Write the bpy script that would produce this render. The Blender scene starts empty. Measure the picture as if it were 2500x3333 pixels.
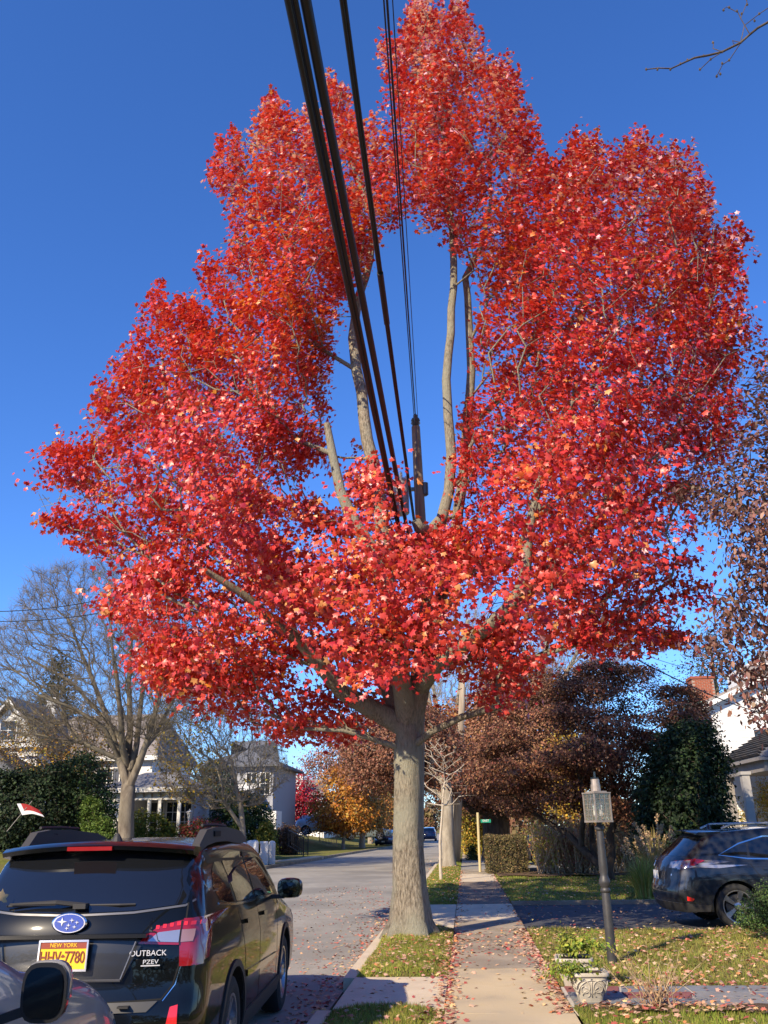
import bpy, bmesh, math, random
import numpy as np
from mathutils import Vector, Matrix
from mathutils.bvhtree import BVHTree
from mathutils.geometry import delaunay_2d_cdt
random.seed(7); rng = np.random.default_rng(11)
C = bpy.context.scene.collection
PI = math.pi
S = bpy.context.scene
# ------------------------------------------------------------------ camera, sky, sun, exposure
CAMH = 1.65; PITCH, YAW, ROLL = 20.17, 4.767, -1.0; FPX = 2793.0
def cam_axes():
    p, y, r = map(math.radians, (PITCH, YAW, ROLL))
    f = np.array([-math.sin(y)*math.cos(p), math.cos(y)*math.cos(p), math.sin(p)])
    rt = np.array([math.cos(y), math.sin(y), 0.]); up = np.cross(rt, f)
    return f, rt*math.cos(r)+up*math.sin(r), -rt*math.sin(r)+up*math.cos(r)
CF, CR, CU = cam_axes()
cd = bpy.data.cameras.new('camera'); cam = bpy.data.objects.new('camera', cd); C.objects.link(cam)
cd.sensor_fit = 'VERTICAL'; cd.sensor_height = 24.0; cd.lens = 24.0*FPX/3333.0
cd.clip_start = .1; cd.clip_end = 3000
cam.matrix_world = Matrix(((CR[0], CU[0], -CF[0], 0), (CR[1], CU[1], -CF[1], 0), (CR[2], CU[2], -CF[2], CAMH), (0, 0, 0, 1)))
S.camera = cam
SUN_TRAVEL = Vector((.53, .85, -.64)).normalized()
SUN_EL = math.asin(-SUN_TRAVEL.z); SUN_AZ = math.atan2(-SUN_TRAVEL.x, -SUN_TRAVEL.y)
w = bpy.data.worlds.new("World"); S.world = w; w.use_nodes = True
nt = w.node_tree; bg = nt.nodes['Background']; sky = nt.nodes.new('ShaderNodeTexSky')
sky.sky_type = 'NISHITA'; sky.sun_disc = False; sky.sun_elevation = SUN_EL; sky.sun_rotation = SUN_AZ
sky.air_density = 1.0; sky.dust_density = 0.0; sky.ozone_density = 3.5; sky.altitude = 0
hs_ = nt.nodes.new('ShaderNodeHueSaturation'); hs_.inputs['Saturation'].default_value = 1.12; tn = nt.nodes.new('ShaderNodeMix'); tn.data_type = 'RGBA'; tn.blend_type = 'MULTIPLY'; tn.inputs[0].default_value = 1; tn.inputs[7].default_value = (.74, 1.0, 1.48, 1)
nt.links.new(sky.outputs[0], hs_.inputs['Color']); nt.links.new(hs_.outputs[0], tn.inputs[6]); nt.links.new(tn.outputs[2], bg.inputs[0]); bg.inputs[1].default_value = .105
sl = bpy.data.lights.new('sun', 'SUN'); sl.energy = 5.0; sl.angle = math.radians(.5); sl.color = (1, .84, .62)
so = bpy.data.objects.new('sun', sl); C.objects.link(so); so.rotation_euler = SUN_TRAVEL.to_track_quat('-Z', 'Y').to_euler()
S.view_settings.view_transform = 'Standard'; S.view_settings.look = 'None'; S.view_settings.exposure = 0.62; S.view_settings.gamma = 1
S.view_settings.use_curve_mapping = False
S.render.engine = 'CYCLES'
S.cycles.max_bounces = 6; S.cycles.transparent_max_bounces = 24

def P(x, y, Y):
    "survey point: position in the photograph (1659 px wide) at street distance Y"
    x, y = x*2500/1659, y*2500/1659
    d = CF+CR*(x-1250)/FPX+CU*(1666.5-y)/FPX
    return np.array([0, 0, CAMH])+d*Y/d[1]
def G(x, y, z=0):
    x, y = x*2500/1659, y*2500/1659
    d = CF+CR*(x-1250)/FPX+CU*(1666.5-y)/FPX
    return np.array([0, 0, CAMH])+d*(z-CAMH)/d[2]

# ------------------------------------------------------------------ materials
def node(nt, t, **k):
    n = nt.nodes.new(t)
    for a, b in k.items(): setattr(n, a, b)
    return n
MATS = {}
def mat(name, col, rough=.6, metal=0, spec=.5, coat=0, c2=None, scale=5, detail=6, bump=0, bscale=None, stretch=(1, 1, 1), trans=0, emit=None, c3=None, s3=.6, attr=False, translu=0, tcol=None, alpha=1, lo=.35, hi=.65):
    if name in MATS: return MATS[name]
    m = bpy.data.materials.new(name); m.use_nodes = True; t = m.node_tree; L = t.links.new
    b = t.nodes['Principled BSDF']; b.inputs['Roughness'].default_value = rough; b.inputs['Metallic'].default_value = metal
    b.inputs['Specular IOR Level'].default_value = spec; b.inputs['Coat Weight'].default_value = coat
    b.inputs['Base Color'].default_value = (*col, 1); b.inputs['Transmission Weight'].default_value = trans
    b.inputs['Alpha'].default_value = alpha
    if coat: b.inputs['Coat Roughness'].default_value = .04
    tc = node(t, 'ShaderNodeTexCoord'); mp = node(t, 'ShaderNodeMapping'); mp.inputs['Scale'].default_value = stretch
    L(tc.outputs['Object'], mp.inputs[0])
    csock = None
    if c2 is not None:
        n = node(t, 'ShaderNodeTexNoise'); n.inputs['Scale'].default_value = scale; n.inputs['Detail'].default_value = detail; n.inputs['Roughness'].default_value = .65
        L(mp.outputs[0], n.inputs[0]); r = node(t, 'ShaderNodeValToRGB')
        r.color_ramp.elements[0].position = lo; r.color_ramp.elements[1].position = hi
        r.color_ramp.elements[0].color = (*col, 1); r.color_ramp.elements[1].color = (*c2, 1)
        L(n.outputs[0], r.inputs[0]); csock = r.outputs[0]
        if c3 is not None:
            n3 = node(t, 'ShaderNodeTexNoise'); n3.inputs['Scale'].default_value = s3; n3.inputs['Detail'].default_value = 4
            L(tc.outputs['Object'], n3.inputs[0]); r3 = node(t, 'ShaderNodeValToRGB'); r3.color_ramp.elements[0].position = .42; r3.color_ramp.elements[1].position = .62
            r3.color_ramp.elements[0].color = (0, 0, 0, 1); L(n3.outputs[0], r3.inputs[0])
            mx = node(t, 'ShaderNodeMix', data_type='RGBA'); L(r3.outputs[0], mx.inputs[0]); L(csock, mx.inputs[6]); mx.inputs[7].default_value = (*c3, 1); csock = mx.outputs[2]
    if attr:
        a = node(t, 'ShaderNodeAttribute', attribute_name='Col'); csock = a.outputs['Color']
    if csock is not None: L(csock, b.inputs['Base Color'])
    if bump:
        n2 = node(t, 'ShaderNodeTexNoise'); n2.inputs['Scale'].default_value = bscale or scale*4; n2.inputs['Detail'].default_value = 8; n2.inputs['Roughness'].default_value = .7
        L(mp.outputs[0], n2.inputs[0]); bp = node(t, 'ShaderNodeBump'); bp.inputs['Strength'].default_value = 1; bp.inputs['Distance'].default_value = bump
        L(n2.outputs[0], bp.inputs['Height']); L(bp.outputs[0], b.inputs['Normal'])
    if emit: b.inputs['Emission Color'].default_value = (*emit, 1); b.inputs['Emission Strength'].default_value = 1
    if translu:
        tr = node(t, 'ShaderNodeBsdfTranslucent'); mx = node(t, 'ShaderNodeMixShader'); mx.inputs[0].default_value = translu
        if csock is not None:
            if tcol:
                mm = node(t, 'ShaderNodeMix', data_type='RGBA', blend_type='MULTIPLY'); mm.inputs[0].default_value = 1; L(csock, mm.inputs[6]); mm.inputs[7].default_value = (*tcol, 1); L(mm.outputs[2], tr.inputs[0])
            else: L(csock, tr.inputs[0])
        else: tr.inputs[0].default_value = (*col, 1)
        L(b.outputs[0], mx.inputs[1]); L(tr.outputs[0], mx.inputs[2]); L(mx.outputs[0], t.nodes['Material Output'].inputs[0])
    MATS[name] = m; return m
LEAF = mat('leaf', (.5, .05, .02), rough=.40, spec=.65, attr=True, translu=.25, tcol=(1.5, 1.6, .6))
FOL = mat('foliage', (.05, .08, .03), rough=.6, spec=.25, attr=True, translu=.25)
BARK = mat('maple_bark', (.11, .09, .065), rough=.95, spec=.12, c2=(.37, .32, .24), lo=.36, hi=.60, scale=38, stretch=(1, 1, .24), bump=.05, bscale=44, c3=(.30, .29, .22), s3=1.3)
BARKD = mat('dark_bark', (.055, .042, .033), rough=.9, spec=.15, c2=(.12, .095, .075), scale=8, stretch=(1, 1, .3), bump=.01)
BARKG = mat('grey_bark', (.20, .17, .13), rough=.9, spec=.15, c2=(.38, .335, .26), scale=4, stretch=(1, 1, .35), bump=.01)
BARKP = mat('pale_bark', (.40, .34, .26), rough=.85, c2=(.5, .44, .36), scale=12)
WHITE = mat('white_paint', (.8, .79, .76), rough=.5, c2=(.72, .71, .68), scale=2)
TRIM = mat('grey_trim', (.30, .27, .24), rough=.6, c2=(.24, .22, .2), scale=3)
PANE = mat('window_glass', (.02, .025, .03), rough=.05, spec=.8)

# ------------------------------------------------------------------ object helpers
def tag(o, label=None, cat=None, group=None, kind=None):
    if label: o['label'] = label
    if cat: o['category'] = cat
    if group: o['group'] = group
    if kind: o['kind'] = kind
    return o
def thing(name, label, cat, loc=(0, 0, 0), rz=0, group=None):
    o = bpy.data.objects.new(name, None); C.objects.link(o); o.empty_display_size = .2
    o.location = [float(a) for a in loc]; o.rotation_euler = (0, 0, rz); return tag(o, label, cat, group)
def mesh(name, V, F, smooth=False, col=None):
    V = np.asarray(V, dtype=np.float32).reshape(-1, 3); me = bpy.data.meshes.new(name)
    if isinstance(F, np.ndarray):
        k = F.shape[1]; me.vertices.add(len(V)); me.vertices.foreach_set('co', V.ravel())
        me.loops.add(F.size); me.loops.foreach_set('vertex_index', F.astype(np.int32).ravel())
        me.polygons.add(len(F)); me.polygons.foreach_set('loop_start', np.arange(0, F.size, k, dtype=np.int32))
        me.update(calc_edges=True)
    else: me.from_pydata(V.tolist(), [], F); me.update()
    if smooth: me.polygons.foreach_set('use_smooth', np.ones(len(me.polygons), dtype=bool))
    if col is not None:
        a = me.color_attributes.new('Col', 'FLOAT_COLOR', 'POINT'); c = np.ones((len(V), 4), dtype=np.float32); c[:, :3] = col; a.data.foreach_set('color', c.ravel())
    return me
def objm(name, me, m, parent=None, loc=None, rz=0):
    if m is not None and not me.materials: me.materials.append(m)
    o = bpy.data.objects.new(name, me); C.objects.link(o)
    if parent is not None: o.parent = parent
    if loc is not None: o.location = [float(a) for a in loc]
    if rz: o.rotation_euler = (0, 0, rz)
    return o
def absloc(o):
    l = Vector(o.location)
    while o.parent: o = o.parent; l = l+Vector(o.location)
    return np.array(l)
def part(name, VF, m, parent=None, smooth=False, col=None, local=False, org=None, sharp=None):
    """VF in world coordinates unless local; children store them relative to the parent, tops relative to org"""
    V = np.asarray(VF[0], dtype=float).reshape(-1, 3); F = VF[1]
    if parent is not None and not local: V = V-absloc(parent)
    if parent is None and org is not None: V = V-np.array(org, dtype=float)
    me = mesh(name, V, F, smooth, col)
    if sharp: me.set_sharp_from_angle(angle=math.radians(sharp))
    return objm(name, me, m, parent, org if parent is None else None)
def box(x0, x1, y0, y1, z0, z1):
    V = [(x, y, z) for z in (z0, z1) for y in (y0, y1) for x in (x0, x1)]
    return np.array(V, dtype=float), [(0, 2, 3, 1), (4, 5, 7, 6), (0, 1, 5, 4), (1, 3, 7, 5), (3, 2, 6, 7), (2, 0, 4, 6)]
def join(*vfs):
    Vs, Fs, n = [], [], 0
    for V, F in vfs:
        Vs.append(np.asarray(V, dtype=float)); Fs += [tuple(int(i)+n for i in f) for f in F]; n += len(V)
    return np.vstack(Vs), Fs
def prism(poly, z0, z1):
    n = len(poly); V = [(p[0], p[1], z0) for p in poly]+[(p[0], p[1], z1) for p in poly]
    return np.array(V, dtype=float), [tuple(range(n-1, -1, -1)), tuple(range(n, 2*n))]+[(i, (i+1) % n, n+(i+1) % n, n+i) for i in range(n)]
def extr(poly3, d):
    "extrude a planar 3d polygon by vector d"
    p = np.array(poly3, dtype=float); n = len(p); d = np.array(d, dtype=float)
    return np.vstack([p, p+d]), [tuple(range(n-1, -1, -1)), tuple(range(n, 2*n))]+[(i, (i+1) % n, n+(i+1) % n, n+i) for i in range(n)]
def tube(pts, r, n=6, cap=True):
    p = np.asarray(pts, dtype=float); r = np.broadcast_to(np.asarray(r, dtype=float), (len(p),))
    t = np.gradient(p, axis=0); t /= np.linalg.norm(t, axis=1)[:, None]+1e-9
    mt = t.mean(0); ref = np.eye(3)[np.argmin(np.abs(mt))]
    a = np.cross(t, ref); a /= np.linalg.norm(a, axis=1)[:, None]+1e-9; b = np.cross(t, a)
    th = np.arange(n)*2*PI/n
    V = p[:, None]+r[:, None, None]*(np.cos(th)[None, :, None]*a[:, None]+np.sin(th)[None, :, None]*b[:, None])
    F = [(i*n+j, i*n+(j+1) % n, (i+1)*n+(j+1) % n, (i+1)*n+j) for i in range(len(p)-1) for j in range(n)]
    if cap: F += [tuple(range(n-1, -1, -1)), tuple((len(p)-1)*n+j for j in range(n))]
    return V.reshape(-1, 3), F
def lathe(prof, c=(0, 0, 0), n=20, sq=None, rot=0):
    "prof (r,z); sq = superellipse exponent for square-ish rings"
    V = []
    for r, z in prof:
        for j in range(n):
            t = 2*PI*j/n; k = 1
            if sq: k = (abs(math.cos(t))**sq+abs(math.sin(t))**sq)**(-1/sq)
            x, y = r*k*math.cos(t), r*k*math.sin(t); V.append((c[0]+x*math.cos(rot)-y*math.sin(rot), c[1]+x*math.sin(rot)+y*math.cos(rot), c[2]+z))
    m = len(prof)
    F = [(i*n+j, i*n+(j+1) % n, (i+1)*n+(j+1) % n, (i+1)*n+j) for i in range(m-1) for j in range(n)]
    F += [tuple(range(n-1, -1, -1)), tuple((m-1)*n+j for j in range(n))]
    return np.array(V), F
def nz(v): return v/(np.linalg.norm(v, axis=-1, keepdims=True)+1e-9)
# leaf templates -------------------------------------------------
def maple_template(rich):
    half = [(14, .66), (22, .70), (29, .56), (36, .74), (48, .94), (58, .68), (70, .48), (84, .60), (98, .66), (128, .38)] if rich else [(23, .58), (47, .92), (72, .50), (102, .64)]
    pts = [(0, 1.0)]+half+[(180, .14)]+[(-a, r) for a, r in half[::-1]]
    V = [(0, .12, .05)]+[(r*math.sin(math.radians(a)), r*math.cos(math.radians(a)), -.10*r*r-(.05 if abs(a) > 60 else 0)) for a, r in pts]
    n = len(pts); return np.array(V)-[0, -.1, 0], np.array([(0, 1+(i+1) % n, 1+i) for i in range(n)])
LR = maple_template(True); LS = maple_template(False)
OVAL = (np.array([(0, -.5, 0), (.28, -.1, .06), (.2, .35, .03), (0, .62, -.04), (-.2, .35, .03), (-.28, -.1, .06)]), np.array([(0, 1, 2), (0, 2, 3), (0, 3, 4), (0, 4, 5)]))
DIA = (np.array([(0, -.5, 0), (.36, 0, .1), (0, .55, 0), (-.36, 0, .1)]), np.array([(0, 1, 2), (0, 2, 3)]))
BLADE = (np.array([(-.5, 0, 0), (.5, 0, 0), (0, 1, 0)]), np.array([(0, 1, 2)]))
def scatter(pos, nrm, tip, size, tmpl):
    "oriented copies of a template as one vertex / triangle array"
    nrm = nz(nrm); tip = nz(tip-(tip*nrm).sum(1)[:, None]*nrm); side = np.cross(tip, nrm)
    T, F = tmpl; size = np.broadcast_to(size, (len(pos),))
    V = pos[:, None]+size[:, None, None]*(T[None, :, 0:1]*side[:, None]+T[None, :, 1:2]*tip[:, None]+T[None, :, 2:3]*nrm[:, None])
    return V.reshape(-1, 3), (F[None]+(np.arange(len(pos))*len(T))[:, None, None]).reshape(-1, 3)
def percol(c, tmpl): return np.repeat(c, len(tmpl[0]), axis=0)
def pick(cols, wts, n, jit=.18):
    cols = np.array(cols); i = rng.choice(len(cols), n, p=np.array(wts)/sum(wts)); c = cols[i]*(1+jit*rng.normal(size=(n, 1)))*(1+.07*rng.normal(size=(n, 3)))
    return np.clip(c, .003, .9)
# tree growing ---------------------------------------------------
def grow(attr, seeds, alpha=.35, seg=.5, wob=.06, lift=.08):
    """seeds: list of (points, radii); each starts on the nearest earlier node. returns pos, parent, forced radius"""
    N = 0; cap = 40000; pos = np.zeros((cap, 3)); par = np.full(cap, -1); pl = np.zeros(cap); fr = np.zeros(cap)
    for pts, rr in seeds:
        pts = np.array(pts, dtype=float); last = -1
        if N: last = int(np.argmin(((pos[:N]-pts[0])**2).sum(1)))
        for k in range(len(pts)):
            if k == 0 and last >= 0 and np.linalg.norm(pos[last]-pts[0]) < .35: continue
            a = pts[k-1] if k else (pos[last] if last >= 0 else pts[0]); d = np.linalg.norm(pts[k]-a); m = max(1, int(d/seg))
            for s in range(1, m+1):
                q = a+(pts[k]-a)*s/m
                if k and m > 1 and s < m: q = q+rng.normal(size=3)*wob*.3
                pos[N] = q; par[N] = last; pl[N] = (pl[last]+np.linalg.norm(q-pos[last])) if last >= 0 else 0
                r0 = rr[k-1] if k else rr[0]; fr[N] = r0+(rr[k]-r0)*s/m; last = N; N += 1
    base = pos[0]; attr = attr[np.argsort(((attr-base)**2).sum(1))]; ends = []
    for a in attr:
        if N > cap-60: break
        d = np.sqrt(((pos[:N]-a)**2).sum(1)); low = np.maximum(0, pos[:N, 2]-a[2]); k = int(np.argmin(d+alpha*pl[:N]+.5*low+(pos[:N, 2] < base[2]+.01*0+ .0)*0)); L = d[k]
        if L < 1e-3: ends.append(k); continue
        m = max(1, int(L/seg)); last = k; bow = np.array([0, 0, 1.])*lift*L*rng.uniform(-.7, .6)+rng.normal(size=3)*wob*L
        for s in range(1, m+1):
            t = s/m; q = pos[k]+(a-pos[k])*t+bow*math.sin(PI*t)
            pos[N] = q; par[N] = last; pl[N] = pl[last]+np.linalg.norm(q-pos[last]); last = N; N += 1
        ends.append(N-1)
    return pos[:N].copy(), par[:N].copy(), fr[:N].copy(), np.array(ends)
def wood(pos, par, fr, tip=.008, power=2.3, rmax=9, sides=(10, 6, 4, 3), flare=0):
    N = len(pos); cnt = np.zeros(N); kids = [[] for _ in range(N)]
    for i in range(N-1, -1, -1):
        if cnt[i] == 0: cnt[i] = 1
        if par[i] >= 0: cnt[par[i]] += cnt[i]; kids[par[i]].append(i)
    r = np.minimum(tip*cnt**(1/power), rmax); r = np.where(fr > 0, np.maximum(fr, tip*1.2), r)
    for i in range(N):
        if par[i] >= 0: r[i] = min(r[i], r[par[i]]*.97)
    VF = []; starts = [(0, -1)]; Vs = []; Fs = []; n0 = 0
    while starts:
        s, pr = starts.pop(); ch = ([pr] if pr >= 0 else [])+[s]; cur = s
        while kids[cur]:
            ks = sorted(kids[cur], key=lambda k: -r[k]*1000-cnt[k]*.001); ch.append(ks[0]); starts += [(k, cur) for k in ks[1:]]; cur = ks[0]
        if len(ch) < 2: continue
        p = pos[ch]; rr = r[ch].copy()
        if pr >= 0: rr[0] = min(rr[0], rr[1]*1.15)
        R = rr.max(); n = sides[0] if R > .12 else sides[1] if R > .04 else sides[2] if R > .015 else sides[3]
        V, F = tube(p, rr, n, cap=False); 
        Vs.append(V); Fs.append(np.array(F)+n0); n0 += len(V)
    return np.vstack(Vs), np.vstack(Fs), r
def ell(n, c, r, surf=.5):
    d = nz(rng.normal(size=(n, 3))); k = rng.uniform(0, 1, n)**(1/3*(1-surf)+.02); return np.array(c)+d*k[:, None]*np.array(r)
def gnoise(p, f, seed=0):
    q = p*f; s = seed
    return (np.sin(q[:, 0]*1.7+s+1.3*np.sin(q[:, 1]*1.1+s*2))+np.sin(q[:, 1]*1.9+s*3+1.7*np.sin(q[:, 2]*1.3+s))+np.sin(q[:, 2]*2.3+s*5+1.1*np.sin(q[:, 0]*.9+s*4)))/3
def tree(name, label, cat, base, seeds, attr, leafper, lsize, cols, wts, spread=.3, bark=BARKD, tip=.01, tmpl=DIA, alpha=.35, seg=.6, rmax=.5, droop=.2, group=None, wpart='trunk', fpart='crown', lmat=None, flat=.7, power=2.3, wob=.06, cluster=None, lift=.08, crown_col=.22, twigs=0, twl=.5):
    t = thing(name, label, cat, base, group=group)
    pos, par, fr, ends = grow(attr, seeds, alpha, seg, wob, lift); V, F, r = wood(pos, par, fr, tip, rmax=rmax, power=power)
    part(wpart, (V, F), bark, t, smooth=True)
    if twigs:
        e = np.repeat(np.arange(len(ends)), twigs); a = pos[ends[e]]; pa_ = pos[np.maximum(par[ends[e]], 0)]; u_ = rng.uniform(0, 1, (len(e), 1)); a = pa_+(a-pa_)*u_; d = nz(nz(pos[ends[e]]-pa_)*.8+rng.normal(size=(len(e), 3))*.45+[0, 0, .12]); L = twl*rng.uniform(.4, 1.2, (len(e), 1)); m_ = a+d*L*.5; d2 = nz(d+rng.normal(size=(len(e), 3))*.25); b2 = m_+d2*L*.5
        s1 = nz(np.cross(d, rng.normal(size=(len(e), 3))))*tip*.75; s2 = np.cross(d, s1/(tip*.75))*tip*.75
        TV = np.stack([a+s1, a-s1*.5+s2*.8, a-s1*.5-s2*.8, m_+s1*.7, m_-s1*.35+s2*.56, m_-s1*.35-s2*.56, b2], 1); k_ = np.array([(0, 1, 4), (0, 4, 3), (1, 2, 5), (1, 5, 4), (2, 0, 3), (2, 3, 5), (3, 4, 6), (4, 5, 6), (5, 3, 6)])
        part('twigs', (TV.reshape(-1, 3), (k_[None]+(np.arange(len(e))*7)[:, None, None]).reshape(-1, 3)), bark, t)['kind'] = 'stuff'
    if leafper:
        e = pos[ends]
        if cluster is not None: e = e[rng.uniform(size=len(e)) < cluster(e)]
        n = int(len(e)*leafper); q = e[rng.integers(0, len(e), n)]; ck = pick(cols, wts, n)
        q = q+rng.normal(size=(n, 3))*spread*np.array([1, 1, flat])
        ck = ck*(1+crown_col*gnoise(q, 1.6, 3))[:, None]
        c = q.mean(0); out = nz(q-c); nrm = out*.7+np.array([0, 0, .6])+rng.normal(size=(n, 3))*.6; tp = out*.4-np.array([0, 0, droop*2])+rng.normal(size=(n, 3))*.6
        sz = lsize*rng.uniform(.6, 1.3, n); V, F = scatter(q, nrm, tp, sz, tmpl)
        o = part(fpart, (V, F), lmat or FOL, t, col=percol(np.clip(ck, .003, .9), tmpl)); o['kind'] = 'stuff'
    return t
def upright(base, h, r0, r1, n=5, lean=(0, 0), wob=.05):
    b = np.array(base, dtype=float); k = np.linspace(0, 1, n)
    p = b+np.c_[lean[0]*k+rng.normal(size=n)*wob*(k > 0), lean[1]*k+rng.normal(size=n)*wob*(k > 0), h*k]; return p, list(r0+(r1-r0)*k)
# ================================================================== GROUND
ASPH = mat('asphalt', (.285, .265, .225), rough=.9, spec=.2, c2=(.355, .33, .28), scale=3, detail=10, bump=.004, bscale=160, c3=(.235, .22, .19), s3=.35)
DRIVE = mat('dark_asphalt', (.045, .045, .05), rough=.85, c2=(.075, .075, .08), scale=4, bump=.004, bscale=120)
CON1 = mat('tan_concrete', (.52, .415, .25), rough=.9, spec=.2, c2=(.64, .515, .32), scale=2.2, detail=9, bump=.004, bscale=140, c3=(.44, .36, .24), s3=1.1)
CON2 = mat('stained_concrete', (.30, .245, .175), rough=.9, spec=.2, c2=(.44, .37, .27), scale=3, detail=9, bump=.004, bscale=140, c3=(.24, .2, .15), s3=1.5)
CON3 = mat('pale_concrete', (.54, .45, .325), rough=.9, spec=.2, c2=(.64, .54, .39), scale=2, detail=9, bump=.003, bscale=140)
CON4 = mat('brown_walk', (.17, .135, .105), rough=.95, spec=.15, c2=(.24, .19, .15), scale=4, detail=9, bump=.004, bscale=120)
GRASS = mat('lawn_soil', (.12, .135, .028), rough=1, spec=.1, c2=(.21, .21, .05), scale=6, detail=9, bump=.03, bscale=30, c3=(.19, .155, .06), s3=.8)
SOIL = mat('mulch', (.10, .065, .04), rough=1, spec=.1, c2=(.2, .13, .08), scale=14, detail=9, bump=.03, bscale=60)
def structure(name, VF, m, **k): return tag(part(name, VF, m, org=(0, 0, 0), **k), kind='structure')
def grid(x0, x1, y0, y1, nx, ny, zf):
    X, Y = np.meshgrid(np.linspace(x0, x1, nx), np.linspace(y0, y1, ny)); V = np.c_[X.ravel(), Y.ravel(), zf(X.ravel(), Y.ravel())]
    i = np.arange(nx*(ny-1)).reshape(ny-1, nx)[:, :-1].ravel(); return V, np.c_[i, i+1, i+nx+1, i+nx]
structure('ground', grid(-900, 900, -300, 1500, 3, 3, lambda x, y: 0*x-.30), GRASS)
LC = [(-60, -40), (-24, 22), (-17.2, 32.8), (-12.6, 38.6), (-9.6, 42.5), (-8.9, 52), (-8.6, 61), (-7.6, 74), (-6.8, 86), (-6.9, 120), (-7, 400)]   # far kerb line
road = [(-1.5, -40)]+[(-1.5, 400)]+LC[::-1]
V, F = prism(road, -.14, -.12); structure('road', (V, F), ASPH)
# concrete kerb on the near side and rough kerb on the far side
for (a, b) in ((-20, 9.28), (11.15, 16.2), (20.9, 44), (48, 130)):
    structure('kerb', box(-1.5, -1.36, a, b, -.2, .012), CON3)
for k in range(5): structure('kerb', box(-1.5, -1.36, 16.2+.94*k, 16.2+.94*(k+1)-.006, -.2, -.07), CON3)
kp = [np.array([a, b, 0]) for a, b in LC]; VV = []
for i in range(1, len(kp)-1):
    a, b = kp[i], kp[i+1]; m = max(1, int(np.linalg.norm(b-a)/2.4)) if b[1] < 130 else 4
    for s in range(m):
        p = a+(b-a)*s/m; q = a+(b-a)*(s+.985)/m; d = (q-p)/np.linalg.norm(q-p); nn = np.array([-d[1], d[0], 0])*.16
        VV.append(prism([p[:2], q[:2], (q+nn)[:2], (p+nn)[:2]], -.2, .02+rng.uniform(-.01, .01)))
structure('kerb', join(*VV), CON2)
def leftz(x, y):
    lx = np.interp(y, [c[1] for c in LC], [c[0] for c in LC]); d = np.maximum(0, lx-.1-x); s = np.clip((d-3.0)/9, 0, 1); return -.005+1.15*s*s*(3-2*s)
V, F = grid(-95, -6, 20, 135, 120, 150, leftz)
lx = np.interp(V[:, 1], [c[1] for c in LC], [c[0] for c in LC])-.15
V[:, 0] = lx-(V[:, 0].max()-V[:, 0])*1.0; V[:, 2] = leftz(V[:, 0], V[:, 1]); structure('left_lawn', (V, F), GRASS)
def leftground(x, y): return float(leftz(np.array([x]), np.array([y]))[0])
# near side lawns
bumpz = lambda x, y: .012+.02*np.sin(x*1.3+.4)*np.sin(y*.9)+.012*np.sin(x*4.1+y*3.3)
def vz(x, y):
    en = np.minimum.reduce([np.abs(y-9.30), np.abs(y-11.14), np.abs(y-16.1), np.abs(y-20.95)]); en = np.clip(en*8, 0, 1)
    e = np.minimum(x+1.36, -.27-x)/.545; return .005+.055*np.clip(e*2.2, 0, 1)*en+.012*np.sin(x*5+y*2.7)+.05*np.exp(-((x+.9)**2+(y-14.7)**2)/.5)
VERGES = [(2, 9.30), (11.14, 16.1), (20.95, 44), (48, 130)]
for a, b in VERGES: structure('verge', grid(-1.355, -.285, a, b, 10, max(8, int((b-a)*5) if b < 45 else 60), vz), GRASS)
LAWNS = [(.93, 60, -6, 9.32), (.93, 60, 10.5, 15.95), (.93, 60, 21.2, 36.5)]
for x0, x1, a, b in LAWNS: structure('lawn', grid(x0, x1, a, b, 160, 40, bumpz), GRASS)
structure('lawn', grid(.93, 60, 44, 140, 40, 60, bumpz), GRASS)
structure('driveway', box(.93, 40, 15.96, 21.15, -.2, -.035), DRIVE)
structure('side_road', box(.93, 60, 37, 43.6, -.1, .012), ASPH)
structure('driveway_edging', box(.94, 30, 21.155, 21.25, -.05, .05), CON2)
# aprons across the verge
for k, (a, b, m) in enumerate(((9.33, 11.1, CON3),)):
    structure('walkway', box(-1.355, -.285, a-.03, b+.04, -.1, .022), m)
for k in range(2): part('slab', box(-1.355, -.285, 16.15+k*2.4, 16.15+k*2.4+2.38, -.1, .018), CON3, tag(thing('apron', None, None, (-.8, 16.15+k*2.4, 0)), kind='structure'))
# sidewalk of separate slabs
sw = tag(bpy.data.objects.new('sidewalk', None), kind='structure'); C.objects.link(sw)
ys = [1.0, 2.6, 4.2, 5.8, 7.4, 9.05, 11.72, 12.95, 14.25, 15.8, 17.4, 19.0, 20.8, 22.5, 24.4, 26.6, 29.0, 31.6, 33.5, 35.4, 37.2]
sm = [CON1, CON1, CON1, CON1, CON1, CON1, CON2, CON2, CON2, CON2, CON3, CON3, CON4, CON4, CON4, CON4, CON3, CON3, CON2, CON2]
for i in range(len(ys)-1):
    tl = rng.uniform(-.004, .004); V, F = box(-.272, .915, ys[i]+.007, ys[i+1]-.007, -.1, .024); V[V[:, 2] > 0, 2] += rng.uniform(-.006, .006, 4); part('slab', (V, F), sm[i], sw)
for k in range(40): part('slab', box(-.272, .915, 43.6+k*1.9, 43.6+k*1.9+1.88, -.1, .022), CON2 if k % 3 else CON3, sw)
structure('crossing', box(-.272, .915, 37.21, 43.59, -.1, .016), ASPH)
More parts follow.
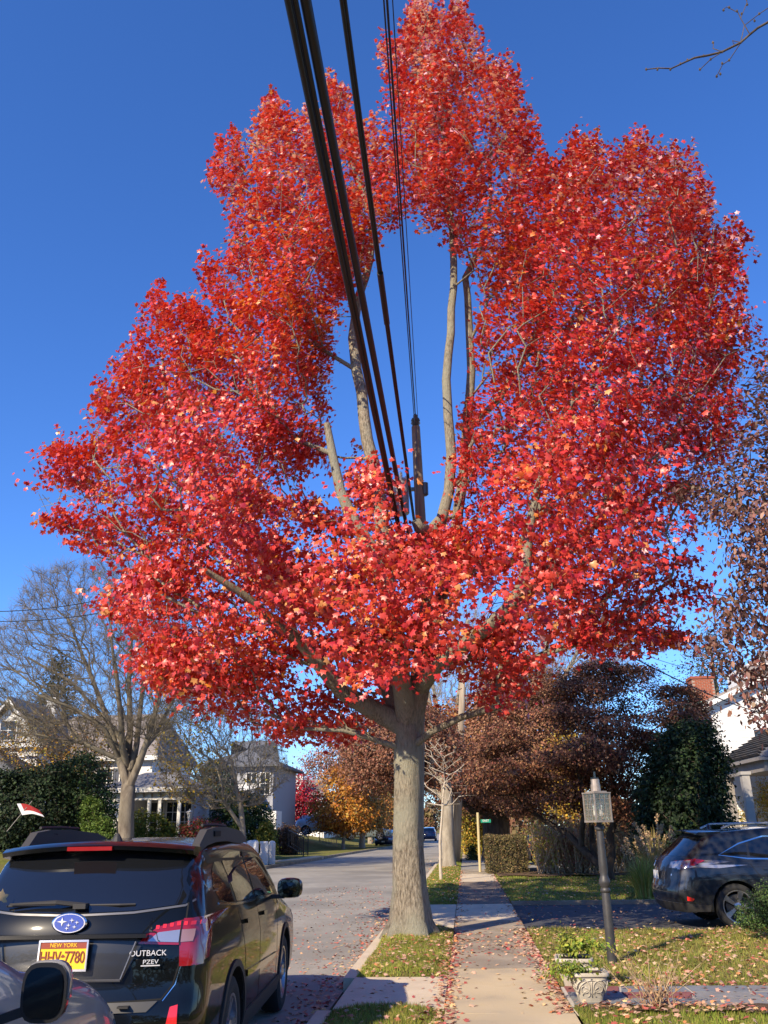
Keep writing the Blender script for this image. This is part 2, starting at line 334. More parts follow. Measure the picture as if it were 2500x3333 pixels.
# flagstone path with mortar bed and separate stones
structure('path_mortar', box(.93, 9, 9.36, 10.46, -.05, .022), mat('mortar', (.42, .38, .33), rough=.95, c2=(.5, .46, .4), scale=20))
fp = tag(bpy.data.objects.new('flagstone_path', None), kind='structure'); C.objects.link(fp)
FB = mat('bluestone', (.15, .16, .17), rough=.8, c2=(.22, .23, .235), scale=5, bump=.004, bscale=60)
FR = mat('red_slate', (.20, .065, .055), rough=.8, c2=(.27, .095, .08), scale=5, bump=.004, bscale=60)
FG = mat('grey_slate', (.19, .185, .175), rough=.8, c2=(.26, .25, .23), scale=5, bump=.004, bscale=60)
xs = np.arange(.95, 9, .62); jt = rng.uniform(-.11, .11, (len(xs), 4)); rowy = [9.38, 9.74, 10.09, 10.44]
nx_ = lambda i, r: xs[i]+(jt[i, r] if 0 < i < len(xs)-1 else 0)+(r % 2)*.0
for i in range(len(xs)-1):
    for r in range(3):
        y0, y1 = rowy[r], rowy[r+1]; j0 = [0, .05, -.05, 0][r]; q = [(nx_(i, r), y0), (nx_(i+1, r), y0+j0*.3), (nx_(i+1, r+1), y1), (nx_(i, r+1), y1-j0*.3)]
        c = np.mean(q, axis=0); q = [tuple(np.array(p)+(c-np.array(p))*.045) for p in q]
        part('stone', prism(q, 0, .034+rng.uniform(-.003, .004)), [FB, FR, FG, FB, FG][(i*2+r*3+(i*r) % 2) % 5], fp)
structure('planting_bed', grid(.95, 2.9, 9.05, 9.4, 16, 8, lambda x, y: .04+.02*np.sin(x*9)*np.sin(y*14)), SOIL)
structure('hedge_bed', grid(1.0, 12, 31.2, 36.4, 30, 12, lambda x, y: .06+.03*np.sin(x*3)*np.sin(y*4)), SOIL)
# grass blades --------------------------------------------------
def blades(name, x0, x1, y0, y1, n, h, w, zf, cols, wts, mask=None):
    x = rng.uniform(x0, x1, n); y = rng.uniform(y0, y1, n); p = np.c_[x, y, zf(x, y)-.004]
    if mask is not None: p = p[mask(p)]
    n = len(p); th = rng.uniform(0, 2*PI, n); nrm = np.c_[np.cos(th), np.sin(th), 0*th]; tp = np.c_[rng.normal(size=(n, 2))*.45, np.ones(n)]
    nrm = nz(nrm); tp = nz(tp-(tp*nrm).sum(1)[:, None]*nrm); sd = np.cross(tp, nrm); hh = h*rng.uniform(.5, 1.3, n)[:, None]; T = np.stack([p-sd*w/2, p+sd*w/2, p+tp*hh], 1)
    c = pick(cols, wts, n)*(1+.3*gnoise(p, 2.2, 1))[:, None]
    o = structure(name, (T.reshape(-1, 3), np.arange(3*n).reshape(-1, 3)), mat('grass_blade', (.1, .14, .03), rough=.7, spec=.2, attr=True, translu=.3), col=np.repeat(np.clip(c, .004, .9), 3, axis=0)); o['kind'] = 'stuff'; return o
GC = [(.19, .25, .035), (.31, .34, .06), (.42, .36, .11), (.28, .2, .07)]; GW = [4, 4, 2.5, 1.2]
blades('grass', -1.36, -.28, 8, 9.30, 7000, .05, .007, vz, GC, GW)
blades('grass', -1.36, -.28, 11.14, 16.1, 24000, .05, .008, vz, GC, GW, lambda p: (p[:, 0]+.93)**2+(p[:, 1]-14.7)**2 > .12)
blades('grass', -1.36, -.28, 20.95, 44, 16000, .05, .018, vz, [(.20, .28, .045), (.26, .29, .06), (.28, .2, .06)], [3, 3, 1])
blades('grass', .93, 4, 7.5, 9.25, 15000, .055, .008, bumpz, GC, [5, 5, 1.5, .5])
blades('grass', .93, 8, 10.5, 15.95, 52000, .05, .009, bumpz, GC, [2, 3, 4, 2])
blades('grass', .93, 12, 21.3, 34, 40000, .055, .018, bumpz, [(.20, .27, .045), (.28, .31, .06), (.32, .27, .1)], [3, 3, 1.4])
# fallen leaves --------------------------------------------------
FL = [(.50, .30, .20), (.44, .13, .09), (.55, .36, .24), (.28, .06, .055), (.56, .22, .09), (.34, .2, .13), (.62, .42, .2)]
def litter_pts():
    out = []
    def add(n, xf, yf, z, s=1, wt=(4, 3, 4, 2, 2, 3, 2)): 
        x = xf(n); y = yf(n); out.append((np.c_[x, y, z(x, y)], pick(FL, wt, n, .15), np.full(n, s)))
    U = lambda a, b: (lambda n: rng.uniform(a, b, n)); E = lambda a, s: (lambda n: a+s*rng.exponential(1, n)); 
    flat = lambda z: (lambda x, y: 0*x+z)
    add(620, lambda n: .9-rng.exponential(.08, n), U(9.0, 16), flat(.034), 1, (5, 4, 4, 2, 1, 2, 1))
    add(500, lambda n: np.where(rng.uniform(size=n) < .5, .92-rng.exponential(.06, n), -.27+rng.exponential(.05, n)), U(16, 36), flat(.034), 1, (2, 2, 3, 1, 5, 2, 3))
    add(380, lambda n: -.27+rng.exponential(.06, n), U(8.5, 16), flat(.034), 1, (2, 4, 2, 4, 1, 2, 1))
    add(300, U(-.27, .92), lambda n: 13.9+rng.normal(size=n)*1.0, flat(.032))
    add(130, U(-.27, .92), U(9, 25), flat(.032))
    add(35, U(-1.3, -.3), U(9.4, 11.1), flat(.03))
    add(700, U(-1.36, -.28), U(11.1, 16), lambda x, y: vz(x, y)+.03)
    add(260, lambda n: -.3-rng.exponential(.05, n), U(8.2, 16), lambda x, y: vz(x, y)+.03)
    add(90, U(-1.36, -.28), U(8, 9.3), lambda x, y: vz(x, y)+.03)
    add(900, U(-1.36, -.28), U(21, 40), lambda x, y: vz(x, y)+.03, 1.1, (3, 1, 3, 0, 6, 3, 4))
    add(2400, U(.93, 7), U(10.5, 15.9), lambda x, y: bumpz(x, y)+.035, 1, (4, 2, 5, 1, 2, 4, 4))
    add(260, U(.93, 3.6), U(7.8, 9.3), lambda x, y: bumpz(x, y)+.04, 1, (4, 3, 4, 2, 2, 2, 2))
    add(160, U(.95, 4), U(9.2, 10.5), flat(.045), 1, (3, 5, 3, 3, 1, 1, 1))
    add(170, U(.95, 5), lambda n: 10.5+rng.normal(size=n)*.07, flat(.05), 1, (3, 5, 3, 3, 1, 1, 1))
    add(150, U(.95, 3.0), lambda n: 9.2+rng.normal(size=n)*.12, flat(.07), 1, (3, 3, 3, 1, 1, 4, 2))
    add(2200, U(.93, 11), U(21.3, 34), lambda x, y: bumpz(x, y)+.035, 1.1, (3, 1, 4, 0, 5, 4, 5))
    add(380, U(1, 8), U(16, 21), flat(.024), 1, (3, 2, 4, 1, 4, 4, 4))
    add(1100, lambda n: -1.52-rng.exponential(.28, n), U(8.5, 24), flat(-.11), 1, (5, 4, 4, 3, 1, 2, 1))
    add(800, U(-4.5, -1.5), U(10.5, 30), flat(-.112), 1, (5, 4, 4, 3, 1, 2, 1))
    add(160, lambda n: -1.6-rng.exponential(.5, n), U(30, 60), flat(-.112), 1.2, (2, 1, 3, 0, 6, 2, 2))
    a = [np.concatenate([o[k] for o in out]) for k in range(3)]; return a
lp, lc, ls = litter_pts(); n = len(lp)
lnrm = np.c_[rng.normal(size=(n, 2))*.32, np.ones(n)]; th = rng.uniform(0, 2*PI, n); ltip = np.c_[np.cos(th), np.sin(th), 0*th]; lsz = .040*ls*rng.uniform(.65, 1.25, n)
vis = (lp[:, 1] > 8.8); order = np.argsort(-(lsz/lp[:, 1])*vis); near = order[:290]; rest = order[290:]
DRY = mat('fallen_leaf', (.4, .1, .06), rough=.75, spec=.25, attr=True)
V, F = scatter(lp[rest], lnrm[rest], ltip[rest], lsz[rest], LS)
structure('leaf_litter', (V, F), DRY, col=percol(lc[rest], LS))['kind'] = 'stuff'
lm = {}
for q in near:
    ci = int(np.argmin(((np.array(FL)-lc[q])**2).sum(1)))
    if ci not in lm: lm[ci] = mesh('fallen_leaf', LR[0], LR[1], col=np.tile(FL[ci], (len(LR[0]), 1)))
    word = ['tan', 'red', 'pale tan', 'dark red', 'orange', 'brown', 'yellow'][ci]
    x, y = lp[q, 0], lp[q, 1]
    where = ('sidewalk concrete' if -.28 < x < .92 else 'street beside the kerb' if x < -1.4 else 'grass strip between sidewalk and street' if x < -.28 and not 9.33 < y < 11.1 else 'pale walkway across the grass strip' if x < -.28 else 'flagstone path' if 9.36 < y < 10.46 else 'soil by the dead stalks' if y > 9.05 and y < 9.36 and x < 2.9 else 'grass in front of the flagstone path' if y < 9.36 else 'lawn behind the planters')
    o = objm('fallen_leaf', lm[ci], DRY, loc=lp[q]); o.scale = [lsz[q]]*3
    nn = Vector(lnrm[q]).normalized(); tt = Vector(ltip[q]); tt = (tt-nn*tt.dot(nn)).normalized(); sd = tt.cross(nn)
    o.rotation_euler = Matrix((( sd.x, tt.x, nn.x), (sd.y, tt.y, nn.y), (sd.z, tt.z, nn.z))).to_euler()
    tag(o, f'{word} fallen maple leaf lying on the {where}', 'leaf', f'{word} leaves fallen on the {where}')

# ================================================================== THE RED MAPLE
TB = np.array([-.93, 14.7, .04])
MY = 14.7
def ml(pts, rr):  # limb from survey points (x, y in the photo, street distance)
    return [P(a, b, MY+c) for a, b, c in pts], rr
seeds = [([TB+[0, 0, -.15], TB+[0, 0, .05], TB+[.0, 0, .25], TB+[0, 0, .7], P(881, 1830, MY), P(881, 1700, MY), P(880, 1620, MY), P(882, 1575, MY)], [.50, .42, .335, .275, .246, .246, .26, .29]),
 ml([(882, 1575, 0), (850, 1555, 0), (800, 1530, -.1), (740, 1495, -.4), (690, 1435, -.8), (640, 1375, -1.1), (590, 1340, -1.5), (520, 1280, -2), (440, 1230, -2.4)], [.22, .19, .16, .135, .12, .10, .08, .06, .04]),
 ml([(875, 1560, 0), (845, 1500, .2), (815, 1440, .5), (780, 1390, .8), (730, 1340, 1.2), (690, 1300, 1.5), (600, 1230, 1.8), (540, 1130, 2), (505, 1045, 2), (480, 960, 2)], [.19, .155, .13, .12, .105, .095, .08, .065, .05, .03]),
 ml([(880, 1560, 0), (868, 1480, -.3), (858, 1380, -.7), (838, 1280, -.9), (800, 1180, -1), (765, 1130, -1), (735, 1060, -1), (718, 980, -1), (706, 915, -1)], [.19, .16, .14, .13, .12, .11, .09, .075, .06]),
 ml([(838, 1280, -.9), (825, 1130, -.8), (806, 1000, -.6), (786, 900, -.4), (770, 800, -.2), (762, 730, 0), (775, 640, .2), (800, 560, .4), (805, 470, .5), (770, 380, .5), (740, 280, .5)], [.13, .125, .12, .115, .105, .095, .085, .075, .06, .045, .03]),
 ml([(895, 1560, 0), (905, 1490, 0), (915, 1400, 0), (918, 1280, 0), (928, 1200, 0), (930, 1150, -.1), (955, 1120, -.1), (970, 1060, 0), (975, 980, 0), (968, 900, 0), (964, 820, .1), (974, 720, .2), (980, 620, .3), (978, 520, .4), (972, 420, .5), (965, 320, .5), (950, 200, .5), (945, 100, .5)], [.21, .18, .16, .15, .14, .13, .11, .10, .095, .09, .085, .08, .075, .07, .06, .05, .04, .025]),
 ml([(915, 1400, .1), (960, 1270, .8), (985, 1150, .9), (998, 1050, .8), (1008, 930, .7), (1018, 800, .7), (1012, 680, .7), (1005, 600, .7), (1035, 540, .7), (1060, 440, .7), (1060, 300, .6)], [.14, .125, .11, .10, .095, .085, .075, .07, .055, .045, .03]),
 ml([(905, 1490, -.1), (940, 1440, -.6), (990, 1400, -1.2), (1060, 1350, -1.6), (1110, 1300, -1.8), (1135, 1240, -2), (1140, 1180, -2), (1160, 1060, -2), (1200, 930, -2)], [.15, .13, .115, .105, .095, .085, .075, .06, .04]),
 ml([(990, 1400, -1), (1100, 1330, .4), (1180, 1240, 1.2), (1260, 1160, 1.6), (1330, 1060, 1.8), (1380, 900, 1.8), (1390, 700, 1.6)], [.12, .11, .10, .085, .07, .05, .035]),
 ml([(1008, 930, .7), (1080, 860, 1.6), (1150, 740, 2), (1210, 600, 2), (1240, 450, 2)], [.08, .075, .065, .05, .035]),
 ml([(640, 1375, -1.1), (560, 1360, -.6), (470, 1330, -.2), (380, 1280, 0)], [.075, .06, .05, .035]),
 ml([(600, 1230, 1.8), (480, 1120, 1.2), (400, 1010, .8), (360, 880, .5), (350, 760, .3)], [.07, .06, .055, .045, .03])]
OUT = [(60, 1090), (75, 1030), (140, 940), (200, 880), (235, 830), (290, 760), (330, 690), (350, 600), (372, 680), (420, 650), (450, 700), (490, 690), (440, 620), (430, 585), (470, 520), (505, 470), (465, 400), (450, 360), (500, 330), (515, 280), (570, 270), (590, 230), (640, 255), (700, 240), (712, 180), (745, 185), (760, 260), (830, 290), (860, 260), (850, 190), (825, 120), (830, 65), (875, 100), (890, 10), (915, -20), (960, 60), (1000, 0), (1020, 90), (1050, 160), (1085, 130), (1125, 190), (1150, 280), (1160, 360), (1220, 350), (1240, 290), (1300, 330), (1330, 345), (1370, 290), (1420, 330), (1462, 320), (1500, 370), (1530, 430), (1560, 490), (1610, 500), (1580, 570), (1590, 640), (1610, 690), (1650, 730), (1655, 800), (1620, 880), (1590, 960), (1555, 1020), (1500, 1080), (1440, 1070), (1530, 1160), (1490, 1210), (1440, 1240), (1550, 1250), (1500, 1310), (1465, 1350), (1470, 1400), (1400, 1380), (1330, 1370), (1265, 1425), (1200, 1385), (1160, 1350), (1140, 1440), (1080, 1450), (1095, 1570), (1060, 1520), (1020, 1440), (960, 1440), (925, 1460), (905, 1490), (880, 1540), (850, 1500), (800, 1480), (780, 1590), (740, 1600), (700, 1540), (670, 1580), (600, 1580), (540, 1570), (480, 1500), (420, 1520), (370, 1500), (300, 1430), (300, 1390), (250, 1350), (215, 1300), (290, 1260), (160, 1190), (120, 1140)]
HOLES = [[(790, 620), (830, 560), (870, 500), (925, 490), (960, 560), (975, 620), (970, 800), (965, 900), (955, 1000), (960, 1090), (900, 1150), (872, 1060), (850, 1000), (800, 960), (770, 830), (752, 940), (742, 1010), (728, 930), (735, 740), (760, 660)],
 [(1000, 560), (1020, 700), (1010, 840), (995, 840), (985, 640)], [(680, 1000), (740, 1030), (770, 1110), (720, 1100), (660, 1060)],
 [(1150, 1330), (1180, 1370), (1160, 1440), (1120, 1400)], [(860, 1040), (890, 1150), (870, 1130)], [(700, 1160), (640, 1180), (560, 1130), (600, 1110)],
 [(640, 1430), (690, 1480), (660, 1540), (610, 1470)], [(960, 1290), (1040, 1300), (1020, 1400), (970, 1390)]]
def inside(pts, poly):
    x, y = pts[:, 0], pts[:, 1]; c = np.zeros(len(pts), bool); n = len(poly)
    for i in range(n):
        (x1, y1), (x2, y2) = poly[i], poly[(i+1) % n]; m = ((y1 > y) != (y2 > y)) & (x < (x2-x1)*(y-y1)/(y2-y1+1e-9)+x1); c ^= m
    return c
def edist(pts, poly):
    d = np.full(len(pts), 1e9); n = len(poly)
    for i in range(n):
        a = np.array(poly[i], float); b = np.array(poly[(i+1) % n], float); ab = b-a; t = np.clip(((pts-a)@ab)/(ab@ab+1e-9), 0, 1); d = np.minimum(d, np.linalg.norm(pts-a-t[:, None]*ab, axis=1))
    return d
def crown_pts(n, margin=7):
    q = np.c_[rng.uniform(50, 1660, n*4), rng.uniform(-20, 1610, n*4)]; ok = inside(q, OUT)
    for h in HOLES: ok &= ~inside(q, h)
    q = q[ok]; d = edist(q, OUT)
    for h in HOLES: d = np.minimum(d, edist(q, h)-(24 if h is HOLES[0] else 12))
    m = d > margin; q, d = q[m], d[m]; T = np.minimum(.5+.0085*d*1.5, 4.6); u = rng.uniform(-1, 1, len(q)); u = np.sign(u)*np.abs(u)**.75
    W = np.array([P(a, b, MY+c) for (a, b), c in zip(q, u*T)]); keep = gnoise(W, 1.5, 2)+.5*gnoise(W, 3.3, 4) > -.42; return W[keep][:n], q[keep][:n], (u*T)[keep][:n]
A, Aq, Au = crown_pts(5200)
pos, par, fr, ends = grow(A, seeds, .38, .45, .05, .05)
mt = thing('maple_tree', 'big red maple on the grass strip with wires running through its forked crown', 'tree', TB)
V, F, rad = wood(pos, par, fr, .0062, power=2.35, rmax=.12, sides=(20, 8, 5, 3))
# roots and fluting on the thick trunk
rd = V[:, :2]-TB[:2]; low = (V[:, 2] < 3.2) & (np.hypot(rd[:, 0], rd[:, 1]) < .8); an = np.arctan2(rd[:, 1], rd[:, 0])
k = 1+low*(.05*np.sin(an*5+V[:, 2]*.8)+.035*np.sin(an*9+2+V[:, 2]*1.7)+(.26*np.sin(an*5+.7)+.13*np.sin(an*11))*np.exp(-np.maximum(V[:, 2], 0)/.17)); V[:, 0] = TB[0]+rd[:, 0]*np.where(low, k, 1); V[:, 1] = TB[1]+rd[:, 1]*np.where(low, k, 1)
part('trunk', (V, F), BARK, mt, smooth=True)
# broken stub and bark flap in the crotch
part('branch_stub', tube([P(928, 1150, MY-.1), P(905, 1140, MY-.3), P(898, 1125, MY-.4)], [.12, .10, .085], 9), BARK, mt, smooth=True)
E = pos[ends]; eu = E
def maple_leaves(nclump, per):
    qs = []; 
    W, q2, u2 = crown_pts(int(nclump*1.25), 4); lay = np.where(W[:, 2] < 10, np.sin(W[:, 2]*4.4+2.2*gnoise(W*[1, 1, .2], .8, 12)+.5*np.hypot(W[:, 0]-TB[0], W[:, 1]-TB[1])), 1); kk = (gnoise(W, 2.2, 8)+.7*gnoise(W, 4.6, 3) > -.30) & (lay > -.42); W = W[kk]
    ax = nz(W-np.array([TB[0], TB[1], 5.0])); up = np.array([0, 0, 1.]); hi = np.clip((W[:, 2]-7)/7, 0, 1)[:, None]
    FK = [(600, 1400), (690, 1425), (760, 1400), (850, 1440), (930, 1440), (1000, 1420), (1010, 1480), (920, 1600), (850, 1610), (700, 1540), (600, 1430)]
    fk = inside(q2[:len(kk)][kk], FK) & (u2[:len(kk)][kk] < .5); W = W[~fk]; ax, hi = ax[~fk], hi[~fk]; dirn = nz(ax*(1-.45*hi)+up*(.0+1.1*hi)+rng.normal(size=W.shape)*.25)
    n = len(W)*per; idx = np.repeat(np.arange(len(W)), per); t = rng.uniform(-.5, .5, n)[:, None]; L = rng.uniform(.4, .9, len(W))[idx][:, None]
    pts = W[idx]+dirn[idx]*t*L+rng.normal(size=(n, 3))*np.array([.095, .095, .055]); return pts, idx, W, dirn
pts, idx, W, dirn = maple_leaves(7300, 28)
ex = []
for poly, cnt, dmin, dmax in (([(560, 1240), (700, 1180), (760, 1150), (785, 990), (835, 985), (850, 1135), (905, 1185), (980, 1190), (1060, 1120), (1180, 1150), (1250, 1250), (1150, 1420), (1000, 1440), (930, 1470), (870, 1440), (800, 1500), (720, 1450), (620, 1380)], 150, -4.2, -1.0), ([(700, 1440), (840, 1430), (900, 1480), (860, 1530), (780, 1600), (730, 1590), (690, 1500)], 22, .3, 1.3), ([(250, 1150), (560, 1100), (640, 1330), (700, 1440), (560, 1560), (380, 1490), (240, 1310)], 70, -3.6, -1), ([(1100, 900), (1500, 900), (1450, 1180), (1250, 1300), (1120, 1250)], 90, -3.8, -1.5)):
    q = np.c_[rng.uniform(200, 1500, 6000), rng.uniform(900, 1610, 6000)]; q = q[inside(q, poly)][:cnt]
    for x, y in q: c_ = P(x, y, MY+rng.uniform(dmin, dmax)); ex.append(c_+rng.normal(size=(30, 3))*np.array([.27, .24, .09]))
for poly, cnt, d0, d1 in (([(360, 1460), (520, 1440), (700, 1470), (770, 1590), (730, 1600), (560, 1585), (430, 1530)], 75, .1, 1.5), ([(290, 1330), (420, 1350), (440, 1480), (330, 1450)], 35, -1.2, .8), ([(1020, 1400), (1160, 1370), (1140, 1450), (1100, 1560), (1060, 1510)], 30, -1.2, .6), ([(1150, 1310), (1480, 1310), (1460, 1390), (1270, 1430)], 60, -1.5, 1.)):
    q = np.c_[rng.uniform(280, 1500, 9000), rng.uniform(1300, 1610, 9000)]; q = q[inside(q, poly)][:cnt]
    for x, y in q: ex.append(P(x, y, MY+rng.uniform(d0, d1))+rng.normal(size=(34, 3))*np.array([.26, .24, .08]))
for _ in range(130):  # leaf clumps added up-sun to shade the fork and its limbs
    t = rng.uniform(1.8, 4.6); s = rng.uniform(0, 1); a = np.array([-.95-1.5*s*rng.uniform(0, 1), 14.6, 2.95+1.9*s]); ex.append(a+np.array([-.53, -.85, .64])*t+rng.normal(size=(24, 3))*np.array([.22, .2, .09]))
pts = np.vstack([pts]+ex)
spikes = [(890, 0, 0, 130), (912, -15, .3, 110), (1000, 5, .2, 120), (1088, 128, 0, 90), (1120, 180, .4, 60), (350, 590, 0, 110), (415, 645, .5, 60), (590, 225, 0, 70), (712, 175, 0, 80), (740, 180, .4, 80), (1242, 280, 0, 80), (1300, 310, .6, 70), (1372, 285, 0, 80), (1400, 300, -.5, 60), (1462, 315, 0, 80), (1530, 430, .5, 50), (828, 60, 0, 120), (515, 275, 0, 60), (455, 355, 0, 40), (1608, 500, 0, 50), (300, 745, .5, 60), (210, 880, 0, 50), (140, 935, .5, 40), (840, 150, .3, 110), (1040, 120, .5, 80), (812, 975, -1.2, 110), (778, 990, -1.2, 60), (1650, 730, .5, 40), (1545, 480, 0, 60)]
sp = []
no = len(OUT)
for _ in range(150):
    i = rng.integers(0, no); a_, b_ = np.array(OUT[i], float), np.array(OUT[(i+1) % no], float); p_ = a_+(b_-a_)*rng.uniform(); 
    if p_[1] > 1150 or not inside(p_[None]+[[0, 18]], OUT)[0]: continue
    o_ = nz(p_-np.array([860, 900.]))*rng.uniform(.3, .9)+[0, -1.]; L_q = rng.uniform(22, 62); spikes.append((p_[0]+o_[0]*L_q*.5, p_[1]+o_[1]*L_q*.5, rng.uniform(-1, 1), L_q*1.7))
for x, y, dy, L in spikes:
    a, b = P(x, y, MY+dy), P(x+rng.uniform(-10, 10), y+L, MY+dy); m = int(L*.7); t = rng.uniform(0, 1, m)[:, None]**.8; sp.append(a+(b-a)*t+rng.normal(size=(m, 3))*(.03+.10*t))
sp = np.vstack(sp); pts = np.vstack([pts, sp]); tt_ = (14.7-pts[:, 1])/.85; hx_ = pts[:, 0]+.53*tt_; hz_ = pts[:, 2]-.64*tt_; pts = pts[~((tt_ > 0) & (np.abs(hx_+.93) < .62) & (hz_ < 2.5+.25*np.sin(pts[:, 0]*9)))]; n = len(pts)
cen = np.array([TB[0], TB[1]-.5, 8.]); out = nz((pts-cen)*[1, 1, .8]); nrm = out*.55+np.array([0, -.15, .45])+rng.normal(size=(n, 3))*.42+.35*np.stack([gnoise(pts, 3.5, 31), gnoise(pts, 3.5, 37), gnoise(pts, 3.5, 41)], 1)
tp = out*.5+np.array([0, 0, -.7])+rng.normal(size=(n, 3))*.5
tp[pts[:, 2] > 13] += [0, 0, .8]
cols = np.array([(.54, .035, .030), (.62, .065, .042), (.38, .016, .028), (.64, .12, .028), (.70, .23, .03), (.70, .35, .40), (.70, .32, .10)])
cl = gnoise(pts, .55, 9)+.6*gnoise(pts, 1.4, 5); hr = np.clip((pts[:, 2]-11)/7, 0, 1)+.8*np.clip((pts[:, 0]-2)/4, 0, 1)*np.clip((pts[:, 2]-9)/4, 0, 1)
wts = np.stack([3+0*cl, 3+0*cl, 1.2+1.6*np.clip(-cl, 0, 1)+3.0*np.clip((pts[:, 0]-1)/4, 0, 1), (0.5+2.4*np.clip(cl, 0, 1))*(1-.75*np.clip(hr, 0, 1)), .06+1.5*np.clip(cl-.35, 0, 1)*(1-.7*np.clip(hr, 0, 1)), .16+4.5*hr, .01+.09*np.clip(cl-.5, 0, 1)], 1)
cw = np.cumsum(wts/wts.sum(1)[:, None], 1); ru = np.clip(.5+.34*gnoise(pts, 2.9, 21)+.24*rng.normal(size=n), .001, .999); ci = (ru[:, None] > cw).sum(1).clip(0, 6); lcol = np.clip(cols[ci]*(1+.10*rng.normal(size=(n, 1))), .004, .9)
size = .067*rng.uniform(.5, 1.4, n)
# the 300 leaves that show largest are parts of their own
dcam = np.linalg.norm(pts-np.array([0, 0, CAMH]), axis=1); front = (nz(nrm)*nz(np.array([0, 0, CAMH])-pts)).sum(1)
sc = size/dcam*np.clip(front, .2, 1); big = np.argsort(-sc)[:300]; rs = np.setdiff1d(np.arange(n), big)
V, F = scatter(pts[rs], nrm[rs], tp[rs], size[rs], LS)
part('foliage', (V, F), LEAF, mt, col=percol(lcol[rs], LS))['kind'] = 'stuff'
mm = {}
for q in big:
    c = int(ci[q])
    if c not in mm: mm[c] = mesh('leaf', LR[0], LR[1], col=np.tile(cols[c], (len(LR[0]), 1)))
    o = objm('leaf', mm[c], LEAF, mt, loc=pts[q]-TB); o.scale = [size[q]]*3
    nn = Vector(nrm[q]).normalized(); tt = Vector(tp[q]); tt = (tt-nn*tt.dot(nn)).normalized(); sd = tt.cross(nn)
    o.rotation_euler = Matrix(((sd.x, tt.x, nn.x), (sd.y, tt.y, nn.y), (sd.z, tt.z, nn.z))).to_euler()

# ================================================================== BACKGROUND TREES
def pcrown(poly, Y, dep, n, kx=1.0, holes=(), nf=0, thr=-.3):
    poly = [tuple(p) for p in poly]; xs_ = [p[0] for p in poly]; ys_ = [p[1] for p in poly]
    q = np.c_[rng.uniform(min(xs_), max(xs_), n*3), rng.uniform(min(ys_), max(ys_), n*3)]; q = q[inside(q, poly)]
    d = edist(q, poly); s = d/max(d.max(), 1e-6); u = rng.uniform(-1, 1, len(q))*dep*np.sqrt(.08+.92*s)
    W = np.array([P(a, b, Y+c) for (a, b), c in zip(q, u)])
    if nf: W = W[gnoise(W, nf, 6) > thr]
    return W[:n]
def base_at(x, Y, z=0): p = P(x, 1840, Y); return np.array([p[0], Y, z])
def lp_(pts, Y, rr, dy=None): return [P(a, b, Y+(dy[i] if dy else 0)) for i, (a, b) in enumerate(pts)], rr
BARKM = mat('brown_grey_bark', (.10, .08, .06), rough=.9, spec=.15, c2=(.25, .21, .155), scale=4, stretch=(1, 1, .35), bump=.01, c3=(.16, .14, .10), s3=.4)
# 1 tall bare tree, left
b = base_at(272, 38); b[2] = leftground(b[0], b[1])
bx = lambda x, y, c=0: P(x, y, 38+c)
sd = [([b-[0, 0, .2], bx(273, 1760), bx(277, 1705)], [.42, .33, .33])]
for pts, r0 in (([(285, 1700, 0), (300, 1650, -.3), (318, 1600, -.5), (335, 1540, -.6), (350, 1460, -.8), (360, 1380, -1)], .19), ([(270, 1700, 0), (258, 1640, 0), (240, 1580, .3), (215, 1510, .5), (180, 1420, .8), (150, 1340, 1)], .2),
                ([(277, 1700, 0), (278, 1620, .6), (280, 1520, 1), (282, 1420, 1.3), (290, 1320, 1.5)], .2), ([(265, 1660, 0), (262, 1560, -.8), (252, 1460, -1.5), (240, 1380, -2)], .16), ([(285, 1660, 0), (300, 1560, 1), (310, 1450, 1.6), (315, 1350, 2)], .15),
                ([(255, 1630, 0), (225, 1570, -1), (160, 1530, -1.6), (80, 1500, -2)], .12), ([(262, 1600, 0), (215, 1540, 1.5), (150, 1470, 2.4), (60, 1420, 3)], .11), ([(300, 1640, 0), (335, 1590, 1.3), (370, 1520, 2), (400, 1440, 2.5)], .12)):
    sd.append(([bx(*p) for p in pts], list(np.linspace(r0, .05, len(pts)))))
Aa = pcrown([(-80, 1500), (-70, 1380), (20, 1330), (70, 1235), (150, 1215), (280, 1210), (350, 1240), (430, 1330), (450, 1450), (400, 1560), (330, 1590), (230, 1600), (120, 1620), (20, 1580)], 38, 4.2, 3600)
tree('bare_tree', 'tall leafless tree with many rising stems behind the black wagon', 'tree', b, sd, Aa, .12, .10, [(.5, .33, .05), (.42, .22, .05)], [2, 1], .3, BARKM, tip=.0075, alpha=.45, seg=.8, rmax=.14, cluster=lambda e: (e[:, 2] < 7)*.8, power=2.2, wob=.09, twigs=7, twl=.75)
# 2 smaller tree with clinging yellow leaves by the white wall
b = base_at(527, 46); b[2] = leftground(b[0], b[1])
sd = [([b-[0, 0, .2], P(524, 1790, 46), P(520, 1740, 46), P(508, 1690, 46), P(500, 1640, 46)], [.2, .16, .13, .10, .07]), ([P(522, 1780, 46), P(500, 1755, 45.6), P(483, 1730, 45.3), P(478, 1690, 45)], [.12, .10, .08, .06])]
Aa = pcrown([(320, 1560), (360, 1490), (460, 1450), (540, 1500), (610, 1590), (630, 1680), (560, 1740), (440, 1750), (360, 1720), (330, 1640)], 46, 3.6, 2400)
tree('small_tree', 'small crooked tree with twiggy crown and scattered yellow leaves by the white steps', 'tree', b, sd, Aa, 3.6, .13, [(.48, .34, .04), (.36, .26, .05), (.3, .16, .05)], [3, 2, 1], .35, BARKG, tip=.008, alpha=.3, seg=.7, rmax=.12, cluster=lambda e: np.where((e[:, 0] < np.median(e[:, 0])) & (e[:, 2] > 3), .8, .15), wob=.12, twigs=6, twl=.5)
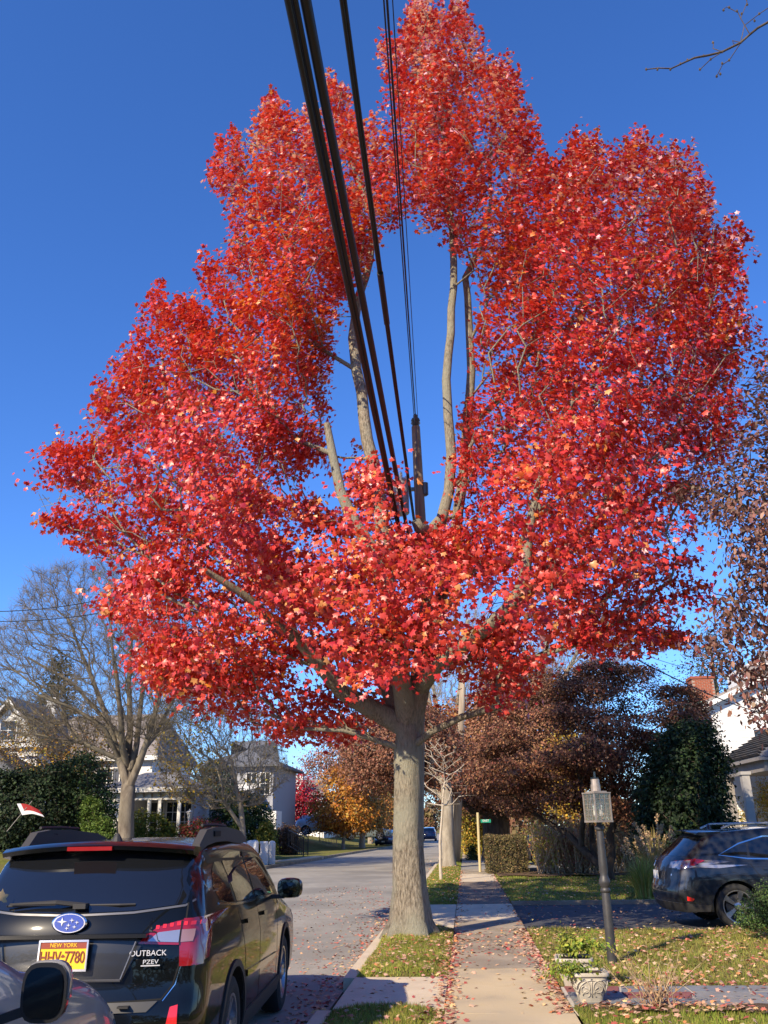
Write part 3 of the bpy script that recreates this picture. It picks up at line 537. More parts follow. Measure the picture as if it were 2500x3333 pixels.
# 3 tree with ochre leaves before the left house
b = base_at(165, 47); b[2] = leftground(b[0], b[1])
Aa = pcrown([(-30, 1650), (10, 1560), (100, 1520), (210, 1530), (250, 1620), (230, 1690), (120, 1690), (20, 1720)], 47, 3, 1400)
tree('ochre_tree', 'thin tree with yellow and brown leaves in front of the white house roof', 'tree', b, [upright(b-[0, 0, .2], 4, .14, .08)], Aa, 4.5, .14, [(.5, .3, .03), (.3, .16, .05), (.34, .28, .05)], [2, 2, 1], .4, BARKD, tip=.008, wob=.12, cluster=lambda e: np.where(e[:, 2] < 7.2, .7, .12), twigs=6, twl=.55)
# 4 conifer behind the roof
def conifer(label, x, Y, top, bot, halfw, n, cols, wts, ls, name='conifer', group=None, z0=0):
    b = base_at(x, Y, z0); t = P(x, top, Y); bz = P(x, bot, Y)[2]; h = t[2]-bz; R = halfw
    k = rng.uniform(0, 1, n)**.7; th = rng.uniform(0, 2*PI, n); r = R*(k*.95+.03)*np.sqrt(rng.uniform(.35, 1, n))*(1+.18*np.sin(th*3+k*9))*(1+.16*np.sin(k*38)); z = t[2]-k*h-.12*r
    Aa = np.c_[b[0]+r*np.cos(th), b[1]+r*np.sin(th), z]
    return tree(name, label, 'tree', b, [([b-[0, 0, .2], t*[0, 0, 1]+[b[0], b[1], 0]], [.03*h+.05, .02])], Aa, 14, ls, cols, wts, .16*R+.06, BARKD, tip=.012, alpha=.25, seg=1.2, droop=.1, flat=.5, group=group)
conifer('tall dark conifer rising behind the white chimney', 85, 75, 1412, 1700, 3.4, 700, [(.065, .07, .022), (.11, .10, .035), (.035, .045, .018)], [3, 2, 2], .26)
# dark evergreens at the left edge
b = base_at(70, 41); b[2] = leftground(b[0], b[1])
G1, G1w = [(.018, .032, .014), (.03, .05, .02), (.05, .075, .03)], [4, 3, 1]  # needle greens set very dark to carry the shade on this bush
tree('evergreen_bush', 'dark evergreen bush filling the left edge behind the wagon', 'bush', b, [upright(b-[0, 0, .2], 2.2, .15, .08)], pcrown([(-60, 1660), (0, 1665), (40, 1670), (90, 1660), (140, 1650), (165, 1760), (150, 1850), (-60, 1860)], 41, 2.2, 1000), 30, .14, G1, G1w, .22, tip=.012)
b = base_at(175, 42); b[2] = leftground(b[0], b[1])
tree('evergreen_tree', 'dark green spruce with drooping sprays beside the porch', 'tree', b, [upright(b-[0, 0, .2], 4.5, .15, .05)], pcrown([(110, 1700), (150, 1640), (190, 1625), (225, 1660), (245, 1720), (250, 1850), (110, 1850)], 42, 2.0, 650), 26, .13, [(.03, .055, .02), (.05, .09, .03), (.09, .13, .045)], [3, 3, 1], .2, tip=.012)
for lab, pl, Y, n in (('tall pale green arborvitae beside the dark spruce', [(180, 1735), (195, 1722), (215, 1730), (222, 1760), (222, 1850), (180, 1850)], 39.5, 330), ('short pale green arborvitae left of the bare tree', [(205, 1790), (218, 1768), (235, 1768), (246, 1795), (248, 1850), (204, 1850)], 39, 260)):
    xm = np.mean([p[0] for p in pl]); b = base_at(xm, Y); b[2] = leftground(b[0], b[1])
    tree('arborvitae', lab, 'bush', b, [upright(b-[0, 0, .2], 1.2, .06, .03)], pcrown(pl, Y, .7, n), 30, .085, [(.10, .16, .03), (.15, .22, .04), (.06, .10, .02)], [3, 2, 2], .09, tip=.008, group='arborvitae by the left house')
def bush(label, poly, Y, dep, n, per, ls, cols, wts, spread=.15, z=None, name='shrub', tmpl=DIA, group=None, cat='bush', bark=BARKD, tip=.007, h=.5):
    xm = np.mean([p[0] for p in poly]); b = base_at(xm, Y); b[2] = leftground(b[0], b[1]) if z is None else z
    return tree(name, label, cat, b, [upright(b-[0, 0, .1], h, .05, .03)], pcrown(poly, Y, dep, n), per, ls, cols, wts, spread, bark, tip=tip, tmpl=tmpl, group=group, alpha=.15)
YG, YGw = [(.26, .26, .04), (.12, .17, .03), (.38, .33, .05)], [2, 3, 1]
bush('yellow-green shrub under the porch windows', [(255, 1810), (260, 1775), (300, 1752), (345, 1760), (375, 1790), (380, 1850), (255, 1850)], 46.5, 1.2, 420, 26, .12, YG, YGw)
bush('rose bush with red flowers behind the wagon roof rail', [(385, 1830), (392, 1785), (430, 1770), (475, 1775), (488, 1800), (480, 1840)], 46.6, .8, 300, 22, .09, [(.42, .04, .06), (.16, .13, .05), (.45, .12, .1), (.08, .11, .03)], [2, 2, 1, 2])
bush('large dark green shrub between the small tree and the white steps', [(455, 1800), (460, 1730), (500, 1700), (560, 1720), (590, 1760), (592, 1840), (455, 1850)], 53, 1.6, 600, 28, .13, [(.03, .06, .02), (.05, .10, .03), (.1, .14, .04)], [3, 3, 1])
bush('low yellow-green bush behind the white balustrade', [(555, 1840), (556, 1800), (580, 1772), (592, 1800), (594, 1842)], 51, .8, 200, 26, .12, YG, [3, 2, 2], group='yellow bushes by the white steps')
bush('yellow bush between the white posts and the small tree', [(470, 1830), (475, 1798), (505, 1790), (518, 1815), (515, 1842)], 50, .8, 220, 26, .11, YG, [3, 2, 3], group='yellow bushes by the white steps')
bush('brown clipped hedge at the end of the green lawn', [(592, 1850), (592, 1800), (612, 1785), (640, 1787), (645, 1848)], 62, 1, 240, 26, .13, [(.16, .09, .05), (.10, .06, .035)], [1, 1])
bush('blue-green spruce bush behind the small tree', [(425, 1690), (440, 1655), (470, 1640), (500, 1660), (505, 1720), (430, 1725)], 56, 1.4, 260, 24, .14, [(.08, .11, .09), (.05, .08, .06)], [1, 1])
def ftree(name, label, x, Y, poly, n, per, ls, cols, wts, spread, dep=3, bark=BARKG, r=.16, hh=2.2, group=None, z=None, xt=None, tip=.012, nf=0, seeds=None, thr=-.3, flat=.7):
    b = base_at(x, Y); b[2] = leftground(b[0], b[1]) if z is None else z
    sd = [upright(b-[0, 0, .2], hh, r, r*.75)]+(seeds or []); return tree(name, label, 'tree', b, sd, pcrown(poly, Y, dep, n, nf=nf, thr=thr), per, ls, cols, wts, spread, bark, tip=tip, group=group, alpha=.25, seg=1, rmax=r*.8, flat=flat)
OR, ORw = [(.46, .19, .03), (.55, .26, .04), (.36, .13, .03), (.42, .28, .06)], [4, 3, 2, 1]
ftree('orange_tree', 'orange-leaved young tree on the far lawn with slim dark trunk', 743, 76, [(690, 1790), (668, 1740), (690, 1690), (730, 1655), (770, 1660), (800, 1700), (810, 1750), (790, 1790), (740, 1800)], 420, 22, .22, OR, ORw, .36, group='orange trees across the street', nf=.7, thr=-.45)
ftree('orange_tree', 'orange tree with pale forked trunk behind the slim one', 783, 80, [(740, 1790), (745, 1700), (780, 1665), (815, 1690), (835, 1740), (830, 1790)], 320, 18, .22, [(.42, .22, .06), (.36, .26, .08), (.3, .15, .05)], [3, 2, 1], .4, bark=BARKP, r=.3, group='orange trees across the street', nf=.7, thr=-.35)
ftree('orange_tree', 'small orange tree with bare twigs nearest the far small car', 824, 92, [(800, 1800), (800, 1750), (825, 1720), (848, 1740), (850, 1800)], 260, 16, .22, [(.4, .18, .05), (.45, .26, .07)], [2, 1], .4, bark=BARKG, r=.2, group='orange trees across the street')
ftree('red_tree', 'crimson-leaved tree before the white houses across the street', 628, 82, [(585, 1790), (590, 1700), (625, 1670), (670, 1680), (692, 1720), (690, 1790), (640, 1800)], 400, 20, .2, [(.40, .02, .04), (.30, .015, .03), (.5, .05, .06)], [3, 2, 1], .4, bark=BARKD, r=.2)
ftree('pink_tree', 'tall pinkish-brown tree beyond the orange trees', 735, 105, [(655, 1690), (650, 1630), (690, 1580), (740, 1545), (830, 1540), (860, 1620), (850, 1700), (760, 1700)], 700, 20, .26, [(.34, .14, .10), (.42, .20, .14), (.3, .18, .11)], [3, 2, 2], .55, dep=5, r=.4, hh=5, nf=.5)
ftree('bare_twiggy_tree', 'greyish half-bare tree above the orange trees', 800, 98, [(740, 1720), (745, 1640), (790, 1600), (840, 1630), (850, 1720)], 800, 3, .2, [(.3, .22, .12), (.24, .16, .09)], [1, 1], .6, dep=4, r=.3, hh=4, tip=.018)
ftree('yellow_green_tree', 'yellow-green tree at the far bend of the street', 835, 100, [(800, 1720), (805, 1660), (830, 1640), (855, 1660), (860, 1720)], 300, 18, .22, [(.35, .32, .05), (.25, .26, .06)], [1, 1], .4, r=.25)
BR, BRw = [(.27, .12, .07), (.18, .075, .045), (.34, .17, .10), (.12, .05, .035)], [3, 3, 2, 1]
b = np.array([-.78, 39, 0]); sd = [([b-[0, 0, .1], b+[0, 0, .4], b+[.03, 0, 2.6], b+[0, 0, 3.4]], [.40, .28, .26, .24])]
tree('brown_street_tree', 'russet-leaved street tree on the grass strip behind the bare sapling', 'tree', b, sd, pcrown([(735, 1680), (750, 1600), (800, 1540), (870, 1500), (960, 1560), (1010, 1620), (1015, 1700), (960, 1730), (900, 1700), (850, 1700), (800, 1720)], 41, 3.6, 1400, nf=.8, thr=-.5), 26, .12, BR, BRw, .28, BARKG, tip=.011, alpha=.3, seg=.8, rmax=.2)
b = base_at(1075, 49, 0)
tree('brown_oak', 'massive oak trunk with rusty brown leaves behind the clipped hedge', 'tree', b, [([b-[0, 0, .2], b+[0, 0, 1], b+[0, 0, 2.4], b+[-.2, 0, 3.2]], [.9, .72, .7, .62]), ([b+[0, 0, 2.4], P(1020, 1750, 48), P(990, 1725, 47)], [.3, .22, .1]), ([b+[0, 0, 2.8], P(1130, 1700, 48), P(1160, 1600, 47)], [.4, .3, .15])],
     pcrown([(1000, 1740), (990, 1640), (1020, 1560), (1040, 1470), (1110, 1430), (1190, 1450), (1230, 1560), (1240, 1700), (1150, 1760), (1060, 1750)], 49, 5, 2300, nf=.55, thr=-.6), 22, .16, [(.34, .18, .10), (.26, .12, .07), (.44, .22, .12), (.16, .065, .04)], [3, 3, 2, 1], .4, BARKD, tip=.013, alpha=.3, seg=1, rmax=.5)
for lab, x, Y, poly, sdd in (('bare tree with several pale stems right of the red maple trunk', 985, 62, [(905, 1560), (910, 1430), (960, 1330), (1040, 1300), (1075, 1400), (1060, 1500), (1010, 1600)], [[(985, 1740), (965, 1640), (945, 1540), (930, 1440)], [(975, 1690), (985, 1560), (1000, 1440), (1010, 1340)], [(965, 1640), (940, 1590), (925, 1500), (915, 1450)]]),
                            ('pale bare tree showing above the dark japanese maple', 1195, 60, [(1120, 1450), (1140, 1350), (1230, 1280), (1330, 1330), (1380, 1420), (1300, 1480), (1190, 1520)], [[(1195, 1700), (1180, 1560), (1175, 1470), (1180, 1380)], [(1180, 1560), (1215, 1470), (1250, 1400)], [(1178, 1500), (1140, 1450), (1130, 1400)]])):
    b = base_at(x, Y, 0); sd = [([b, P(*sdd[0][0], Y)], [.35, .3])]+[([P(u, v, Y) for u, v in s], list(np.linspace(.26, .1, len(s)))) for s in sdd]
    tree('bare_tree', lab, 'tree', b, sd, pcrown(poly, Y, 4, 900), 0, .1, [(0, 0, 0)], [1], bark=BARKG, tip=.011, alpha=.5, seg=1, rmax=.2, wob=.08, twigs=7, twl=.9)
b = np.array([4.3, 29.4, 0.02]); jx = lambda x, y, c=0: P(x, y, 29.4+c)
sd = [([b-[0, 0, .1], b+[0, 0, .35]], [.26, .2]), ([b+[0, 0, .35], jx(1285, 1860), jx(1255, 1830, .2), (jx(1225, 1800, .3)), jx(1180, 1775, .5), jx(1130, 1740, .6)], [.15, .13, .115, .10, .08, .05]), ([b+[0, 0, .35], jx(1322, 1850), jx(1318, 1800), jx(1335, 1760), jx(1325, 1700, .2), jx(1310, 1640, .4)], [.16, .13, .12, .10, .08, .05]), ([jx(1250, 1825, .2), jx(1262, 1760, -.5), jx(1255, 1690, -.8), jx(1240, 1620, -1)], [.10, .085, .07, .04]), ([jx(1330, 1765), jx(1370, 1720, -.6), jx(1420, 1660, -1), jx(1450, 1600, -1.2)], [.09, .075, .06, .03]), ([jx(1280, 1850), jx(1275, 1740, 1), jx(1290, 1640, 1.6), jx(1300, 1560, 2)], [.1, .08, .06, .03])]
JPOLY = [(1010, 1650), (1070, 1570), (1130, 1520), (1190, 1440), (1240, 1450), (1290, 1420), (1340, 1440), (1400, 1435), (1440, 1480), (1500, 1490), (1540, 1560), (1500, 1620), (1500, 1680), (1420, 1690), (1380, 1740), (1370, 1790), (1330, 1760), (1270, 1730), (1210, 1780), (1120, 1760), (1060, 1740), (1010, 1720)]
JA = pcrown(JPOLY, 29.4, 3.2, 3600, nf=1.1, thr=-.25); JA = JA[(np.sin(JA[:, 2]*5.2+1.3*np.sin(JA[:, 0]*1.6)+JA[:, 1]) > -.45)]
tree('japanese_maple', 'spreading dark maple with layered bronze leaves behind the lamp post', 'tree', b, sd, JA, 38, .082, [(.26, .125, .07), (.14, .06, .04), (.36, .19, .10), (.08, .04, .03), (.26, .09, .055)], [3, 3, 2, 2, 1], .2, BARKD, tip=.005, alpha=.35, seg=.45, rmax=.12, flat=.3)
b = np.array([6.5, 26.2, 0]); 
tree('yew_tree', 'dense dark evergreen beside the white house porch', 'tree', b, [upright(b-[0, 0, .1], 3.4, .16, .05)], pcrown([(1385, 1850), (1380, 1740), (1400, 1650), (1430, 1590), (1480, 1560), (1530, 1570), (1562, 1640), (1566, 1730), (1570, 1860)], 26.2, 1.5, 1000, nf=1.2, thr=-.6), 34, .10, [(.018, .034, .014), (.03, .055, .02), (.055, .09, .03)], [3, 3, 1], .16, BARKD, tip=.01, alpha=.25)
conifer('grey-green conifer standing behind the white house and chimney', 1600, 66, 1345, 1700, 5.4, 900, [(.10, .11, .05), (.07, .085, .035), (.15, .14, .07)], [2, 2, 1], .17)
# sapling
b = np.array([-.85, 29.5, .03]); sd = [([b-[0, 0, .1], b+[0, 0, 1.1], P(956, 1740, 29.5), P(960, 1690, 29.5), P(957, 1645, 29.5)], [.06, .048, .035, .025, .01])]
sap = []
for k, z in enumerate(np.linspace(1.1, 4.1, 46)):
    th = k*2.4; L = (4.6-z)*.36; sap.append(b+[L*math.cos(th), L*math.sin(th)*.9, z+L*1.15]); sap.append(b+[L*1.1*math.cos(th-.3), L*1.1*math.sin(th-.3), z+L*1.6]); sap.append(b+[L*.6*math.cos(th+.4), L*.6*math.sin(th+.4), z+L*.95])
tree('sapling', 'pale leafless sapling on the grass strip past the dark driveway', 'tree', b, sd, np.array(sap), 0, .1, [(0, 0, 0)], [1], bark=BARKP, tip=.008, alpha=.1, seg=.25, rmax=.02, lift=0, wob=.04)
# hedge rows at the right
def hedge(name, label, x0, x1, y0, y1, z0, z1, n, ls, cols, wts, group=None, stems=True):
    c = np.array([(x0+x1)/2, (y0+y1)/2, z0]); t = thing(name, label, 'hedge', c, group=group)
    V, F = grid(0, 1, 0, 1, 3, 3, lambda x, y: 0*x); part('dark_core', box(x0+.14, x1-.14, y0+.14, y1-.14, z0-.05, z1-.14), mat('hedge_inside', (.035, .03, .02), rough=1, c2=(.07, .055, .035), scale=14), t)  # solid dark box added behind the leaves, inner shade in its colour
    fs = []; ar = [(x1-x0)*(z1-z0), (y1-y0)*(z1-z0), (y1-y0)*(z1-z0), (x1-x0)*(y1-y0), (x1-x0)*(z1-z0)]; ar = np.array(ar)/sum(ar)
    for k, a in enumerate(ar):
        m = int(n*a); u, v = rng.uniform(0, 1, (2, m)); 
        q = [np.c_[x0+u*(x1-x0), 0*u+y0, z0+v*(z1-z0)], np.c_[0*u+x0, y0+u*(y1-y0), z0+v*(z1-z0)], np.c_[0*u+x1, y0+u*(y1-y0), z0+v*(z1-z0)], np.c_[x0+u*(x1-x0), y0+v*(y1-y0), 0*u+z1], np.c_[x0+u*(x1-x0), 0*u+y1, z0+v*(z1-z0)]][k]
        nn = np.array([(0, -1, .3), (-1, 0, .3), (1, 0, .3), (0, 0, 1), (0, 1, .3)][k], float); fs.append((q, np.tile(nn, (m, 1))))
    q = np.vstack([f[0] for f in fs]); nn = np.vstack([f[1] for f in fs]); q = q-nn*np.abs(rng.normal(size=(len(q), 1)))*.06+nn*(.05*gnoise(q, 4, 2))[:, None]+rng.normal(size=q.shape)*.03
    m = len(q); V, F = scatter(q, nn+rng.normal(size=(m, 3))*.6, rng.normal(size=(m, 3))+[0, 0, .5], ls*rng.uniform(.6, 1.3, m), DIA); ck = pick(cols, wts, m)*(1+.3*gnoise(q, 3, 1))[:, None]
    part('foliage', (V, F), FOL, t, col=percol(np.clip(ck, .003, .9), DIA))['kind'] = 'stuff'; return t
pl_ = P(1053, 1886, 33.6); pr_ = P(1143, 1886, 33.6)
hedge('clipped_hedge', 'boxy clipped hedge with bronze-green leaves beside the sidewalk', pl_[0], pr_[0], 33.4, 35.6, 0, P(1100, 1806, 33.6)[2], 13000, .05, [(.20, .15, .06), (.12, .11, .04), (.28, .19, .09), (.08, .08, .03)], [3, 3, 2, 1])
# airy hedge of bare stems with yellow and pink leaves
def brush(label, x0, x1, Y, h, n, cols, wts, seed=0, group='thin hedge with autumn leaves behind the lawn', ls=.078, leaves=8, nm='thin_hedge'):
    b = np.array([(x0+x1)/2, Y, 0.03]); t = thing(nm, label, 'hedge', b, group=group); VF = []; tips = []
    for k in range(n):
        p = np.array([rng.uniform(x0, x1), Y+rng.normal()*.28, .02]); d = np.array([rng.normal()*.28, rng.normal()*.2, 1.]); L = h*rng.uniform(.6, 1.1); q = [p, p+d*L*.5+rng.normal(size=3)*.04, p+d*L+rng.normal(size=3)*.08]
        VF.append(tube(q, [.016, .011, .004], 4, False)); tips += [q[1]+(q[2]-q[1])*u+rng.normal(size=3)*.07 for u in rng.uniform(-.6, 1.1, leaves)]
        for j in range(3): a = q[0]+(q[2]-q[0])*rng.uniform(.3, .9); VF.append(tube([a, a+rng.normal(size=3)*[.15, .1, .08]+[0, 0, .2]], [.006, .003], 3, False))
    part('stems', join(*VF), mat('dry_stem', (.34, .23, .13), rough=.9, c2=(.48, .36, .22), scale=6), t)
    tips = np.array(tips); m = len(tips); V, F = scatter(tips, rng.normal(size=(m, 3))+[0, -.6, .4], rng.normal(size=(m, 3)), ls*rng.uniform(.6, 1.4, m), OVAL)
    part('foliage', (V, F), FOL, t, col=percol(pick(cols, wts, m), OVAL))['kind'] = 'stuff'
brush('thin hedge stretch with yellow leaves right of the clipped hedge', 2.45, 3.1, 33, 1.9, 80, [(.45, .36, .06), (.3, .3, .06), (.5, .2, .08)], [3, 2, 1], leaves=22)
brush('bare-stemmed hedge stretch with pinkish leaves left of the lamp post', 3.1, 4.4, 33, 1.75, 150, [(.42, .2, .12), (.34, .12, .08), (.4, .3, .1)], [3, 2, 2], leaves=15)
brush('bare-stemmed hedge stretch with orange leaves right of the lamp post', 4.4, 6.3, 33, 1.8, 170, [(.42, .24, .1), (.38, .16, .08), (.45, .36, .1)], [2, 2, 2], leaves=15)
YB, YBw = [(.50, .38, .05), (.38, .32, .06), (.3, .3, .06), (.5, .24, .05)], [3, 2, 1, 1]
bush('tall yellow-leaved bush behind the green street sign', [(1005, 1860), (1000, 1740), (1012, 1705), (1050, 1720), (1062, 1780), (1062, 1868)], 56, 1.2, 420, 26, .13, YB, YBw, .22, z=0, h=1.5)
bush('small dark green clipped bush at the sidewalk edge far off', [(1012, 1868), (1014, 1830), (1024, 1825), (1030, 1866)], 47, .4, 90, 30, .08, [(.05, .08, .02), (.1, .12, .03)], [2, 1], .1, z=0)
bush('golden bush seen through the porch opening of the white house', [(1572, 1800), (1572, 1740), (1600, 1720), (1680, 1715), (1720, 1800)], 42.5, 1, 420, 24, .07, YB, YBw, .16, z=0, group='golden bushes behind the porch')
bush('tall yellow sapling leaves behind the light porch column', [(1635, 1740), (1640, 1680), (1690, 1680), (1700, 1760)], 41.5, 1, 150, 14, .07, YB, YBw, .2, z=0, group='golden bushes behind the porch', h=1)
bush('yellow tree glowing behind the dark japanese maple', [(1190, 1760), (1195, 1600), (1230, 1560), (1290, 1590), (1300, 1700), (1280, 1790)], 44, 1.8, 420, 20, .11, [(.52, .30, .04), (.45, .36, .05), (.4, .18, .04)], [3, 2, 1], .3, z=0, name='yellow_tree', cat='tree', h=2.5)
bush('yellow bush low behind the grey lamp post', [(1330, 1830), (1335, 1790), (1360, 1780), (1375, 1800), (1370, 1840)], 36, .6, 90, 24, .06, YB, YBw, .13, z=0)
b = np.array([5.15, 14.35, .02])
tree('low_shrub', 'small green evergreen shrub at the right edge in front of the dark car wheel', 'bush', b, [([b, b+[0, 0, .12]], [.03, .02])], pcrown([(1595, 1980), (1600, 1950), (1640, 1920), (1680, 1900), (1740, 1910), (1740, 2010), (1600, 2005)], 14.3, .45, 320), 26, .032, [(.06, .11, .03), (.11, .17, .05), (.04, .07, .02)], [3, 2, 2], .06, BARKD, tip=.004, seg=.2)
# tree belts closing the street; last two unseen, added to darken car reflections
for k, (x0, x1, Y, h, cols) in enumerate([(-150, -60, 150, 9, [(.06, .07, .03), (.16, .10, .05)]), (-62, -20, 140, 8, [(.2, .10, .05), (.12, .09, .05)]), (-22, -4, 240, 10, [(.2, .10, .06), (.24, .17, .07)]), (-5, 12, 230, 9, [(.30, .13, .05), (.2, .16, .06), (.35, .05, .04)]), (6, 60, 120, 8, [(.16, .12, .05), (.2, .10, .06)]), (50, 140, 130, 9, [(.08, .09, .04), (.16, .10, .05)]), (-24, 14, 385, 12, [(.2, .12, .07), (.12, .10, .05)]), (-60, 60, -26, 9.5, [(.05, .06, .03), (.12, .06, .03), (.08, .08, .04)]), (-75, -30, 8, 6, [(.05, .06, .03), (.12, .08, .03)])]):
    n = 9000; x = rng.uniform(x0, x1, n); z = rng.uniform(0, 1, n)**.8*h*(.75+.25*np.sin(x*.35+k)+.12*np.sin(x*1.1)); q = np.c_[x, Y+rng.uniform(-4, 4, n), z]
    if k == 2: q = q[(q[:, 0] < -8)]
    if k == 3: q = q[(q[:, 0] > -1.5)]
    n = len(q); V, F = scatter(q, rng.normal(size=(n, 3))+[0, -1, .5], rng.normal(size=(n, 3)), rng.uniform(.4, 1.0, n)*1.1, DIA)
    tag(part('distant_trees', (V, F), FOL, org=(x0, Y, 0), col=percol(pick(cols, [1]*len(cols), n), DIA)), kind='stuff')
# street trees further along the strip
for k, (yy, r) in enumerate(((52, .2), (68, .22), (88, .2))):
    b = np.array([-.85, yy, 0]); cc = b+[0, 0, 6.2]
    tree('far_street_tree', ['first russet street tree beyond the utility pole', 'second russet street tree beyond the utility pole', 'last russet street tree near the end of the street'][k], 'tree', b, [upright(b-[0, 0, .1], 3, r, r*.8)], ell(260, cc, (2.6, 2.6, 2.4)), 22, .2, [(.36, .14, .05), (.26, .08, .05), (.4, .22, .07)], [2, 2, 1], .4, BARKG, tip=.014, group='street trees beyond the utility pole')
# overhanging branches from trees standing right of the frame
b = np.array([8.6, 12.2, .0]); r_ = lambda x, y, c=0: P(x, y, 11.5+c)
sd = [([b-[0, 0, .1], b+[0, 0, 2.5], b+[-.1, 0, 6], b+[-.2, 0, 9]], [.24, .18, .12, .05]), ([b+[0, 0, 3.0], r_(1760, 1420), r_(1690, 1385), r_(1640, 1350), r_(1600, 1300)], [.06, .035, .028, .02, .01]), ([b+[0, 0, 3.6], r_(1720, 1200), r_(1640, 1110), r_(1540, 1060), (r_(1480, 1050))], [.06, .04, .028, .018, .008]), ([b+[-.1, 0, 5.0], r_(1730, 980), r_(1650, 900), r_(1610, 850)], [.05, .035, .02, .01]), ([b+[0, 0, 2.4], r_(1740, 1560), r_(1660, 1500), r_(1590, 1460)], [.05, .03, .02, .008])]
Ra = np.vstack([pcrown([(1560, 1020), (1600, 940), (1630, 830), (1650, 760), (1760, 740), (1760, 1300), (1600, 1280), (1580, 1200), (1530, 1130), (1440, 1060), (1480, 1010)], 11.5, 1.3, 560), pcrown([(1540, 1300), (1600, 1270), (1760, 1290), (1760, 1520), (1660, 1480), (1560, 1450), (1500, 1400), (1560, 1360)], 11.5, 1.0, 190), pcrown([(1560, 1490), (1600, 1480), (1760, 1520), (1760, 1600), (1640, 1560)], 11.5, .8, 34)])
tree('overhanging_tree', 'tree reaching in from the right with curled brownish-pink oval leaves', 'tree', b, sd, Ra, 12, .075, [(.26, .13, .10), (.19, .085, .07), (.33, .19, .14), (.11, .05, .05)], [3, 3, 2, 2], .13, BARKD, tip=.0045, tmpl=OVAL, alpha=.3, seg=.3, rmax=.04, droop=.6)
b = np.array([6.4, 6.6, 0]); t_ = lambda x, y: P(x, y, 6.8)
sd = [([b-[0, 0, .1], b+[0, 0, 3], b+[-.1, .1, 6], b+[-.2, .2, 8.2]], [.2, .15, .10, .06]), ([b+[-.1, .1, 6], t_(1760, -20), t_(1659, 48), t_(1600, 92), t_(1560, 112), t_(1500, 125), t_(1450, 148), t_(1396, 150)], [.05, .03, .022, .017, .013, .010, .007, .005])]
sd += [([t_(*p) for p in pts], [.008]+[.005]*(len(pts)-2)+[.004]) for pts in ([(1590, 97), (1575, 130), (1560, 140), (1548, 165)], [(1570, 108), (1535, 128), (1512, 150)], [(1600, 92), (1608, 55), (1640, 30), (1670, 10)], [(1620, 75), (1600, 40), (1614, 5), (1600, -30)], [(1560, 112), (1540, 105), (1542, 92)], [(1614, 40), (1570, 15), (1560, 22)], [(1590, 97), (1582, 88), (1588, 100)])]
bt = tree('twiggy_tree', 'bare budding branch hanging into the sky from the upper right', 'tree', b, sd, np.array([b+[-.3, 0, 8.5], b+[.3, 0, 8.8], b+[.5, .3, 7.6]]), 0, .1, [(0, 0, 0)], [1], bark=BARKD, tip=.004, seg=.12, wob=.03)
bud = []
for x, y in ((1396, 150), (1420, 150), (1448, 150), (1470, 138), (1485, 130), (1520, 121), (1540, 92), (1560, 112), (1512, 150), (1548, 165), (1556, 160), (1560, 137), (1535, 128), (1600, 92), (1575, 130), (1563, 22), (1575, 16), (1592, 24), (1602, 30), (1614, 10), (1640, 30), (1630, 45)):
    p = t_(x, y); part('bud', lathe([(.001, -.02), (.012, -.005), (.010, .008), (.002, .022)], p, 6), BARKD, bt)

# ornamental grass
def tuft(name, label, c, n, h, spread, cols, wts, plume=False, w=.012, cat='grass'):
    t = thing(name, label, cat, c); Vs = []; Fs = []; cs = []; k0 = 0; PV = []
    for k in range(n):
        th = rng.uniform(0, 2*PI); r0 = rng.uniform(0, .22); L = h*rng.uniform(.6, 1.1); lean = rng.uniform(.05, 1)*spread; d = np.array([math.cos(th), math.sin(th), 0]); p = np.array(c)+d*r0; sd_ = np.array([-d[1], d[0], 0])*w
        pts = [p+d*lean*u**2+np.array([0, 0, L*(u-.35*u**3*lean/spread)]) for u in (0, .35, .65, .85, 1)]
        for j, q in enumerate(pts): Vs += [q-sd_*(1-j/4.4), q+sd_*(1-j/4.4)]
        Fs += [(k0+2*j, k0+2*j+1, k0+2*j+3, k0+2*j+2) for j in range(4)]; k0 += 10; cs.append(pick(cols, wts, 1)[0])
        if plume and k % 7 == 0: PV.append((pts[-1], d))
    part('blades', (np.array(Vs), np.array(Fs)), FOL, t, col=np.repeat(np.array(cs), 10, axis=0))['kind'] = 'stuff'
    if plume:
        q = []; 
        for p, d in PV:
            u = rng.uniform(0, 1, 60)[:, None]; q.append(p+d*u*.10+np.array([0, 0, .42])*u-np.array([0, 0, .12])*u**3*2+rng.normal(size=(60, 3))*.018)
        q = np.vstack(q); m = len(q); V, F = scatter(q, rng.normal(size=(m, 3)), rng.normal(size=(m, 3))*.5+[.3, 0, 1], .045, DIA); part('plumes', (V, F), FOL, t, col=percol(pick([(.55, .40, .24), (.45, .32, .18)], [1, 1], m), DIA))['kind'] = 'stuff'
    return t
g0 = P(1395, 1912, 22.6); g0[2] = .02
tuft('ornamental_grass', 'tall fountain grass with tan plumes behind the dark car tail', g0+[.45, .8, 0], 420, 1.5, .75, [(.46, .34, .13), (.36, .32, .10), (.55, .42, .2)], [2, 2, 2], True)
tuft('ornamental_grass', 'yellow-green clump of long grass left of the dark car', g0+[-.1, -.3, 0], 380, .95, .62, [(.42, .38, .08), (.28, .32, .07), (.5, .42, .13)], [2, 2, 1])

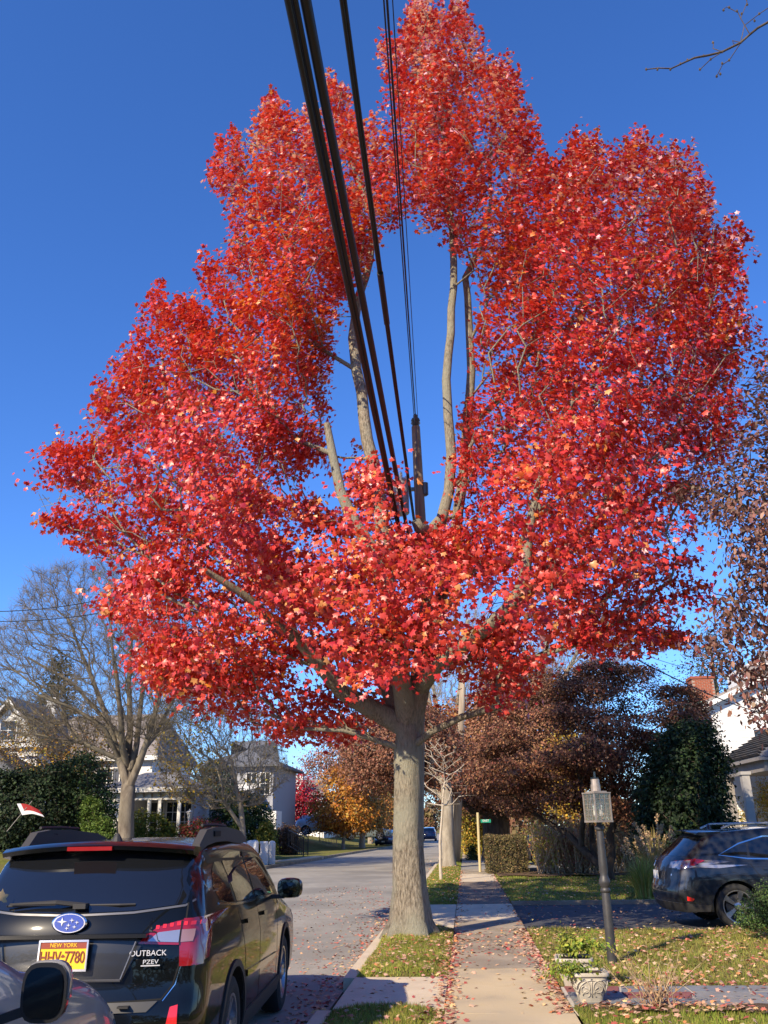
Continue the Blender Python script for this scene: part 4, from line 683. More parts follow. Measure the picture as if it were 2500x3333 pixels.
# ================================================================== BUILDINGS
ROOFG = mat('grey_shingles', (.22, .19, .175), rough=.9, c2=(.30, .265, .24), scale=7)
ROOFB = mat('slate_blue_shingles', (.10, .105, .115), rough=.9, c2=(.16, .165, .175), scale=9)
SIDING = mat('white_siding', (.76, .75, .72), rough=.6, c2=(.70, .69, .66), scale=1.2)
def window(par, x0, x1, z0, z1, y, nx=2, nz_=2, m=WHITE, fr=.07, side=None):
    "window in a wall facing -Y at depth y: frame, pane, glazing bars"
    f = part('window', join(box(x0-fr, x1+fr, y-.05, y+.02, z1, z1+fr*1.2), box(x0-fr, x1+fr, y-.07, y+.02, z0-fr, z0), box(x0-fr, x0, y-.05, y+.02, z0+.001, z1-.001), box(x1, x1+fr, y-.05, y+.02, z0+.001, z1-.001)), m, par)
    part('pane', box(x0, x1, y-.012, y+.01, z0, z1), PANE, f)
    for i in range(1, nx): xx = x0+(x1-x0)*i/nx; part('glazing_bar', box(xx-.018, xx+.018, y-.035, y-.014, z0, z1), m, f)
    for i in range(1, nz_): zz = z0+(z1-z0)*i/nz_; part('glazing_bar', box(x0, x1, y-.033, y-.0145, zz-.018, zz+.018), m, f)
    return f
def clap(par, poly, y, z0, z1, step, m=SIDING, name='siding'):
    "overlapping horizontal boards clipped to a polygon outline (x at each z)"
    VF = []; z = z0
    while z < z1-.02:
        zt = min(z+step, z1); xs0 = poly(z); xs1 = poly(zt); a, b_ = xs0; c, d = xs1
        V = np.array([(a, y-.022, z), (b_, y-.022, z), (d, y-.004, zt), (c, y-.004, zt), (a, y+.05, z), (b_, y+.05, z), (d, y+.05, zt), (c, y+.05, zt)]); VF.append((V, [(0, 1, 2, 3), (4, 0, 3, 7), (1, 5, 6, 2), (4, 5, 1, 0), (3, 2, 6, 7)])); z += step
    return VF
# ---- white house at the right
Yh = 42.0
hx0, hxr = 11.4, 21.0; ez = P(1528, 1524, Yh)[2]; k_ = (P(1655, 1464, Yh)[2]-ez)/(P(1655, 1464, Yh)[0]-P(1528, 1524, Yh)[0]); hx0 = P(1528, 1524, Yh)[0]
rz_ = ez+k_*(hxr-hx0)
hs = thing('white_house', 'white clapboard house with brick chimney and gable at the right edge', 'house', (hx0+3, Yh, 0))
gx = lambda z: (hx0+.12, 30.4) if z <= ez else (hx0+.12+(z-ez)/k_, 30.4-(z-ez)/k_)
part('wall', extr([(hx0+.12, Yh+.03, -.05), (30.4, Yh+.03, -.05), (30.4, Yh+.03, ez), (hxr, Yh+.03, rz_), (hx0+.12, Yh+.03, ez)], (0, 9, 0)), SIDING, hs)
boards = clap(hs, gx, Yh, .3, rz_-.1, .16)
bm_ = None
for i, vf in enumerate(boards): part('clapboard', vf, SIDING, hs)
for sgn in (1, -1):
    xa, xb = (hx0-.35, hxr) if sgn > 0 else (30.9, hxr); za = ez-.35*k_-.02
    rf = part('roof', extr([(xa, Yh-.35, za+.12), (xb, Yh-.35, rz_+.15), (xb, Yh-.35, rz_+.32), (xa, Yh-.35, za+.28)], (0, 9.8, 0)), ROOFG, hs)
    part('rake_board', extr([(xa, Yh-.42, za-.06), (xb, Yh-.42, rz_-.05), (xb, Yh-.42, rz_+.16), (xa, Yh-.42, za+.16)], (0, .06, 0)), WHITE, hs)
part('copper_flashing', box(hx0-.45, hx0+.55, Yh+1.6, Yh+2.6, ez+.12, ez+.42), mat('copper_green', (.22, .42, .34), rough=.7, c2=(.3, .5, .42), scale=5), hs)
ch = part('chimney', box(hx0-.02, hx0+1.02, Yh+2.02, Yh+2.90, ez-.7, P(1505, 1466, Yh+2)[2]), mat('brick_mortar', (.34, .27, .22), rough=.95), hs)
BRK = [mat('red_brick', (.30, .085, .045), rough=.9, c2=(.38, .12, .06), scale=9), mat('dark_brick', (.24, .065, .04), rough=.9, c2=(.30, .09, .05), scale=9)]
bme = mesh('brick', *box(-.1, .1, -.012, .03, -.031, .031)); bms = mesh('brick', *box(-.012, .03, -.1, .1, -.031, .031)); bme.materials.append(BRK[0]); bms.materials.append(BRK[1])
for r in range(int((P(1505, 1466, Yh+2)[2]-ez+.1)/.078)):
    z = ez-.05+r*.078
    for i in range(4): o = objm('brick', bme, None, ch, loc=np.array([hx0+.11+.23*i+(r % 2)*.10, Yh+2.015, z])-absloc(ch))
    for i in range(3): o = objm('brick', bms, None, ch, loc=np.array([hx0-.025, Yh+2.18+.26*i+(r % 2)*.06, z])-absloc(ch))
part('chimney_cap', box(hx0-.08, hx0+1.08, Yh+1.96, Yh+2.96, P(1505, 1466, Yh+2)[2], P(1505, 1466, Yh+2)[2]+.12), BRK[1], ch)
for (x0, x1) in ((P(1629, 1590, Yh)[0], P(1629, 1590, Yh)[0]+1.5), (17.2, 18.7)): window(hs, x0, x1, P(1640, 1618, Yh)[2]-.15, P(1640, 1576, Yh)[2], Yh-.03, 4, 3)
part('upper_wing', box(P(1616, 1440, 48)[0], 28, 48, 52, 7, P(1650, 1432, 48)[2]), SIDING, hs)
part('upper_roof', extr([(P(1612, 1450, 47.5)[0], 47.5, P(1612, 1447, 47.5)[2]), (28, 47.5, P(1612, 1447, 47.5)[2]), (28, 51, P(1612, 1447, 47.5)[2]+1.5), (P(1640, 1400, 51)[0], 51, P(1612, 1447, 47.5)[2]+1.5)], (0, 0, .12)), ROOFG, hs)
# porch
px0 = 11.2; pyn, pyf = 34.4, 39.8; pz = P(1632, 1640, pyn)[2]
po = thing('porch', 'open porch with dark shingle roof and square columns behind the parked dark car', 'porch', (px0, pyn, 0))
part('ceiling', box(px0+.1, 22, pyn+.1, 41.3, pz-.30, pz-.22), TRIM, po)
for vf in (box(px0, px0+.16, pyn+.17, pyf, pz-.42, pz-.02), box(px0, 22, pyn, pyn+.165, pz-.42, pz-.02), box(px0-.22, 22, pyn-.22, pyn-.06, pz-.04, pz+.07), box(px0-.22, px0-.06, pyn-.055, pyf+.2, pz-.04, pz+.07)): part('fascia', vf, TRIM, po)
rise = 1.9; ap = np.array([px0+2.9, pyn+2.9]); e0 = np.array([px0-.2, pyn-.2])
RV = np.array([(e0[0], e0[1], pz+.07), (22.4, e0[1], pz+.07), (22.4, ap[1], pz+rise), (ap[0], ap[1], pz+rise), (e0[0], 41.4, pz+.07), (ap[0], 41.4, pz+rise)])
part('roof', (RV, [(0, 1, 2, 3), (0, 3, 5, 4)]), ROOFB, po)
def shingle_face(par, org, u, v, nu, nv, w, h, n, mm, clip):
    me_ = []
    for m in mm: q = mesh('shingle', *box(-w*.48, w*.48, -h*.62, h*.62, 0, .014)); q.materials.append(m); me_.append(q)
    R_ = Matrix(((u[0], v[0], n[0]), (u[1], v[1], n[1]), (u[2], v[2], n[2]))).to_euler()
    for j in range(nv):
        for i in range(nu):
            a, b_ = (i+.5*(j % 2))*w, (j+.5)*h
            if not clip(a, b_): continue
            o = objm('shingle', me_[rng.integers(0, len(mm))], None, par, loc=np.array(org)+np.array(u)*a+np.array(v)*b_+np.array(n)*(.012+.004*(j % 2))-absloc(par)); o.rotation_euler = R_; o.rotation_euler.x += .04
SHG = [ROOFB, mat('shingle_dark', (.07, .07, .075), rough=.9, c2=(.11, .11, .115), scale=9), mat('shingle_brown', (.13, .115, .105), rough=.9, c2=(.18, .16, .145), scale=9)]
sl_ = nz(np.array([0, 3.1, rise-.07])); nn_ = np.cross([1, 0, 0], sl_); Lf = math.hypot(3.1, rise-.07)
shingle_face(po, (e0[0], e0[1], pz+.07), (1, 0, 0), sl_, 12, 14, .30, Lf/14, nn_, SHG, lambda a, b_: a > b_*3.1/Lf+.15 and a < 3.4)
sl2 = nz(np.array([3.1, 0, rise-.07])); nn2 = np.cross(sl2, [0, 1, 0]); 
shingle_face(po, (e0[0], e0[1], pz+.07), sl2*0+np.array([0, -1, 0])*-1, sl2, 20, 14, .32, Lf/14, -nn2 if nn2[2] < 0 else nn2, SHG, lambda a, b_: a > b_*3.1/Lf+.15 and a < 6.2)
def column(x, y, m, lab=None):
    c = part('column', join(box(x-.14, x+.14, y-.14, y+.14, 0, pz-.42), box(x-.19, x+.19, y-.19, y+.19, pz-.54, pz-.425), box(x-.19, x+.19, y-.19, y+.19, -.02, .16)), m, po)
    if lab: c['label'] = lab
column(P(1620, 1740, pyn+.1)[0], pyn+.2, mat('column_grey', (.36, .34, .31), rough=.6), 'light grey square column'); column(px0+.12, pyf-.15, TRIM, 'darker far column'); column(17, pyn+.2, TRIM); column(21.5, pyn+.2, TRIM)
part('porch_lamp', join(lathe([(.05, .02), (.07, .05), (.075, .22), (.05, .27), (.02, .33)], (px0+.62, pyn+.25, pz-.86), 8), tube([(px0+.62, pyn+.25, pz-.54), (px0+.62, pyn+.25, pz-.30)], .012, 5)), mat('black_iron', (.015, .015, .017), rough=.5), po)
part('floor', box(px0-.1, 22, pyn-.1, 41.4, -.05, .05), CON2, po)
hb = thing('neighbour_garage', 'white garage wall seen through the porch opening', 'garage', (16, 52, 0)); part('wall', box(12.4, 26, 52.2, 58, 0, 4.6), SIDING, hb); part('roof', box(12.2, 26.2, 52.0, 58.2, 4.6, 4.9), ROOFG, hb); window(hb, 18.4, 19.8, 1.3, 3, 52.17, 2, 2)

# ---- left white house
def hip(x0, x1, y0, y1, z0, z1, ov=.4, ins=None):
    x0 -= ov; x1 += ov; y0 -= ov; y1 += ov; i = ins or (y1-y0)/2; ym = (y0+y1)/2
    V = [(x0, y0, z0), (x1, y0, z0), (x1, y1, z0), (x0, y1, z0), (x0+i, ym, z1), (x1-i, ym, z1), (x0, y0, z0-.15), (x1, y0, z0-.15), (x1, y1, z0-.15), (x0, y1, z0-.15)]
    return np.array(V, float), [(0, 1, 5, 4), (1, 2, 5), (2, 3, 4, 5), (3, 0, 4), (6, 7, 1, 0), (7, 8, 2, 1), (8, 9, 3, 2), (9, 6, 0, 3), (9, 8, 7, 6)]
gz = 1.1
L_ = thing('left_house', 'white two-storey house with grey roof and white chimney behind the bare tree', 'house', (-24, 52, gz))
x0, x1 = -33.5, P(330, 1640, 54)[0]; zr = P(150, 1549, 58)[2]; ze = P(250, 1640, 54)[2]
part('wall', box(x0, x1, 54, 62, gz-.4, ze), SIDING, L_); part('roof', hip(x0, x1, 54, 62, ze+.15, zr, ins=1.2), ROOFG, L_)
part('eave', box(x0-.45, x1+.45, 53.52, 53.6, ze-.12, ze+.16), WHITE, L_)
# shingle courses
VF = []; nC = 22
for k in range(nC):
    u0, u1 = k/nC, (k+1)/nC; ya, yb = 53.6+4.4*u0, 53.6+4.4*u1; za, zb = ze+.15+(zr-ze-.15)*u0, ze+.15+(zr-ze-.15)*u1
    VF.append(extr([(x0-.38+1.2*u0, ya-.02, za+.03), (x1+.38-1.2*u0, ya-.02, za+.03), (x1+.38-1.2*u1, yb, zb+.015), (x0-.38+1.2*u1, yb, zb+.015)], (0, 0, .03)))
part('shingle_courses', join(*VF), ROOFG, L_)['kind'] = 'stuff'
cx = P(117, 1530, 57)[0]; part('chimney', join(box(cx-.38, cx+.30, 56.6, 57.5, zr-1.2, P(117, 1514, 57)[2]), box(cx-.45, cx+.37, 56.53, 57.57, P(117, 1514, 57)[2], P(117, 1511, 57)[2]+.08)), WHITE, L_)
# gabled wing at the far left
gl, gr_ = P(-70, 1610, 51)[0], P(100, 1612, 51)[0]; gzb = P(60, 1612, 51)[2]; gm = (gl+gr_)/2; gt = P(-5, 1530, 51)[2]+.5
part('wing_wall', extr([(gl+.4, 51, gz-.4), (gr_-.5, 51, gz-.4), (gr_-.5, 51, gzb), (gm, 51, gt-.35), (gl+.4, 51, gzb)], (0, 4, 0)), SIDING, L_)
for s, xe in ((1, gr_), (-1, gl)):
    part('wing_roof', extr([(xe, 50.6, gzb-.12), (gm, 50.6, gt), (gm, 50.6, gt+.16), (xe, 50.6, gzb+.06)], (0, 5, 0)), ROOFG, L_)
    part('rake_board', extr([(xe, 50.5, gzb-.3), (gm, 50.5, gt-.16), (gm, 50.5, gt+.02), (xe, 50.5, gzb-.08)], (0, .08, 0)), WHITE, L_)
part('wing_cornice', extr([(gl, 50.55, gzb-.35), (gr_, 50.55, gzb-.35), (gr_, 50.2, gzb-.12), (gl, 50.2, gzb-.12)], (0, .05, .05)), WHITE, L_)
window(L_, gm-.5, gm+.5, gzb+.4, gzb+1.5, 50.96); window(L_, gr_-2.0, gr_-1.2, gzb-2.4, gzb-.9, 50.96)
wx = P(235, 1665, 53.9)[0]; window(L_, wx-.45, wx+.25, ze-2.2, ze-.6, 53.95); window(L_, wx+.75, wx+1.45, ze-2.2, ze-.6, 53.95)
for dx in (-.75, .30, .50, 1.5): part('shutter', box(wx+dx-.02, wx+dx+.16, 53.9, 53.97, ze-2.25, ze-.55), mat('shutter_blue', (.06, .07, .10), rough=.6), L_)
# porch wing
ax, bx_ = P(228, 1700, 48.5)[0], P(392, 1725, 48.5)[0]; pe = P(250, 1704, 48.5)[2]; wr = P(266, 1750, 48.5)[0]
part('porch_wall', box(ax+.3, wr+.3, 48.5, 54, gz-.5, pe-.2), SIDING, L_); part('porch_back_wall', box(wr+.31, bx_, 51, 54, gz-.5, pe-.2), mat('siding_with_shade', (.62, .63, .66), rough=.7), L_)  # back wall is siding with the porch shade put into its colour
part('porch_roof', hip(ax, bx_, 48.5, 54, pe, P(250, 1683, 51)[2]+.35, ov=.35, ins=1.6), mat('porch_roof_grey', (.17, .17, .18), rough=.9, c2=(.24, .24, .25), scale=8), L_)
part('porch_fascia', box(ax-.37, bx_+.37, 48.1, 48.16, pe-.22, pe+.03), WHITE, L_)
part('porch_beam', box(wr+.32, bx_, 48.5, 48.7, pe-.62, pe-.2), WHITE, L_)
for k in range(8): part('bracket', extr([(wr+.6+k*.48, 48.2, pe-.24), (wr+.6+k*.48, 48.48, pe-.24), (wr+.6+k*.48, 48.48, pe-.5)], (.07, 0, 0)), TRIM, L_)
for k, u in enumerate((.0, .36, .58, .98)): xx = wr+.35+(bx_-wr-.5)*u; part('column', box(xx, xx+.17, 48.52, 48.68, gz-.3, pe-.62), WHITE, L_)
for u in (.08, .42, .68): window(L_, wr+.4+(bx_-wr-.5)*u+.1, wr+.4+(bx_-wr-.5)*u+.8, gz+.5, pe-.7, 50.97, 2, 3)
part('porch_floor', box(wr+.3, bx_, 48.4, 51, gz-.5, gz-.1), TRIM, L_)
rl = [tube([(bx_-1.0, 48.3, gz+.75), (bx_+.9, 46.6, gz-.1)], .035, 5), tube([(bx_-1.0, 48.3, gz+.1), (bx_+.9, 46.6, gz-.7)], .025, 5)]+[tube([(bx_-1.0+1.9*u, 48.3-1.7*u, gz+.75-.85*u), (bx_-1.0+1.9*u, 48.3-1.7*u, gz+.1-.8*u)], .015, 4) for u in np.linspace(0, 1, 12)]
part('stair_railing', join(*rl), WHITE, L_)
# edge of a nearer house at the left margin
nh = thing('near_left_house', 'corner of a white house with blue-grey roof at the far left edge', 'house', (-30, 46, .5)); xa = P(14, 1690, 46)[0]
zc = P(10, 1668, 46)[2]; part('wall', box(xa-5, xa-.25, 46.4, 50, 0, zc), SIDING, nh); part('roof', hip(xa-6, xa+.1, 45.9, 50.5, zc+.05, zc+1.6, ov=.3), ROOFB, nh); part('column', box(xa-.42, xa-.27, 46.0, 46.15, 0, zc-.1), WHITE, nh)
# flag on the evergreens
fc = P(70, 1755, 38); fl = thing('flag', 'red and white flag drooping among the dark evergreens', 'flag', fc)
part('pole', tube([fc+[-1.1, .1, -.75], fc+[-.1, .05, .48]], .016, 5), mat('pole_grey', (.3, .28, .25), rough=.6), fl); n_ = 8; VV = []
for j in range(4):
    for i in range(n_): u = i/(n_-1); VV.append(fc+[-.75+.62*u*1.6+.1*j, .08*math.sin(u*7), .38-.16*j-.28*u*(1-j*.2)+.1*math.sin(u*3)])
FF = [(j*n_+i, j*n_+i+1, (j+1)*n_+i+1, (j+1)*n_+i) for j in range(3) for i in range(n_-1)]
fo = part('cloth', (np.array(VV), FF), mat('flag_red', (.45, .03, .03), rough=.8, translu=.3), fl); fo.data.materials.append(WHITE)
for i, p in enumerate(fo.data.polygons): p.material_index = 1 if i//(n_-1) == 2 or i % (n_-1) < 1 else 0
# second house, centre left
h2 = thing('second_house', 'grey and white two-storey house behind the small crooked tree', 'house', (-14, 66, 1)); xa, xb = P(440, 1700, 66)[0], P(590, 1700, 66)[0]; zt = P(560, 1655, 66)[2]
part('wall', box(xa, xb, 66, 75, .5, zt), mat('grey_siding', (.32, .33, .36), rough=.7), h2); part('roof', hip(xa, xb, 66, 75, zt+.1, P(520, 1600, 70)[2], ov=.6), ROOFB, h2)
part('lower_roof', extr([(xa-1, 63.5, P(480, 1722, 64)[2]), (xa+4.2, 63.5, P(480, 1722, 64)[2]), (xa+4.2, 66, P(480, 1722, 64)[2]+.8), (xa-1, 66, P(480, 1722, 64)[2]+.8)], (0, 0, .15)), WHITE, h2)
part('porch', box(xb-1.7, xb+.7, 64, 66, .5, P(600, 1752, 65)[2]), WHITE, h2)
for u in (.62, .82): window(h2, xa+(xb-xa)*u, xa+(xb-xa)*u+.7, zt-2, zt-.5, 65.97)
window(h2, xb-1.0, xb-.3, 1.6, 3.0, 63.97)
# white house behind the crimson tree
h3 = thing('far_white_house', 'white house with tall white chimney behind the crimson tree', 'house', (-16, 96, 1)); xa, xb = P(602, 1750, 96)[0], P(700, 1750, 96)[0]; zt = P(640, 1716, 96)[2]
part('wall', box(xa, xb, 96, 106, .5, zt), WHITE, h3); part('roof', hip(xa, xb, 96, 106, zt, P(690, 1690, 100)[2]+.4), ROOFG, h3); cx = P(645, 1700, 95.6)[0]
part('chimney', box(cx-.9, cx+.5, 95.3, 96.2, 1, P(640, 1675, 95.6)[2]), WHITE, h3)
for u in (.1, .7, .85): window(h3, xa+(xb-xa)*u, xa+(xb-xa)*u+.9, zt-2.0, zt-.6, 95.96)
h4 = thing('far_house', 'tan house half hidden by the orange trees', 'house', (-12, 118, 1)); xa, xb = P(690, 1750, 118)[0], P(800, 1750, 118)[0]; zt = P(700, 1735, 118)[2]; part('wall', box(xa, xb, 118, 126, .5, zt), mat('tan_siding', (.4, .33, .25), rough=.8), h4); part('roof', hip(xa, xb, 118, 126, zt, zt+2.6), ROOFG, h4)
for u in (.2, .5): window(h4, xa+(xb-xa)*u, xa+(xb-xa)*u+1, zt-2, zt-.6, 117.96)

# ================================================================== LEFT SIDE FURNITURE
# white balustrade steps and low wall
yw = 45.5; wpx = lambda x, y, Y=yw: P(x, y, Y)
wl = thing('white_wall', 'low white garden wall with rounded posts beside the steps', 'wall', wpx(565, 1855))
def rpost(x, yt, yb, Y, w, par):
    a = wpx(x, yt, Y); b_ = wpx(x, yb, Y); part('post', lathe([(w, 0), (w, (a[2]-b_[2])*.84), (w*.96, (a[2]-b_[2])*.92), (w*.7, (a[2]-b_[2])*.98), (w*.2, a[2]-b_[2])], (a[0], Y, b_[2]), 12, sq=6), WHITE, par, smooth=False)
rpost(541, 1815, 1884, 44.3, .19, wl); rpost(550, 1814, 1882, 44.3, .19, wl); rpost(588, 1816, 1868, 46.2, .16, wl)
zb, zt_ = wpx(565, 1874)[2], wpx(570, 1842)[2]; part('wall', box(wpx(553, 1850, 44.5)[0], wpx(588, 1850, 46.2)[0]-.05, 45.2, 45.5, zb-.3, zt_), WHITE, wl)
part('rail', box(wpx(553, 1850, 44.5)[0], wpx(588, 1850, 46.2)[0]-.05, 45.25, 45.42, wpx(570, 1822)[2], wpx(570, 1819)[2]+.04), WHITE, wl)
for u in np.linspace(.1, .9, 9): xx = wpx(553, 1850, 44.5)[0]*(1-u)+(wpx(588, 1850, 46.2)[0])*u; part('baluster', box(xx-.02, xx+.02, 45.3, 45.36, zt_, wpx(570, 1822)[2]), WHITE, wl)
st = thing('white_stair_rail', 'white sloping balustrade climbing left of the small tree', 'railing', wpx(500, 1840)); a0, a1 = wpx(470, 1795, 47.5), wpx(540, 1828, 44.4)
part('handrail', tube([a0, a1], .05, 6), WHITE, st); part('bottom_rail', tube([a0-[0, 0, .75], a1-[0, 0, .55]], .05, 6), WHITE, st)
for u in np.linspace(.02, .98, 22): p = a0+(a1-a0)*u; part('baluster', tube([p, p-[0, 0, .75-.2*u]], .02, 4), WHITE, st)
part('string_wall', extr([a0-[0, 0, .75], a1-[0, 0, .55], a1-[0, 0, 1.3], a0-[0, 0, 1.7]], (0, .15, 0)), WHITE, st)
rpost(463, 1790, 1840, 47.5, .17, st); rpost(472, 1789, 1840, 47.6, .17, st)
# sidewalk on the far side
fs_ = [P(420, 1895, 43.0), P(560, 1874, 46), P(640, 1860, 50.5), P(700, 1852, 56)]
structure('far_sidewalk', join(*[prism([tuple((fs_[i]+[0, 0, 0])[:2]), tuple(fs_[i+1][:2]), tuple((fs_[i+1]+[-.7, .9, 0])[:2]), tuple((fs_[i]+[-.7, .9, 0])[:2])], -.1, .05) for i in range(3)]), CON3)
# white post lamp
lb = P(407, 1800, 47.5); wlm = thing('white_lamp_post', 'short white post lamp with lantern head beside the rose bush', 'lamp', lb-[0, 0, .6]); tp_ = P(407, 1750, 47.5)[2]
part('post', tube([lb-[0, 0, .7], [lb[0], lb[1], tp_-.42]], .07, 8), WHITE, wlm); part('lantern', lathe([(.09, -.42), (.16, -.12), (.16, -.10)], (lb[0], lb[1], tp_), 6), WHITE, wlm); part('cap', lathe([(.22, -.11), (.12, -.03), (.03, .02), (.02, .06)], (lb[0], lb[1], tp_), 6), WHITE, wlm)
# black iron railings on the far lawn
IRON = mat('black_iron', (.015, .015, .017), rough=.5)
def ironrail(label, pa, pb, ha, hb, n, name='iron_railing'):
    t = thing(name, label, 'railing', pb, group='black iron railings on the far lawn'); pa, pb = np.array(pa), np.array(pb)
    part('handrail', tube([pa+[0, 0, ha], pb+[0, 0, hb]], .035, 5), IRON, t); part('bottom_rail', tube([pa+[0, 0, .12], pb+[0, 0, .12]], .02, 4), IRON, t)
    for u in np.linspace(0, 1, n): p = pa+(pb-pa)*u; part('baluster', tube([p, p+[0, 0, ha+(hb-ha)*u]], .035 if u in (0, 1) else .016, 4), IRON, t)
ironrail('black iron stair railing right of the white garden wall', P(622, 1830, 56), P(655, 1850, 51.5), 1.0, 1.0, 10); ironrail('second black iron railing behind the first one', P(630, 1826, 58), P(665, 1848, 53), 1.0, 1.0, 10)
ironrail('far black iron railing beside the slim orange tree', P(690, 1818, 76), P(727, 1830, 70), .9, .9, 12)

# ================================================================== CARS
def carpaint(name, col, c=1.0, metal=.35): return mat(name, col, rough=.45, metal=metal, spec=.3, coat=c)
CGLASS = mat('car_glass', (.008, .009, .011), rough=.02, spec=.9, coat=.4)
RUBBER = mat('rubber', (.018, .018, .018), rough=.85, bump=.001, bscale=200); PLASTIC = mat('dark_plastic', (.03, .029, .029), rough=.6, spec=.4)
RAILP = mat('rail_plastic', (.055, .052, .05), rough=.7, spec=.3)
CHROME = mat('chrome', (.75, .75, .76), rough=.12, metal=1); ALLOY = mat('alloy', (.42, .42, .44), rough=.3, metal=.85); REDL = mat('red_lens', (.26, .005, .008), rough=.12, spec=.7, coat=1); REDB = mat('bright_red_lens', (.75, .02, .02), rough=.25, spec=.7, coat=1)
CLEARL = mat('clear_lens', (.42, .42, .45), rough=.12, metal=.6, coat=1); AMBER = mat('amber_lens', (.75, .28, .04), rough=.15, coat=1); LINER = mat('wheel_well', (.008, .008, .008), rough=.95)
def ip(tab, v): return np.interp(v, [a for a, b in tab], [b for a, b in tab])
def smooth_tab(tab, n=80):
    x = np.array([a for a, b in tab], float); y = np.array([b for a, b in tab], float); xs = np.linspace(x[0], x[-1], n); ys = np.interp(xs, x, y)
    k = np.hanning(9); k /= k.sum(); yp = np.r_[[ys[0]]*4, ys, [ys[-1]]*4]; return list(zip(xs, np.convolve(yp, k, 'valid')))
def car_body(s, ny=64, nk=34, ncap=18):
    "closed body: stations along the length, one height-profile ring each; rear and front faces are filled rows"
    top = smooth_tab(s['top']); side = s['side']; W = s['W']; rear, front = smooth_tab(s['rear'], 50), smooth_tab(s['front'], 50); zb = s['zb']
    ts = .5-.5*np.cos(np.linspace(0, PI, ny)); ts = .25*np.linspace(0, 1, ny)+.75*ts; V = []; Lh = s['L']
    def rowpt(t):
        y0 = Lh*t; zt = ip(top, y0); pl = 1-.045*abs(2*t-1)**3.2; e = min(y0, Lh-y0)/.22
        cr = 1-.07*(1-min(e, 1))**2.2
        belt = s['belt']; xs_, zs_ = [0, .55*W*pl], [zb+.03, zb]
        zm = max(zb+.3, zt-s['rr']); zz = np.linspace(zb+.02, zm, nk-12)
        wid = lambda z: W*pl*cr*ip(side, z if zt > belt+.12 else min(z, belt))*(1 if zt > belt+.12 else (1-.10*np.clip((z-(zt-.22))/.22, 0, 1)**2))
        for z in zz: xs_.append(wid(z)); zs_.append(z)
        we = wid(zm); hh = zt-zm
        for a in np.linspace(0, PI/2, 11)[1:]:
            c_ = math.cos(a); xs_.append(we*(1-s['cr']*(1-max(c_, 0)**.9)) if a < PI/2*.98 else we*(1-s['cr'])); zs_.append(zm+hh*.86*math.sin(a))
        xa = xs_[-1]
        for u in (.66, .33): xs_.append(xa*u); zs_.append(zm+hh*(.86+.14*(1-u*u)))
        xs_.append(0); zs_.append(zt); return np.array(xs_), np.array(zs_)
    rows = []
    for t in ts:
        x, z = rowpt(t); yr = ip(rear, z); yf = ip(front, z); bul_r = s['bulge']; y = yr+(yf-yr)*t
        rows.append((x, y, z))
    K = len(rows[0][0]); idx = {}; F = []
    def add(p): V.append(p); return len(V)-1
    R_ = np.zeros((ny, K), int); Lf = np.zeros((ny, K), int)
    for i, (x, y, z) in enumerate(rows):
        for k in range(K):
            R_[i, k] = add((x[k], y[k], z[k])); Lf[i, k] = R_[i, k] if x[k] == 0 else add((-x[k], y[k], z[k]))
    for i in range(ny-1):
        for k in range(K-1):
            F.append((R_[i, k], R_[i, k+1], R_[i+1, k+1], R_[i+1, k])); F.append((Lf[i, k+1], Lf[i, k], Lf[i+1, k], Lf[i+1, k+1]))
    for end, sg, bul in ((0, -1, s['bulge']), (ny-1, 1, s['fbulge'])):
        x, y, z = rows[end]; prev = None
        for k in range(K):
            if x[k] == 0: row = [R_[end, k]]*(ncap+1)
            else:
                row = []
                for j in range(ncap+1):
                    u = -1+2*j/ncap; row.append(Lf[end, k] if j == 0 else R_[end, k] if j == ncap else add((x[k]*u, y[k]+sg*bul*(1-abs(u)**2.4), z[k])))
            if prev:
                for j in range(ncap):
                    f = (prev[j], prev[j+1], row[j+1], row[j]); f = f if sg < 0 else f[::-1]; g = []
                    for q in f:
                        if q not in g: g.append(q)
                    if len(g) > 2: F.append(tuple(g))
            prev = row
    me = bpy.data.meshes.new('body'); me.from_pydata(V, [], F); me.update()
    bm = bmesh.new(); bm.from_mesh(me); bmesh.ops.remove_doubles(bm, verts=bm.verts, dist=1e-5); bmesh.ops.recalc_face_normals(bm, faces=bm.faces); bm.to_mesh(me); bm.free(); return me
